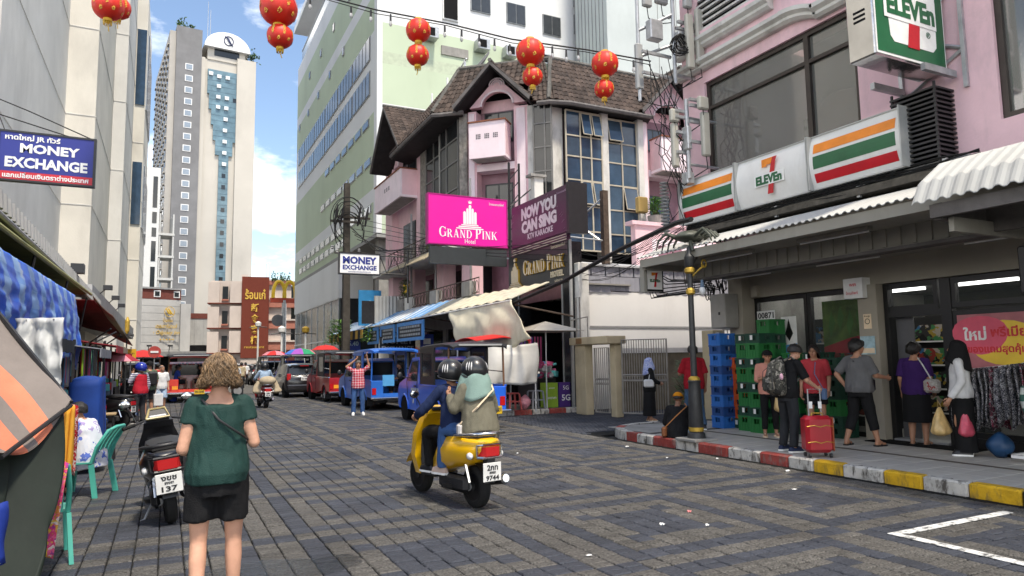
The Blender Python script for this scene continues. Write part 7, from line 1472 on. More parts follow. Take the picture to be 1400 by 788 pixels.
taill=mat('tail_light_red',(0.42,0.01,0.012),0.2,0.05,coat=0.5);amber=mat('indicator_amber',(0.65,0.22,0.02),0.2,coat=0.5);clear=mat('lamp_clear',(0.6,0.6,0.6),0.15,coat=0.5);plate_y=mat('plate_yellow',(0.62,0.40,0.02),0.5);plate_w=mat('plate_white',(0.66,0.66,0.64),0.5)
def plate(t,x,y,z,w_,h,m,rows,tilt=0.0):
 p=part('licence_plate',B().box(x-w_/2,y-0.012,z-h/2,x+w_/2,y,z+h/2,0,0.008),m,t);fr=frame((x,y-0.0125,z),RX);b=B()
 for s,cx,cy,ww,hh in rows:text(b,s,fr,cx*w_,cy*h,w=ww*w_,h=hh*h,bold=0.03,ext=0.003)
 part('lettering',b,black,p);return p
def songthaew(label,loc,rz,pm,dark_top=True,stripe=None,W=1.5,Ln=4.1,occupants=True,rz_text=None,group='songthaew taxi trucks in the street',platetxt='30-1521'):
 t=thing('taxi_truck',label,'truck',loc,rz,group);h=W/2;top=blackm if dark_top else pm
 zb,zs,zr=0.42,0.98,1.98
 def side(s):
  pts=[(0.0,zb)]+[(0.85+0.36*math.cos(a),0.34+0.36*math.sin(a))for a in[PI-PI*k/10 for k in range(11)]if 0.34+0.36*math.sin(a)>zb-0.01]+[(2.15,zb-0.08),(2.15,zs),(0.0,zs)]
  fr=Matrix(((0,0,1,s*h-(0.04 if s>0 else 0)),(1,0,0,0),(0,1,0,0),(0,0,0,1)));return B().prism(pts,0,0.04,fr)
 for s in(-1,1):
  part('side_panel',side(s),pm,t);part('arch_trim',B().tube([(s*(h+0.005),0.85+0.37*math.cos(a),0.34+0.37*math.sin(a))for a in[PI*k/12 for k in range(13)]],0.018,5),pm,t)
  part('side_rail',B().box(s*h-0.03,0,zs,s*h+0.03,2.15,zs+0.04),chrome if stripe else pm,t)
 part('floor',B().box(-h+0.04,0.0,zb-0.06,h-0.04,2.15,zb+0.02),dark,t)
 for s in(-1,1):part('bench',B().box(s*(h-0.04),0.08,zb+0.26,s*(h-0.40),2.1,zb+0.34),mat('bench_vinyl',(0.05,0.03,0.03),0.6),t)
 for s in(-1,1):part('tail_corner',B().box(s*h,-0.03,zb,s*(h-0.42),0.03,zs,0,0.015),pm,t)
 part('rear_sill',B().box(-h+0.42,-0.02,zb-0.02,h-0.42,0.02,zb+0.14),pm,t)
 for s in(-1,1):
  part('tail_light',B().box(s*(h-0.03),-0.045,zb+0.10,s*(h-0.17),-0.029,zb+0.32,0,0.01),taill,t)
  if stripe:part('reflector_band',B().box(s*(h-0.18),-0.042,zb+0.14,s*(h-0.40),-0.030,zb+0.28),stripe,t)
 part('bumper',B().box(-h-0.02,-0.32,0.36,h+0.02,-0.06,0.44,0,0.02),chrome,t);part('step',B().box(-0.35,-0.36,0.30,0.35,-0.08,0.345),blackm,t)
 plate(t,0.2*W,-0.33,0.44,0.40,0.19,plate_y,[(platetxt,0,0.05,0.85,0.5)])
 rr_=[]
 for y,dz,dw in((-0.22,-0.05,-0.06),(-0.12,0.0,0),(0.4,0.03,0),(2.0,0.0,0),(2.35,-0.08,-0.04)):
  rr_.append([(x*(h+dw),y,zr+dz+q)for x,q in((-1,-0.06),(-1.0,0.0),(-0.8,0.045),(0,0.07),(0.8,0.045),(1.0,0.0),(1,-0.06),(0.9,-0.02),(0,0.02),(-0.9,-0.02))])
 part('roof',B().loft(rr_),top,t,smooth=40)
 part('roof_light_bar',B().box(-h+0.2,-0.26,zr-0.02,h-0.2,-0.20,zr+0.02),ant_m if dark_top else pm,t)
 for s in(-1,1):
  for y in(0.03,1.05,2.1):part('roof_post',B().tube([(s*(h-0.03),y,zs),(s*(h-0.05),y,zr)],0.025,6),mat('post_brown',(0.16,0.07,0.03),0.5)if(dark_top and y<0.1)else(blackm if dark_top else pm),t)
  part('side_window_frame',B().box(s*(h-0.015),1.0,zs+0.04,s*(h-0.05),2.13,zs+0.24).box(s*(h-0.015),1.0,zr-0.16,s*(h-0.05),2.13,zr-0.04).box(s*(h-0.015),1.0,zs+0.24,s*(h-0.05),1.18,zr-0.16).box(s*(h-0.015),1.98,zs+0.24,s*(h-0.05),2.13,zr-0.16),blackm if dark_top else pm,t);part('side_window',B().box(s*(h-0.03),1.18,zs+0.24,s*(h-0.04),1.98,zr-0.16),glass_d,t)
  part('grab_rail',B().tube([(s*(h-0.04),0.03,zs+0.35),(s*(h-0.04),1.0,zs+0.38)],0.016,5),chrome,t)
 prof=[(2.15,zb-0.12),(2.15,zs+0.02),(2.25,1.62),(2.45,1.72),(2.95,1.70),(3.35,1.16),(3.95,1.0),(4.08,0.86),(4.1,0.45),(4.0,0.34)]
 cab=[]
 for s,ins in((-1,0.07),(-0.985,0.0),(0.985,0.0),(1,0.07)):cab.append([(s*h*(1-0.10*max(0,(z-1.0)/0.75)),y,z)for y,z in prof])
 part('cab',B().loft(cab),pm,t,smooth=35)
 for s in(-1,1):
  xq=lambda z:s*(h*(1-0.10*max(0,(z-1.0)/0.75))+0.006)
  w3=[(2.38,1.08),(3.20,1.08),(2.90,1.60),(2.42,1.62)]
  part('cab_window',B().add([(xq(z),y,z)for y,z in w3]+[(xq(z)-s*0.02,y,z)for y,z in w3],[(0,1,2,3),(7,6,5,4),(0,4,5,1),(1,5,6,2),(2,6,7,3),(3,7,4,0)]),glass_d,t)
  part('door_line',B().tube([(xq(0.5),2.32,0.45),(xq(1.0),2.32,1.02),(xq(1.62),2.36,1.64),(xq(1.62),2.92,1.64),(xq(1.08),3.26,1.06),(xq(0.45),3.1,0.45)],0.008,4),black,t);part('door_handle',B().box(xq(0.95),2.42,0.93,xq(0.95)+s*0.02,2.56,0.97),black,t)
  part('mirror',B().tube([(s*h*0.95,3.25,1.15),(s*(h+0.14),3.3,1.2)],0.012,5).ell((s*(h+0.18),3.3,1.22),(0.08,0.04,0.10),10,6),black,t,smooth=60)
  part('headlight',B().ell((s*(h-0.2),4.03,0.78),(0.14,0.06,0.10),10,6),clear,t,smooth=60)
  part('front_arch',B().tube([(s*(h+0.004),3.45+0.38*math.cos(a),0.32+0.38*math.sin(a))for a in[PI*k/12 for k in range(13)]],0.03,5),pm,t);part('arch_void',B().cyl((s*(h+0.002),3.45,0.34),(s*(h-0.2),3.45,0.34),0.35,n=22),dark,t)
 part('windscreen',B().add([(-h*0.86,3.0,1.66),(h*0.86,3.0,1.66),(h*0.93,3.36,1.2),(-h*0.93,3.36,1.2),(-h*0.86,3.0,1.64),(h*0.86,3.0,1.64),(h*0.93,3.34,1.18),(-h*0.93,3.34,1.18)],[(0,1,2,3),(7,6,5,4),(0,4,5,1),(1,5,6,2),(2,6,7,3),(3,7,4,0)]),glass_d,t)
 part('rear_cab_window',B().box(-h*0.8,2.13,1.12,h*0.8,2.149,1.58),glass_d,t)
 for s in(-1,1):
  wheel(t,s*(h-0.10),0.85,0.31,0.19,steel,s);wheel(t,s*(h-0.10),3.45,0.31,0.19,steel,s);part('mud_flap',B().box(s*(h-0.02),0.42,0.14,s*(h-0.2),0.44,0.45),black,t)
 part('underbody',B().box(-h+0.2,0.1,0.24,h-0.2,3.9,0.4),black,t)
 return t
blue1=paint('blue',(0.014,0.12,0.65));blue2=paint('mid_blue',(0.02,0.13,0.50));redv=paint('truck_red',(0.33,0.012,0.018));redo=paint('orange_red',(0.58,0.035,0.018));blk=paint('black',(0.012,0.012,0.014));org=mat('band_orange',(0.72,0.28,0.02),0.4)
t1=songthaew('dark blue pickup taxi with black roof parked nearest the market stall',(6.67,15.3,0),R(-1),blue1,True)
part('door_sticker',B().box(-0.757,2.2,0.72,-0.751,2.85,0.9),mat('sticker_grey',(0.35,0.40,0.48),0.5),t1);part('fuel_flap',B().box(-0.757,2.6,0.5,-0.752,2.72,0.6),clear,t1)
t2=songthaew('mid blue pickup taxi with blue roof behind the man holding his head',(6.85,22.6,0),R(2),blue2,False,W=1.62);part('blue_board',B().box(-0.42,-0.035,0.80,-0.02,0.0,1.16),mat('board_pale_blue',(0.08,0.32,0.62),0.4),t2)
t3=songthaew('red open sided pickup taxi parked between blue truck and black car',(6.6,28.2,0),R(2),redv,True,org,platetxt='30-0877')
t4=songthaew('black roofed pickup taxi beyond the black car',(6.9,41,0),R(2),blue1,True);t5=songthaew('farthest dark pickup taxi in the kerbside row',(6.3,47,0),R(2),blk,True)
t6=songthaew('orange red pickup taxi with yellow plate seen from behind on the left',(0.95,32.6,0),R(0),redo,True,org,W=1.75,platetxt='30-1548');b=B();text(b,'0 8 9 5 2 0',frame((0,1.9,1.62),RX),0,0,w=1.0,h=0.12,ext=0.004);part('roof_numbers',b,wht,t6)
t7=songthaew('dark pickup taxi waiting behind the orange red one',(-1.1,38.5,0),R(0),blk,True,W=1.7)
def hatchback(label,loc,rz,pm):
 t=thing('hatchback',label,'car',loc,rz);W=1.68;h=W/2
 secs=[(0.0,0.38,0.86,0.90),(0.04,0.30,0.98,0.96),(0.12,0.24,1.04,1.0),(0.45,0.22,1.08,1.0),(2.6,0.22,1.02,1.0),(3.5,0.22,0.92,0.98),(3.85,0.28,0.80,0.92),(3.95,0.36,0.66,0.85)]
 part('body',B().loft([[(x*h*k,y,z0+(z1-z0)*q)for x,q in((-0.86,0),(-1,0.18),(-1,0.6),(-0.97,0.85),(-0.9,1),(0.9,1),(0.97,0.85),(1,0.6),(1,0.18),(0.86,0))]for y,z0,z1,k in secs]),pm,t,smooth=40)
 gh=[(0.10,1.02,0.94,0.02),(0.30,1.42,0.82,0.0),(0.65,1.50,0.80,0),(1.7,1.52,0.80,0),(2.3,1.46,0.80,0),(3.1,1.0,0.90,0.0)]
 part('greenhouse',B().loft([[(-h*0.93,y,1.0),(-h*k,y,z),(-h*k*0.6,y,z+0.03),(h*k*0.6,y,z+0.03),(h*k,y,z),(h*0.93,y,1.0)]for y,z,k,_ in gh]),glass_d,t,smooth=25)
 part('roof',B().loft([[(-h*k*1.005,y,z),(-h*k*0.6,y,z+0.045),(h*k*0.6,y,z+0.045),(h*k*1.005,y,z),(h*k,y,z-0.02),(-h*k,y,z-0.02)]for y,z,k in((0.22,1.44,0.82),(0.65,1.51,0.80),(1.7,1.53,0.80),(2.3,1.47,0.80))]),pm,t,smooth=30)
 part('rear_window',B().add([(-0.62,0.145,1.08),(0.62,0.145,1.08),(0.55,0.265,1.38),(-0.55,0.265,1.38),(-0.62,0.165,1.08),(0.62,0.165,1.08),(0.55,0.285,1.38),(-0.55,0.285,1.38)],[(0,1,2,3),(7,6,5,4),(0,4,5,1),(1,5,6,2),(2,6,7,3),(3,7,4,0)]),mat('rear_glass',(0.16,0.18,0.19),0.1),t)
 for s in(-1,1):
  part('tail_light',B().box(s*0.62,-0.0,0.80,s*0.80,0.10,1.10,0,0.02),taill,t);part('pillar',B().tube([(s*h*0.93,0.12,1.02),(s*h*0.81,0.32,1.46)],0.05,6),pm,t);part('mirror',B().ell((s*(h+0.08),2.75,1.05),(0.10,0.05,0.07),10,6),pm,t,smooth=60)
  for y in(0.62,3.1):wheel(t,s*(h-0.08),y,0.31,0.19,steel,s);part('arch_void',B().cyl((s*(h+0.004),y,0.33),(s*(h-0.2),y,0.33),0.355,n=22),dark,t)
 part('bumper',B().box(-h*0.96,-0.07,0.34,h*0.96,0.08,0.60,0,0.05),pm,t);plate(t,0,-0.005,0.86,0.34,0.15,plate_w,[('กท 4482',0,0,0.8,0.6)]);part('spoiler',B().box(-0.58,0.16,1.46,0.58,0.34,1.50,0,0.015),pm,t);part('brake_light',B().box(-0.2,0.155,1.44,0.2,0.17,1.465),taill,t)
 return t
hatchback('black hatchback parked beyond the red pickup taxi',(5.75,33.0,0),R(2),blk)
for k,(x,y,lab,m)in enumerate(((5.2,56,'silver car far down the street beyond the scooter rider',paint('silver',(0.35,0.36,0.37))),(6.4,53,'dark car far down the street by the kerb',blk),(3.2,62,'white car farthest away in the middle of the street',paint('white',(0.6,0.6,0.6))))):hatchback(lab,(x,y,0),R(2),m)
# scooters
def scooter(label,loc,rz,pm,seatm,plate_rows,pw=0.20,ph=0.17,accent=None,screen=False,mirrors=True,lean=0.0,plain=False,pz=0.5,group=None):
 t=thing('scooter',label,'scooter',loc,rz,group);acc=accent or black
 if lean:t.rotation_euler=(0,lean,rz)
 WM[t.name]=Matrix.Translation(loc)@Matrix.Rotation(rz,4,'Z')@Matrix.Rotation(lean,4,'Y')
 r=0.235
 for y in(0.28,1.52):
  tr=part('tyre',B().loft([[(dx,y+rr*math.cos(a),r+rr*math.sin(a))for a in[2*PI*k/24 for k in range(24)]]for dx,rr in((-0.055,r*0.68),(-0.06,r*0.85),(-0.035,r*0.98),(0.035,r*0.98),(0.06,r*0.85),(0.055,r*0.68))],caps=False),rubber,t,smooth=50)
  b=B();b.X=Matrix.Translation((0,y,r))@Matrix.Rotation(PI/2,4,'Y');b.lathe([(r*0.7,-0.05),(r*0.7,0.05),(r*0.62,0.05),(r*0.62,-0.05)],20);b.lathe([(0.05,-0.06),(0.05,0.06)],10)
  for k in range(5):a=2*PI*k/5;b.tube([(0.04*math.cos(a),0.04*math.sin(a),0),(r*0.64*math.cos(a+.2),r*0.64*math.sin(a+.2),0)],0.018,5)
  part('rim',b,blackm,tr,smooth=30)
 S_=[(-0.02,0.10,0.66,0.72),(0.05,0.19,0.56,0.78),(0.25,0.245,0.48,0.80),(0.55,0.245,0.42,0.80),(0.80,0.21,0.36,0.76),(0.95,0.16,0.30,0.62),(1.02,0.13,0.28,0.42)]
 part('rear_body',B().loft([[(x*w_,y,z0+(z1-z0)*q)for x,q in((-0.55,0.0),(-0.95,0.25),(-1.0,0.6),(-0.75,0.93),(-0.4,1.0),(0.4,1.0),(0.75,0.93),(1.0,0.6),(0.95,0.25),(0.55,0.0))]for y,w_,z0,z1 in S_]),pm,t,smooth=50)
 part('floorboard',B().box(-0.17,0.92,0.27,0.17,1.32,0.33,0,0.02),acc,t)
 part('leg_shield',B().loft([[(x*w_,y+0.06*(abs(x)>0.6)*-1,z)for x in(-1,-0.7,0,0.7,1)]+[(x*w_*0.9,y+0.08,z)for x in(1,0.7,0,-0.7,-1)]for y,w_,z in((1.30,0.18,0.28),(1.34,0.23,0.5),(1.30,0.22,0.75),(1.24,0.15,0.95))]),pm,t,smooth=50)
 part('inner_panel',B().box(-0.15,1.22,0.33,0.15,1.30,0.85,0,0.03),black,t)
 part('front_fender',B().loft([[(x,1.52+(r+0.05)*math.cos(a),r+(r+0.05)*math.sin(a)+(0.015 if abs(x)<0.05 else 0))for x in(-0.08,-0.04,0.04,0.08)]for a in[PI*0.12+PI*0.75*k/8 for k in range(9)]],closed=False,caps=False),pm,t,smooth=60)
 part('fork',B().tube([(0.07,1.50,0.25),(0.05,1.30,0.85)],0.022,6).tube([(-0.07,1.50,0.25),(-0.05,1.30,0.85)],0.022,6),blackm,t)
 part('seat',B().loft([[(x*w_,y,z+q*0.07)for x,q in((-1,0),(-0.92,0.7),(-0.5,1),(0.5,1),(0.92,0.7),(1,0))]for y,w_,z in((0.06,0.12,0.79),(0.2,0.17,0.80),(0.5,0.175,0.81),(0.72,0.16,0.785),(0.88,0.11,0.765))]),seatm,t,smooth=50)
 part('grab_rail',B().tube([(-0.19,0.42,0.80),(-0.22,0.2,0.82),(-0.17,-0.02,0.84),(0,-0.08,0.845),(0.17,-0.02,0.84),(0.22,0.2,0.82),(0.19,0.42,0.80)],0.02,7),chrome if accent is None else accent,t,smooth=60)
 part('tail_light',B().loft([[(x*w_,y,z)for x,z in((-1,0.60),(1,0.60),(1.05,0.70),(-1.05,0.70))]for y,w_ in((0.06,0.14),(-0.035,0.10),(-0.05,0.085))]),taill,t,smooth=30);part('tail_trim',B().tube([(-0.155,0.02,0.585),(-0.12,-0.035,0.585),(0.12,-0.035,0.585),(0.155,0.02,0.585),(0.16,0.02,0.715),(0.12,-0.03,0.72),(-0.12,-0.03,0.72),(-0.16,0.02,0.715),(-0.155,0.02,0.585)],0.014,5),chrome if accent is None else black,t)
 for s in(-1,1):part('rear_indicator',B().ell((s*0.20,0.10,0.60),(0.035,0.05,0.04),8,6),clear,t,smooth=60)
 part('rear_fender',B().loft([[(x,0.28+(r+0.04)*math.cos(a),r+(r+0.04)*math.sin(a))for x in(-0.07,-0.03,0.03,0.07)]for a in[PI*0.5+PI*0.42*k/6 for k in range(7)]],closed=False,caps=False),black,t,smooth=60)
 part('plate_bracket',B().box(-0.05,-0.02,pz-0.02,0.05,0.06,0.62),black,t);plate(t,0,-0.03,pz,pw,ph,plate_w,plate_rows)
 part('engine',B().box(-0.17,0.25,0.17,-0.07,0.85,0.36,0,0.05).lathe([(0.10,0),(0.12,0.05),(0.03,0.07)],14,0,(-0.12,0.6,0.2)),blackm,t,smooth=40);part('swing_arm',B().tube([(-0.10,0.28,r),(-0.12,0.8,0.32)],0.045,7),steel,t)
 part('exhaust',B().tube([(0.15,0.75,0.24),(0.17,0.4,0.27),(0.18,-0.02,0.34)],[0.03,0.065,0.062],10),blackm,t,smooth=50);part('exhaust_cap',B().cyl((0.18,-0.02,0.342),(0.18,-0.04,0.346),0.055,0.045,10),chrome,t);part('shock',B().tube([(-0.13,0.2,0.3),(-0.13,0.32,0.6)],0.025,7),chrome,t)
 part('handlebar',B().tube([(-0.33,1.02,0.98),(-0.15,1.12,1.02),(0,1.16,0.98),(0.15,1.12,1.02),(0.33,1.02,0.98)],0.014,7),blackm,t)
 for s in(-1,1):
  part('grip',B().cyl((s*0.24,1.065,1.0),(s*0.36,1.005,0.975),0.019,n=8),rubber,t);part('brake_lever',B().tube([(s*0.22,1.12,1.0),(s*0.35,1.08,0.97)],0.007,4),chrome,t)
  if mirrors:part('mirror',B().tube([(s*0.22,1.09,1.02),(s*0.27,1.12,1.16),(s*0.30,1.12,1.2)],0.007,5).ell((s*0.32,1.12,1.24),(0.065,0.018,0.048),12,8),black if pm is not MATS.get('paint_far_red')else black,t,smooth=60);part('mirror_glass',B().ell((s*0.32,1.105,1.24),(0.056,0.008,0.04),12,8),chrome,t,smooth=60)
 part('headset',B().loft([[(x*w_,y,z)for x in(-1,1)]+[(x*w_*0.8,y+dy,z+0.02)for x in(1,-1)]for y,w_,z,dy in((1.14,0.16,0.93,0.14),(1.10,0.15,1.0,0.16),(1.13,0.10,1.07,0.08))]),pm,t,smooth=40);part('dial',B().box(-0.09,1.075,1.03,0.09,1.12,1.075,0,0.01),clear if screen else black,t)
 if label[0]=='b':part('side_stand',B().tube([(-0.12,0.75,0.22),(-0.24,0.62,0.03),(-0.28,0.6,0.02)],0.012,5),steel,t)
 return t
vinyl=mat('seat_vinyl',(0.014,0.014,0.015),0.5,0.1)
yelp=paint('scooter_yellow',(0.72,0.40,0.008))
sc_y=scooter('yellow scooter carrying two helmeted riders down the middle of the street',(3.19,6.98,0),R(10),yelp,vinyl,[('2กท',0,0.24,0.6,0.3),('สงขลา',0,-0.03,0.35,0.13),('9744',0,-0.30,0.72,0.26)],0.235,0.20,pz=0.43)
sc_b=scooter('black scooter with white number plate parked beside the woman',(0.12,7.95,0),R(3),blk,vinyl,[('งขช',0,0.25,0.6,0.22),('สงขลา',0,0.02,0.35,0.12),('137',0,-0.27,0.6,0.27)],0.245,0.20,accent=black,lean=R(-7),pz=0.46,screen=True)
part('visor_panel',B().loft([[(-0.12,1.06,1.04),(0.12,1.06,1.04),(0.08,1.15,1.14),(-0.08,1.15,1.14)],[(-0.12,1.09,1.04),(0.12,1.09,1.04),(0.08,1.18,1.14),(-0.08,1.18,1.14)]]),black,sc_b);part('visor_trim',B().tube([(-0.12,1.055,1.045),(0.12,1.055,1.045),(0.08,1.145,1.145),(-0.08,1.145,1.145),(-0.12,1.055,1.045)],0.012,5),mat('gold_trim',(0.42,0.34,0.16),0.35),sc_b)
part('side_badge',B().box(-0.25,0.3,0.62,-0.246,0.6,0.66),clear,sc_b)
sc_r=scooter('dark red scooter with sacks ridden away down the street',(3.3,26.3,0),R(4),paint('far_red',(0.25,0.012,0.016)),vinyl,[('รษง',0,0.2,0.6,0.3),('5518',0,-0.2,0.7,0.3)])
for k,(x,y,a,lab)in enumerate(((-0.75,20.6,62,'black scooter parked at the left stalls beside the red vested man'),(-1.3,18.9,66,'black scooter half hidden behind the wooden stool'),(-0.9,29.5,20,'black scooter farthest along the left stalls'))):
 o=scooter(lab,(x,y,0),R(a),blk,vinyl,[('กขค',0,0.2,0.6,0.3),('218',0,-0.2,0.6,0.3)],accent=black)
# PEOPLE
V3=Vector
def remesh(b,vox,it=2,fold=0.0,seed=0,fs=(13,13,5)):
 me=b.mesh('tmp',[]);o=bpy.data.objects.new('tmp',me)
 m=o.modifiers.new('r','REMESH');m.mode='VOXEL';m.voxel_size=vox
 s=o.modifiers.new('s','SMOOTH');s.factor=0.5;s.iterations=it
 r=evaluated(o);bpy.data.objects.remove(o);bpy.data.meshes.remove(me)
 out_=B()
 if fold:
  nrm=[v.normal.copy()for v in r.vertices]
  for v,n_ in zip(r.vertices,nrm):
   p=v.co;k=noise.noise(V3((p.x*fs[0]+seed,p.y*fs[1],p.z*fs[2])))+0.5*noise.noise(V3((p.x*34+seed,p.y*34,p.z*13+p.x*9)))
   v.co=p+n_*k*fold
 out_.v=[tuple(v.co)for v in r.vertices];out_.f=[tuple(p.vertices)for p in r.polygons];out_.m=[0]*len(out_.f)
 bpy.data.meshes.remove(r);return out_
def cap(b,p0,p1,r0,r1,n=12,flat=0,flat0=0):
 p0,p1=V3(p0),V3(p1);d=(p1-p0).normalized();pts,rs=[],[]
 if not flat0:
  for k in(1,.8,.45):pts.append(p0-d*r0*k);rs.append(r0*math.sqrt(max(.02,1-k*k)))
 pts+=[p0,p1];rs+=[r0,r1]
 if not flat:
  for k in(.45,.8,1):pts.append(p1+d*r1*k);rs.append(r1*math.sqrt(max(.02,1-k*k)))
 return b.tube(pts,rs,n)
_hd={}
def head_geo():
 if 'h' not in _hd:
  b=B();b.ell((0,-0.012,0.03),(0.074,0.093,0.088),16,10);b.ell((0,0.030,-0.035),(0.056,0.062,0.072),14,9);b.ell((0,0.052,-0.082),(0.030,0.028,0.022),10,6)
  b.tube([(0,0.088,0.015),(0,0.108,-0.020),(0,0.098,-0.033)],[0.009,0.014,0.010],7);b.ell((0,0.078,0.034),(0.045,0.012,0.010),10,6);b.ell((0,0.086,-0.055),(0.024,0.010,0.011),10,6)
  for s in(-1,1):b.ell((s*0.074,-0.008,-0.006),(0.010,0.020,0.030),8,6);b.ell((s*0.038,0.062,-0.02),(0.022,0.018,0.022),8,6)
  _hd['h']=remesh(b,0.0075,1)
 return _hd['h']
D0=dict(pel=(0,0,.93),wai=(0,0,1.07),che=(0,0,1.26),nec=(0,-.015,1.425),hed=(0,.015,1.575),sL=(-.175,0,1.375),sR=(.175,0,1.375),eL=(-.225,-.03,1.10),eR=(.225,-.03,1.10),wL=(-.235,.05,.86),wR=(.235,.05,.86),hL=(-.09,0,.90),hR=(.09,0,.90),kL=(-.10,.03,.49),kR=(.10,.03,.49),aL=(-.105,-.02,.085),aR=(.105,-.02,.085),hy=0,hp=0,fdL=(-.15,1,0),fdR=(.15,1,0))
skins={'light':mat('skin_light',(0.56,0.30,0.20),0.55,0.16,7,0.15,60),'tan':mat('skin_tan',(0.38,0.19,0.115),0.55,0.08,8),'brown':mat('skin_brown',(0.24,0.115,0.068),0.55,0.08,8)}
hairm=mat('black_hair',(0.011,0.009,0.008),0.45,0.3,30,0.6,90,stretch=(1,1,0.25))
eyew=mat('eye_dark',(0.02,0.014,0.012),0.3);lipm=mat('lip',(0.33,0.10,0.085),0.5)
def cloth(nm,col,**k):return mat('cloth_'+nm,col,k.pop('rough',0.9),k.pop('var',0.12),5,0.35,130,**k)
def person(label,loc,rz,h=1.68,pose=None,skin='tan',top=None,sleeve=0.45,hem=.90,loose=1.0,bot=None,blen=1.0,bl=1.0,skirt=None,hair='short',hairmat=None,shoe=None,sandal=None,face=True,girth=1.0,vest=None,group=None,neckw=0.0,bushy=0):
 P=dict(D0);P.update(pose or{});s=h/1.70;t=thing('person',label,'person',loc,rz,group)
 J={k:(V3(v)*s if isinstance(v,tuple)else v)for k,v in P.items()};gs=girth*s
 def torso(b,f,neckw=0.0,z0=0.0,ext=0.0,drop=0.0,top_=1.0,nk=True):
  pel,wai,che,nec=J['pel'],J['wai'],J['che'],J['nec'];rh=(J['hR']-J['hL']).normalized();rs_=(J['sR']-J['sL']).normalized();up0=(wai-pel).normalized()
  lv=[(pel-up0*(0.10*s+drop),.150,.115,0),(pel,.165,.122,0),(wai,.135 if not ext else.164,.105,.4),(che-(che-wai)*.25,.150,.112,.75),(che,.160,.112,.9),(nec-(nec-che)*.30,.150,.088,1)]+([(nec-(nec-che)*.05,.085,.062,1),(nec+(nec-che)*.06,.052,.052,1)]if nk else[(nec-(nec-che)*(.10+neckw),.12+.06*neckw,.07,1)])
  rr_=[]
  for i,(c,w_,d_,k)in enumerate(lv):
   r_=rh.lerp(rs_,k).normalized();u_=(lv[min(i+1,len(lv)-1)][0]-lv[max(i-1,0)][0]).normalized();fw=u_.cross(r_).normalized();e=(ext+(.024*s if ext and i<2 else.010*s if ext and i==2 else 0))if i<6 else ext*0.4
   rr_.append([c+r_*(w_*gs*f+e)*math.cos(a)+fw*((d_*gs*f+e)*math.sin(a))for a in[2*PI*q/18 for q in range(18)]])
  return b.loft(rr_)
 b=B();torso(b,0.95);cap(b,J['nec']-V3((0,0,.03*s)),J['hed']-V3((0,0,.03*s)),.056*s,.052*s)
 for q in 'LR':
  cap(b,J['s'+q],J['e'+q],.050*gs,.040*gs);cap(b,J['e'+q],J['w'+q],.041*gs,.027*gs);cap(b,J['s'+q].lerp(J['nec'],.55),J['s'+q],.046*gs,.054*gs)
  cap(b,J['h'+q],J['k'+q],.084*gs,.055*gs);m_=J['k'+q].lerp(J['a'+q],.30);bk_=(J['k'+q]-J['h'+q]).cross(V3((1,0,0))).normalized();cap(b,J['k'+q],m_,.053*gs,.056*gs);cap(b,m_,J['a'+q],.056*gs,.034*gs)
  fd=V3(J['fd'+q]).normalized();a=J['a'+q];cap(b,a-fd*.03*s-V3((0,0,.045*s)),a+fd*.15*s-V3((0,0,.055*s)),.034*s,.026*s);cap(b,a,a+fd*.08*s-V3((0,0,.04*s)),.036*s,.03*s)
  hd=(J['w'+q]-J['e'+q]).normalized();b.X=None;cap(b,J['w'+q],J['w'+q]+hd*.075*s,.028*s,.034*s)
 body=remesh(b,0.014*s,2)
 for q,sg_ in(('L',-1),('R',1)):
  w_=J['w'+q];hd=(w_-J['e'+q]).normalized();ax=V3((0,1,0))if abs(hd.y)<0.7 else V3((0,0,1));sd=(ax-hd*ax.dot(hd)).normalized();nr=hd.cross(sd)*sg_
  for i,(o_,ln)in enumerate(((.030,.066),(.011,.076),(-.009,.072),(-.027,.056))):
   p=w_+hd*.085*s+sd*o_*s;cu=nr*(-1)*(.012+.006*i)*s;body.tube([p,p+hd*ln*.5*s+cu*.5,p+hd*ln*.85*s+cu*1.6,p+hd*ln*.95*s+cu*2.4],[.0095*s,.009*s,.008*s,.005*s],7)
  p=w_+hd*.035*s+sd*.030*s;body.tube([p,p+hd*.03*s+sd*.022*s-nr*.01*s,p+hd*.062*s+sd*.026*s-nr*.02*s],[.012*s,.0105*s,.007*s],7)
 HM=Matrix.Translation(J['hed'])@Matrix.Rotation(P['hy'],4,'Z')@Matrix.Rotation(P['hp'],4,'X')@Matrix.Scale(s*1.06,4);g_=head_geo();body.add([HM@V3(v)for v in g_.v],g_.f)
 part('body',body,skins[skin],t,smooth=180)
 if face:
  for q in(-1,1):
   e=B();e.X=HM;e.ell((q*.030,.079,.008),(.0115,.006,.0065),8,6);part('eye',e,eyew,t,smooth=180);e=B();e.X=HM;e.ell((q*.031,.083,.030),(.018,.006,.004),8,5);part('eyebrow',e,hairm,t,smooth=180)
  e=B();e.X=HM;e.ell((0,.093,-.056),(.020,.006,.0065),8,6);part('mouth',e,lipm,t,smooth=180)
 if top:
  b=B();torso(b,1.0,neckw,ext=.016*s*loose,drop=max(-0.05,(.93-.09-hem))*s-.0,nk=False)
  for q in 'LR':
   sh,e,w_=J['s'+q],J['e'+q],J['w'+q];cap(b,sh.lerp(J['nec'],.6-neckw),sh,.048*gs,(.060-.02*neckw)*gs)
   if sleeve<=0.5:cap(b,sh,sh.lerp(e,max(.05,sleeve*2)),.062*gs,(.054+.010*loose)*gs,flat=1)
   else:cap(b,sh,e,.064*gs,.054*gs+.006*loose);cap(b,e,e.lerp(w_,min(1,(sleeve-.5)*2)),.054*gs+.006*loose,.040*gs+.006*loose,flat=1)
  part('top',remesh(b,(.0095 if neckw else.013)*s,1,.009*s,len(label),(15,15,4)),top,t,smooth=180)
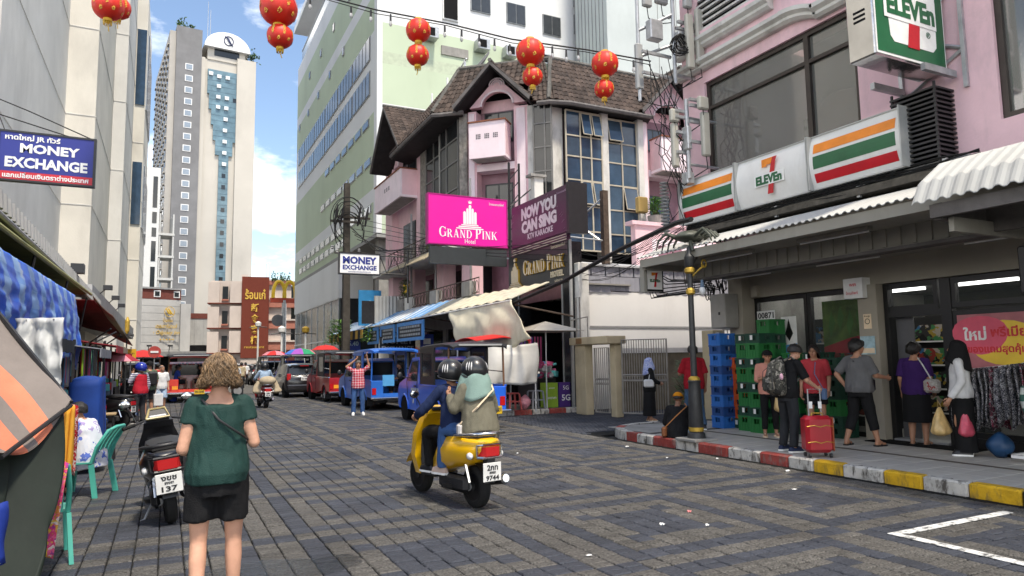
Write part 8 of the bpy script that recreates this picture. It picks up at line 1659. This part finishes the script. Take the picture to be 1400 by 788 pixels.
 if vest:
  b=B();torso(b,1.0,ext=.032*s,drop=-.02,nk=False);part('vest',remesh(b,.014*s,1,.008*s,3),vest,t,smooth=180)
 if bot:
  b=B();pel,wai=J['pel'],J['wai'];rh=(J['hR']-J['hL']).normalized();rr_=[]
  for c,w_,d_ in((pel-V3((0,0,.15*s))if(J['kL']-J['hL']).normalized().z<-.5 else pel,.150,.118),(pel,.163,.125),(pel.lerp(wai,.75),.150,.117)):
   u_=(wai-pel).normalized();fw=u_.cross(rh);rr_.append([c+rh*(w_*gs+.010)*math.cos(a)+fw*(d_*gs+.010)*math.sin(a)for a in[2*PI*q/18 for q in range(18)]])
  b.loft(rr_)
  for q in 'LR':
   hp_,k_,a=J['h'+q],J['k'+q],J['a'+q]
   if blen<=.5:cap(b,hp_,hp_.lerp(k_,blen*2),.098*gs,(.078+.022*bl)*gs,flat=1)
   else:cap(b,hp_,k_,.096*gs,(.060+.010*bl)*gs);cap(b,k_,k_.lerp(a,(blen-.5)*2),(.060+.010*bl)*gs,(.046+.014*bl)*gs,flat=1)
  part('trousers' if blen>.5 else 'shorts',remesh(b,.014*s,1,.010*s,7+len(label)),bot,t,smooth=180)
 if skirt:
  m,zh,wh=skirt;pel=J['pel'];c2=(J['aL']+J['aR'])/2;rr_=[]
  for k in range(12):
   u=k/11;z=(pel.z+.12*s)*(1-u)+zh*s*u;cx=pel.x*(1-u)+c2 .x*u;cy=pel.y*(1-u)+c2 .y*u;w_=(.155+.03*math.sin(min(1,u*3)*PI/2))*gs*(1-u)+(.02+wh)*s*u
   rr_.append([V3((cx+w_*math.cos(a)*(1+.05*u*math.sin(a*7+2)),cy+w_*.78*math.sin(a)*(1+.05*u*math.cos(a*6)),z))for a in[2*PI*q/30 for q in range(30)]])
  part('skirt',B().loft(rr_),m,t,smooth=60)
 hm_=hairmat or hairm
 def shell(lim,r,drop=None,n=40,m=14,ns=.006,sd=0,off=(0,-.008,.012)):
  b=B()
  def fn(u,v):
   az=2*PI*u;fr_=(1+math.cos(az))/2
   pm_=lim(fr_);q=pm_*v;k=1+noise.noise(V3((math.sin(az)*5+sd,math.cos(az)*5,q*3)))*ns*12
   x,y,z=r[0]*math.sin(q)*math.sin(az)*k,r[1]*math.sin(q)*math.cos(az)*k,r[2]*math.cos(q)*k
   if drop and v>.62:
    w_=(v-.62)/.38;dz,fl_=drop(fr_);z-=dz*w_;x*=1+fl_*w_;y=y*(1+fl_*w_*.6)
   return HM@V3((x+off[0],y+off[1],z+off[2]))
  return b.grid(fn,n,m,0,-.006)
 if hair=='short':part('hair',shell(lambda f:1.05+1.35*(1-f)**.85,(.088,.110,.104)if not bushy else(.100,.122,.118),ns=.010 if not bushy else.016,sd=len(label)),hm_,t,smooth=180)
 elif hair=='long':part('hair',shell(lambda f:1.0+.95*(1-f)**.9,(.092,.112,.106),lambda f:(.20*(1-f)**.7,.08),ns=.008,sd=len(label)),hm_,t,smooth=180)
 elif hair=='bald':part('hair',shell(lambda f:1.0+.9*(1-f)**1.3,(.0795,.0985,.0935),ns=.002),mat('grey_stubble',(0.16,0.13,0.12),0.8),t,smooth=180)
 elif hair=='hijab':part('headscarf',shell(lambda f:.95+1.0*(1-f)**.5,(.098,.116,.112),lambda f:(.20+.10*(1-f),.75),n=48,m=20,ns=.005),hm_,t,smooth=180);part('headscarf_chin',B().tube([HM@V3((.085*math.sin(a)*.9,.02+.055*math.cos(a),-.115-.01*math.cos(a)))for a in[2*PI*k/16 for k in range(17)]],.034*s,8),hm_,t,smooth=180)
 elif hair=='cap':
  part('hair',shell(lambda f:1.0+.95*(1-f)**1.1,(.088,.106,.100),ns=.006),hairm,t,smooth=180);cb=part('cap',shell(lambda f:1.25+.15*(1-f),(.096,.114,.110),ns=.002),hm_,t,smooth=180)
  e=B();e.X=HM;e.grid(lambda u,v:(.085*math.sin((u-.5)*2.6),.085+.03*math.cos((u-.5)*2.6)+.075*v*math.cos((u-.5)*2.2),.055-.025*v-.02*abs(u-.5)),10,3,0,.006);part('cap_peak',e,hm_,cb)
 elif hair=='helmet':
  he=part('helmet',shell(lambda f:1.35+.95*(1-f)**.9,(.138,.158,.148),n=44,m=16,ns=0,off=(0,-.005,.012)),hm_,t,smooth=180)
  e=B();e.X=HM;e.tube([(.136*math.sin(a),-.005+.155*math.cos(a),-.02-.07*(1-math.cos(a))*.5)for a in[2*PI*k/24 for k in range(25)]],.009,6);part('helmet_trim',e,black,he,smooth=60)
 for q,sg_ in(('L',-1),('R',1)):
  a,fd=J['a'+q],V3(J['fd'+q]).normalized();sd=V3((fd.y,-fd.x,0)).normalized();zb_=a.z-.085*s
  def sole(z0,z1,w_,l0,l1,taper=1.0):
   ring=lambda z,k:[V3((a.x,a.y,z))+fd*(l0+(l1-l0)*u)+sd*w_*k*x for u,x in((0,-.6),(.1,-.85),(.45,-.8),(.72,-1),(.9,-.8),(1,-.3),(1,.3),(.9,.8),(.72,1),(.45,.8),(.1,.85),(0,.6))]
   return ring(z0,1),ring(z1,taper)
  if shoe:
   r0,r1=sole(zb_+.002,zb_+.028*s,.048*s,-.075*s,.19*s);o=part('shoe',B().loft([r1,[p.lerp(V3((a.x,a.y,p.z)),.12)+V3((0,0,.045*s))for p in r1],[V3((a.x,a.y,a.z+.02*s))+(p-V3((a.x,a.y,p.z)))*.42 for p in r1]]),shoe,t,smooth=60);part('sole',B().loft([r0,r1]),wht,o)
  elif sandal:
   r0,r1=sole(zb_-.006,zb_+.018*s,.050*s,-.07*s,.195*s);o=part('sandal',B().loft([r0,r1]),sandal,t);part('strap',B().tube([V3((a.x,a.y,zb_+.015))+fd*.03*s-sd*.045*s,V3((a.x,a.y,zb_+.065*s))+fd*.09*s,V3((a.x,a.y,zb_+.05*s))+fd*.14*s,V3((a.x,a.y,zb_+.065*s))+fd*.09*s,V3((a.x,a.y,zb_+.015))+fd*.03*s+sd*.045*s],.009*s,5),sandal,o)
 t['J']=0;del t['J'];return t,J,HM
def bagbox(name,label,cat,m,w_,d_,h_,loc,rz=0,bev=.03,strap=None,sm=None,extra=None):
 t=thing(name,label,cat,loc,rz);part('bag_body',B().box(-w_/2,-d_/2,0,w_/2,d_/2,h_,0,bev),m,t,smooth=40)
 if strap:part('strap',B().tube([Matrix.Rotation(-rz,3,'Z')@(V3(p)-V3(loc))for p in strap],.010,6),sm or m,t)
 return t
def wp(t,p):return WM[t.name]@V3(p)
ck_b=cloth('black',(0.014,0.014,0.015));ck_n=cloth('navy',(0.016,0.026,0.07));jeans=mat('denim',(0.045,0.10,0.24),0.9,0.25,4,0.4,120);ck_w=cloth('white',(0.62,0.62,0.62))
tG=cloth('bottle_green',(0.012,0.042,0.036),rough=0.7,var=0.2)
wom,JW,HW=person('woman in dark green top and black shorts walking away, nearest on the left',(0.33,5.10,0),R(-4),1.70,dict(sL=(-.152,0,1.372),sR=(.152,0,1.372),eL=(-.215,-.03,1.09),wL=(-.12,.20,1.02),eR=(.225,-.02,1.11),wR=(.16,.20,1.22),kL=(-.105,.02,.49),aL=(-.11,-.08,.10),kR=(.11,.06,.49),aR=(.115,.06,.085),hL=(-.10,0,.90),hR=(.10,0,.90),hp=R(-8)),'light',tG,.22,.87,.9,ck_b,.34,1.0,neckw=.13,hair='none',shoe=None,sandal=black,face=False,girth=1.0)
hb_m=mat('blond_brown_hair',(0.16,0.098,0.048),0.42,0.5,5,0.3,120);island_tint(hb_m,0.45,1.75)
rh_=random.Random(12);hb_=B()
for k in range(1250):
 az=rh_.uniform(0,2*PI);fr_=(1+math.cos(az))/2
 if fr_>.86:continue
 po=rh_.uniform(.02,1.15)**.8;ln=rh_.uniform(.85,1.12);ph,fq,am=rh_.choice((0,2.1,4.2))+rh_.uniform(-.7,.7)+po*3,rh_.uniform(9,13),rh_.uniform(.010,.022);rad=rh_.uniform(.96,1.11);pts=[];tw_=rh_.uniform(-.25,.25)
 for i in range(10):
  u=i/9;q=po+(1.75-po)*min(1,u*1.5);a2=az+tw_*u
  p=V3((.090*rad*math.sin(q)*math.sin(a2),-.010+.112*rad*math.sin(q)*math.cos(a2),.016+.108*rad*math.cos(q)))
  if u>.6:
   w_=(u-.6)/.4;p.z-=.080*ln*w_;fl_=1+.22*math.sin(w_*PI*.62);p.x*=fl_;p.y=-.010+(p.y+.010)*(1+.12*w_)
  am2=am*(.3+1.2*u);p+=V3((math.cos(az),-math.sin(az),0))*am2*math.sin(ph+fq*u)+V3((math.sin(az),math.cos(az),0))*am2*.8*math.cos(ph*1.7+fq*u);pts.append(HW@p)
 hb_.tube(pts,[.0042*(1-.65*i/9)for i in range(10)],4)
hb_.X=HW;hb_.ell((0,-.012,.022),(.082,.100,.098),18,12);hb_.X=None
part('hair',hb_,hb_m,wom,smooth=180)
st_b=B();st_b.tube([wp(wom,p)for p in((-.085,.09,1.36),(-.125,0,1.425),(-.10,-.075,1.405),(0,-.137,1.28),(.12,-.135,1.19),(.19,-.03,1.13),(.17,.12,1.08),(.02,.16,1.12),(-.07,.14,1.28),(-.085,.09,1.36))],.008,6);solo('shoulder_strap',st_b,black,'thin black bag strap across the back of the woman in green','strap',tuple(wp(wom,(0,0,1.2))),smooth=60)
SM=WM[sc_y.name];srz=R(10)
hel=mat('helmet_black',(0.014,0.015,0.017),0.35,0.2,coat=0.3)
def ride(label,xo,y,dy,zz,arms,kn,an,top,bot,**k):
 lo=SM@V3((xo,y,0));ps=dict(pel=(0,0,zz),wai=(0,.01,zz+.15),che=(0,.03+dy,zz+.35),nec=(0,.05+dy,zz+.52),hed=(0,.085+dy,zz+.665),sL=(-.17,.04+dy,zz+.46),sR=(.17,.04+dy,zz+.46),hL=(-.10,.02,zz-.02),hR=(.10,.02,zz-.02),kL=(-kn[0],kn[1],kn[2]),kR=(kn[0],kn[1],kn[2]),aL=(-an[0],an[1],an[2]),aR=(an[0],an[1],an[2]));ps.update(arms)
 return person(label,tuple(lo),srz,1.66,ps,top=top,bot=bot,**k)
rid,JR,HR=ride('scooter rider in navy sweater and black helmet holding the handlebars',-.03,.66,.03,.86,dict(eL=(-.34,.20,1.08),wL=(-.33,.36,1.02),eR=(.34,.20,1.08),wR=(.33,.36,1.02)),(.15,.42,.80),(.11,.42,.40),ck_n,ck_b,sleeve=1.0,blen=1.0,hair='helmet',hairmat=hel,shoe=black,face=False)
olv=cloth('olive_grey',(0.145,0.135,0.10));pas,JP,HP=ride('pillion passenger in olive shirt, mint scarf and black helmet',.05,.27,.03,.885,dict(eL=(-.27,.12,1.13),wL=(-.22,.30,1.26),eR=(.27,.12,1.10),wR=(.20,.30,1.05)),(.22,.44,.86),(.23,.46,.42),olv,jeans,sleeve=.95,blen=1.0,hair='helmet',hairmat=hel,shoe=mat('beige_shoe',(0.45,0.34,0.29),0.8),face=False,hem=.80,loose=2.6,girth=1.06)
for t_,H_ in((rid,HR),(pas,HP)):
 e=B();e.X=H_
 for s_ in(-1,1):
  for k in range(3):
   a=PI+s_*(.85+.2*k);e.tube([(.1405*math.sin(a)*math.sin(q),-.005+.1605*math.cos(a)*math.sin(q),.012+.1505*math.cos(q))for q in(.95,1.15,1.35,1.6)],[.004,.009,.010,.004],5)
 part('helmet_stripes',e,mat('stripe_silver',(0.5,0.5,0.5),0.5),t_)
mint=cloth('mint',(0.19,0.28,0.25));mb=B();zz=JP['nec']
mb.grid(lambda u,v:wp(pas,(zz.x+(.115+.095*v)*math.sin((u-.5)*4.6)*(1+.06*math.sin(u*22)),zz.y+.02-(.135+.09*v)*math.cos((u-.5)*4.6),zz.z+.10-.06*v-.22*v*v*math.cos((u-.5)*2.4+.4)+.016*math.sin(u*19+v*5))),40,12,0,.012)
part('scarf',mb,mint,pas,True,smooth=180)
bagbox('shoulder_bag','small white purse hanging at the pillion passenger left hip','bag',mat('purse_white',(0.55,0.53,0.52),0.6),.13,.05,.13,tuple(wp(pas,(-.235,.06,.80))),srz+R(70),.02,[wp(pas,p)for p in((-.235,.06,.92),(-.12,-.14,1.12),(.10,-.13,1.30),(.15,.03,1.42))],crm)
chk=mat('check_shirt',(0.42,0.05,0.06),0.9);n,l,b_=M_(chk);tc=n.new('ShaderNodeTexCoord');sx=n.new('ShaderNodeSeparateXYZ');l(tc.outputs['Object'],sx.inputs[0]);w1=wave_mask(sx.outputs['X'],.075,.32);w2_=wave_mask(sx.outputs['Z'],.075,.32);ad=n.new('ShaderNodeMath');ad.operation='ADD';l(w1,ad.inputs[0]);l(w2_,ad.inputs[1]);ml=n.new('ShaderNodeMath');ml.operation='MULTIPLY';ml.inputs[1].default_value=.45;l(ad.outputs[0],ml.inputs[0]);mx_c=n.new('ShaderNodeMix');mx_c.data_type='RGBA';l(ml.outputs[0],mx_c.inputs['Factor']);mx_c.inputs['A'].default_value=(.40,.035,.055,1);mx_c.inputs['B'].default_value=(.62,.48,.52,1);l(mx_c.outputs['Result'],b_.inputs['Base Color'])
person('man in red checked shirt and jeans with hands raised to his head',(5.28,21.2,0),R(172),1.66,dict(eR=(.36,.02,1.50),wR=(.12,.06,1.69),eL=(-.33,.05,1.52),wL=(-.26,.08,1.78),kL=(-.13,.03,.49),aL=(-.14,0,.085),kR=(.13,.03,.49),aR=(.14,0,.085)),'tan',chk,.45,.84,1.6,jeans,1.0,1.6,shoe=ck_w,hairmat=mat('grey_hair',(0.10,0.09,0.085),0.6,0.3,20))
person('woman in black robe and pale blue headscarf standing at the yard gate',(11.15,14.5,0),R(-112),1.60,dict(eL=(-.23,.05,1.10),wL=(-.14,.25,1.02),eR=(.23,.05,1.10),wR=(.14,.25,1.02)),'tan',ck_b,1.0,.80,1.8,None,1,1,(ck_b,.14,.20),'hijab',spots('scarf_blue',(0.30,0.36,0.58),[(0.5,0.52,0.65),(0.16,0.2,0.5)],30,2),sandal=crm)
bagbox('shoulder_bag','white shoulder bag carried by the woman in the pale headscarf','bag',ck_w,.26,.09,.20,(11.0,14.32,.86),R(-30),.03,[(11.0,14.32,1.05),(11.1,14.36,1.33),(11.22,14.5,1.40)])
person('person in black with orange cap sitting on the kerb by the lamp post',(8.52,10.28,.06),R(-50),1.62,dict(pel=(0,0,.20),wai=(0,.03,.34),che=(0,.08,.52),nec=(0,.12,.68),hed=(0,.17,.82),sL=(-.17,.10,.63),sR=(.17,.10,.63),eL=(-.25,.12,.36),wL=(-.12,.34,.32),eR=(.25,.14,.36),wR=(.10,.36,.32),hL=(-.1,.02,.18),hR=(.1,.02,.18),kL=(-.17,.40,.30),kR=(.17,.40,.30),aL=(-.10,.62,.12),aR=(.12,.66,.12),hp=R(-14)),'brown',ck_b,1.0,.80,2.0,ck_b,1.0,1.4,hair='cap',hairmat=cloth('orange_cap',(0.62,0.23,0.015)),shoe=black,face=False,girth=1.08)
bagbox('shoulder_bag','brown bag with orange strap worn by the person sitting on the kerb','bag',mat('brown_leather',(0.16,0.06,0.025),0.6),.18,.08,.20,(8.30,10.38,.15),R(20),.04,[(8.30,10.36,.34),(8.40,10.16,.55),(8.62,10.12,.72),(8.72,10.3,.76)],mat('tan_strap',(0.40,0.17,0.06),0.7))
bo=thing('water_bottle','clear water bottle standing beside the person sitting on the kerb','bottle',(8.55,9.98,.145));part('bottle_body',B().lathe([(.033,0),(.035,.02),(.035,.15),(.014,.19),(.014,.22)],12),mat('clear_pet',(0.55,0.66,0.75),0.08,alpha=.5),bo,smooth=40);part('cap',B().cyl((0,0,.22),(0,0,.24),.016,n=10),ck_w,bo)
person('man in dark red shirt walking behind the lamp post',(9.45,10.85,.145),R(-25),1.72,dict(eL=(-.25,.08,1.12),wL=(-.20,.30,1.20),kL=(-.1,.12,.5),aL=(-.1,-.05,.10),kR=(.1,-.02,.49),aR=(.1,-.22,.14)),'brown',cloth('dark_red',(0.26,0.012,0.02)),.45,.84,1.4,mat('dark_denim',(0.05,0.09,0.15),0.9,0.2),1.0,1.2,shoe=black,face=False)
prs=dict(eL=(-.22,.04,1.12),wL=(-.06,.22,1.10),eR=(.22,.04,1.12),wR=(.10,.22,1.16))
person('person in salmon pink shirt and black cap beside the green crates',(10.0,9.45,.145),R(142),1.58,prs,'tan',cloth('salmon',(0.60,0.27,0.21)),.55,.84,1.3,ck_b,.93,.8,hair='cap',hairmat=ck_b,sandal=crm)
person('man in black with camouflage backpack bending over his phone',(8.66,7.82,.145),R(-98),1.70,dict(che=(0,.05,1.25),nec=(0,.10,1.41),hed=(0,.19,1.53),sL=(-.18,.07,1.36),sR=(.18,.07,1.36),eL=(-.24,.12,1.10),wL=(-.10,.33,1.10),eR=(.25,.16,1.10),wR=(.20,.40,.98),kL=(-.13,.05,.49),aL=(-.16,0,.085),hp=R(-38)),'light',ck_b,.45,.84,1.3,mat('charcoal_track',(0.02,0.022,0.026),0.7,0.2),1.0,1.5,shoe=mat('navy_shoe',(0.02,0.03,0.07),0.7),face=False)
camo=spots('camouflage',(0.05,0.05,0.045),[(0.13,0.12,0.10),(0.03,0.03,0.028),(0.20,0.19,0.17),(0.07,0.07,0.06)],16,1);bp=thing('backpack','camouflage backpack with charm worn by the man in black','backpack',(8.66,7.82,.145),R(-98))
part('pack',B().loft([[(x*w_,-.12-q*d_,z)for x,q in((-1,.15),(-.85,.75),(-.4,1),(.4,1),(.85,.75),(1,.15),(.8,-.05),(-.8,-.05))]for z,w_,d_ in((.86,.11,.12),(.92,.16,.21),(1.15,.165,.22),(1.35,.14,.16),(1.42,.08,.07))]),camo,bp,smooth=50);part('front_pocket',B().box(-.12,-.38,.93,.12,-.30,1.15,0,.03),camo,bp,smooth=40);part('zip',B().tube([(-.13,-.355,1.0),(-.10,-.35,1.24),(0,-.34,1.30),(.10,-.35,1.24),(.13,-.355,1.0)],.006,4),black,bp);part('charm',B().ell((.16,-.22,1.16),(.025,.03,.05),8,6),mat('charm_pink',(0.6,0.35,0.45),0.6),bp,smooth=180)
for s_ in(-1,1):part('strap',B().tube([(s_*.11,-.12,1.40),(s_*.12,.0,1.455),(s_*.125,.17,1.36),(s_*.15,.16,1.15),(s_*.15,-.1,.98)],.018,6),camo,bp)
su=thing('suitcase','red hard shell suitcase with raised handle at the kerb','suitcase',(8.58,7.24,.145),R(-28));sred_=mat('case_red',(0.36,0.012,0.022),0.3,0.1,coat=.4);part('shell',B().box(-.20,-.13,.07,.20,.13,.60,0,.05),sred_,su,smooth=40);part('side_band',B().box(.185,-.115,.09,.207,.115,.58,0,.02),mat('case_brown',(0.30,0.07,0.03),0.4),su)
for z in(.22,.45):part('ridge',B().tube([(-.19,-.132,z),(-.08,-.135,z+.015),(0,-.135,z-.008),(.08,-.135,z+.015),(.19,-.132,z)],.006,5),gilt,su)
part('handle',B().tube([(-.09,.03,.60),(-.09,.03,.98),(.09,.03,.98),(.09,.03,.60)],.010,6),steel,su);part('top_grip',B().tube([(-.08,-.03,.60),(-.07,-.03,.635),(.07,-.03,.635),(.08,-.03,.60)],.010,6),gilt,su)
for x in(-.15,.15):
 part('luggage_tag',B().box(x*.45-.025,.0,.70,x*.45+.025,.006,.80),wht,su)
 for y in(-.09,.09):part('wheel',B().cyl((x-.015,y,.03),(x+.015,y,.03),.03,n=12),black,su)
person('woman in red top and black shorts standing behind the suitcase',(10.25,8.62,.145),R(125),1.66,dict(eL=(-.23,-.02,1.10),wL=(-.22,.08,.88),hy=R(-10)),'tan',cloth('coral_red',(0.42,0.045,0.055)),.42,.84,1.1,ck_b,.33,1.4,hair='long',sandal=black,girth=1.04)
sb_=B();sb_.tube([(10.16,8.52,1.5),(10.1,8.5,1.3),(10.12,8.36,1.05)],.008,5);sb_.box(10.08,8.30,.86,10.16,8.38,1.05,0,.015);solo('phone_pouch',sb_,mat('pouch_blue',(0.10,0.16,0.28),0.6),'blue phone pouch on a cord worn by the woman in red','pouch',(10.12,8.36,.95))
person('woman in grey tee and black cropped trousers with hand on hip',(10.2,7.72,.145),R(-85),1.72,dict(eL=(-.32,-.10,1.14),wL=(-.20,-.02,.92),eR=(.24,.08,1.12),wR=(.26,.34,1.08),kL=(-.14,.02,.49),aL=(-.20,-.12,.085),kR=(.12,.08,.49),aR=(.18,.12,.085),hy=R(-25)),'tan',cloth('mid_grey',(0.115,0.115,0.118)),.44,.86,1.5,ck_b,.80,1.6,hair='short',bushy=1,sandal=black,face=False,girth=1.10)
bagbox('shoulder_bag','black sling bag across the woman in the grey tee','bag',black,.22,.10,.24,(10.42,7.72,1.0),R(-50),.04,[(10.36,7.8,1.2),(10.2,7.62,1.45),(10.05,7.7,1.52)])
person('woman in purple tee and long black skirt entering the store',(11.0,7.28,.145),R(-75),1.66,dict(wR=(.22,.12,.90)),'tan',cloth('purple',(0.045,0.018,0.10)),.45,.84,1.4,None,1,1,(ck_b,.38,.20),'short',bushy=1,sandal=black,face=False,girth=1.12)
bagbox('shoulder_bag','pale shoulder bag on the woman in the purple tee','bag',spots('bag_print',(0.35,0.33,0.30),[(0.3,0.06,0.06),(0.45,0.43,0.4)],20,3),.24,.09,.22,(10.86,6.92,1.0),R(-70),.04,[(10.86,6.92,1.2),(10.85,7.05,1.45),(10.98,7.2,1.55)],ck_w)
person('woman in white shirt and black headscarf holding plastic bags',(10.42,6.22,.145),R(28),1.66,dict(wL=(-.24,.12,.86),kL=(-.1,.06,.49)),'tan',ck_w,1.0,.86,1.3,None,1,1,(ck_b,.06,.17),'hijab',ck_b,shoe=black)
def polybag(label,loc,m,w_,h_,sd):
 b=B();x,y,z=loc;q_=lambda u,v:(.10+.95*min(1,v*1.25)**.8)*(1 if v<.85 else 1-((v-.85)/.15)**2*.75)*(1+.28*noise.noise(V3((math.cos(u*6.283)*2.2+sd,math.sin(u*6.283)*2.2,v*1.6))));b.grid(lambda u,v:(x+w_*math.cos(u*6.283)*q_(u,v),y+w_*.6*math.sin(u*6.283)*q_(u,v),z+h_-h_*v),26,14,0,.004);b.tube([(x,y-.03,z+h_),(x-.03,y,z+h_+.1),(x,y+.02,z+h_)],.008,4);solo('plastic_bag',b,m,label,'bag',loc,smooth=180)
by=mat('bag_yellow',(0.55,0.38,0.16),0.4,0.25,10);polybag('yellow plastic bag held by the woman in white shirt',(10.2,6.42,.42),by,.16,.42,1);polybag('pink plastic bag held by the woman in white shirt',(10.32,6.12,.42),mat('bag_pink',(0.58,0.08,0.13),0.4,0.25,10),.13,.40,2);polybag('translucent amber plastic bag held by the salmon shirted person',(9.82,9.05,.62),by,.11,.38,4)
person('vendor in white shirt with blue flowers sitting on the green chair',(-.84,10.5,.0),R(62),1.60,dict(pel=(0,-.02,.52),wai=(0,.0,.66),che=(0,.06,.84),nec=(0,.12,1.0),hed=(0,.19,1.12),sL=(-.17,.09,.95),sR=(.17,.09,.95),eL=(-.24,.18,.70),wL=(-.12,.40,.66),eR=(.24,.18,.70),wR=(.12,.40,.66),hL=(-.1,.03,.50),hR=(.1,.03,.50),kL=(-.12,.42,.48),kR=(.12,.42,.48),aL=(-.11,.40,.085),aR=(.11,.40,.085),hp=R(-25)),'tan',spots('flower_shirt',(0.58,0.60,0.66),[(0.55,0.58,0.66),(0.10,0.16,0.50),(0.35,0.28,0.5),(0.62,0.62,0.66)],15,5),.5,.78,2.2,ck_b,1.0,1.2,sandal=black,face=False,girth=1.08)
person('motorcycle taxi man in red vest and blue helmet by the left stalls',(-.62,22.1,0),R(40),1.66,dict(eL=(-.26,.10,1.18),wL=(-.10,.20,1.42),eR=(.26,.0,1.10)),'brown',stripes('stripe_sleeve',[(0.5,0.5,0.55),(0.12,0.12,0.2)],2,.03),1.0,.84,1.2,mat('grey_trouser',(0.035,0.035,0.04),0.9),1.0,1.7,hair='helmet',hairmat=mat('helmet_blue',(0.01,0.025,0.26),0.25,coat=.5),shoe=black,face=False,vest=cloth('vest_red',(0.42,0.02,0.035)))
person('man in olive tee and dark shorts standing past the red vested man',(-.45,24.3,0),R(30),1.74,dict(wR=(.26,.1,.86)),'tan',cloth('olive_tee',(0.10,0.13,0.085)),.45,.84,1.4,mat('dark_short',(0.03,0.03,0.035),0.9),.42,1.6,hair='cap',hairmat=ck_b,shoe=black,face=False)
bagbox('backpack','black backpack on the man in the olive tee','backpack',black,.30,.18,.44,(-.37,24.15,.98),R(30),.06);bagbox('shopping_bag','white paper shopping bag hanging beside the man in olive','bag',ck_w,.26,.10,.36,(-.18,23.9,.38),R(20),.01,[(-.26,23.88,.74),(-.18,23.9,.88),(-.10,23.92,.74)])
person('man in white tee and pale blue shorts facing the camera on the left',(-.12,27.2,0),R(186),1.60,dict(hy=R(35)),'tan',ck_w,.45,.84,1.4,cloth('sky_shorts',(0.36,0.47,0.62)),.48,1.6,hair='bald',sandal=mat('sandal_brown',(0.15,0.08,0.04),.8))
sit=dict(pel=(0,0,.12),wai=(0,.02,.26),che=(0,.04,.45),nec=(0,.06,.62),hed=(0,.09,.76),sL=(-.17,.05,.57),sR=(.17,.05,.57),eL=(-.24,.10,.32),wL=(-.12,.32,.25),eR=(.24,.10,.32),wR=(.12,.32,.25),hL=(-.1,.03,.10),hR=(.1,.03,.10),kL=(-.12,.42,.12),kR=(.12,.42,.12),aL=(-.11,.40,-.25),aR=(.11,.40,-.25))
person('passenger in blue shirt seated inside the orange red pickup taxi',(.42,33.3,.76),R(-90),1.6,sit,'brown',cloth('royal',(0.03,0.06,0.28)),.45,.06,1.2,ck_b,.45,1.4,shoe=None,sandal=black);person('passenger in dark shirt seated inside the orange red pickup taxi',(1.48,33.4,.76),R(90),1.6,sit,'brown',ck_b,.45,.06,1.2,ck_b,.45,1.4,sandal=black,face=False)
person('passenger in black seated inside the mid blue pickup taxi',(7.3,23.2,.76),R(85),1.6,sit,'brown',ck_b,.45,.06,1.2,ck_b,.9,1.2,sandal=black)
rs2=dict(pel=(0,0,.88),wai=(0,.01,1.03),che=(0,.03,1.22),nec=(0,.05,1.38),hed=(0,.08,1.52),sL=(-.17,.04,1.33),sR=(.17,.04,1.33),eL=(-.30,.16,1.10),wL=(-.32,.36,1.02),eR=(.30,.16,1.10),wR=(.32,.36,1.02),hL=(-.1,.02,.86),hR=(.1,.02,.86),kL=(-.16,.42,.80),kR=(.16,.42,.80),aL=(-.12,.44,.4),aR=(.12,.44,.4))
person('rider in pale blue shirt and dark helmet on the dark red scooter',(3.26,26.9,0),R(4),1.66,rs2,'tan',cloth('pale_blue',(0.30,0.40,0.52)),.9,.84,1.5,ck_b,1.0,1.2,hair='helmet',hairmat=hel,shoe=black,face=False)
for s_,lab in((-1,'beige sack slung left of the dark red scooter'),(1,'beige sack slung right of the dark red scooter')):polybag(lab,(3.29+s_*.30,26.55,.52),mat('sack_beige',(0.40,0.33,0.23),.9,.2),.20,.46,5+s_)
b=B();b.ell((3.29,26.35,.98),(.30,.20,.17),14,8);solo('luggage_roll',b,MATS['sack_beige'],'beige bundle roped on the rear of the dark red scooter','bundle',(3.29,26.35,.85),smooth=180)
wk=dict(kL=(-.1,.14,.5),aL=(-.1,.10,.085),kR=(.1,.0,.49),aR=(.1,-.2,.12))
for x,y,a,lab,c,h_,hr in((4.15,45.5,0,'far pedestrian in tan shirt walking away down the street',(0.40,0.33,0.22),1.66,'short'),(3.9,50,10,'far pedestrian in black walking beyond the tan shirted one',(0.02,0.02,0.02),1.7,'long'),(5.1,53,0,'far pedestrian in white by the parked cars',(0.6,0.6,0.6),1.66,'short'),(3.2,38,5,'far pedestrian in pale grey near the scooter rider',(0.45,0.47,0.5),1.62,'cap'),(-.3,35,20,'far pedestrian in red by the left stalls',(0.4,0.03,0.04),1.66,'short')):
 person(lab,(x,y,0),R(a),h_,wk,'tan',cloth('far_%d'%int(x*10+y),c),.45,.84,1.4,ck_b,1.0 if hr!='cap' else.45,1.3,hair=hr,hairmat=ck_w if hr=='cap' else None,shoe=black,face=False)
bpy.data.scenes.remove(_tmp)
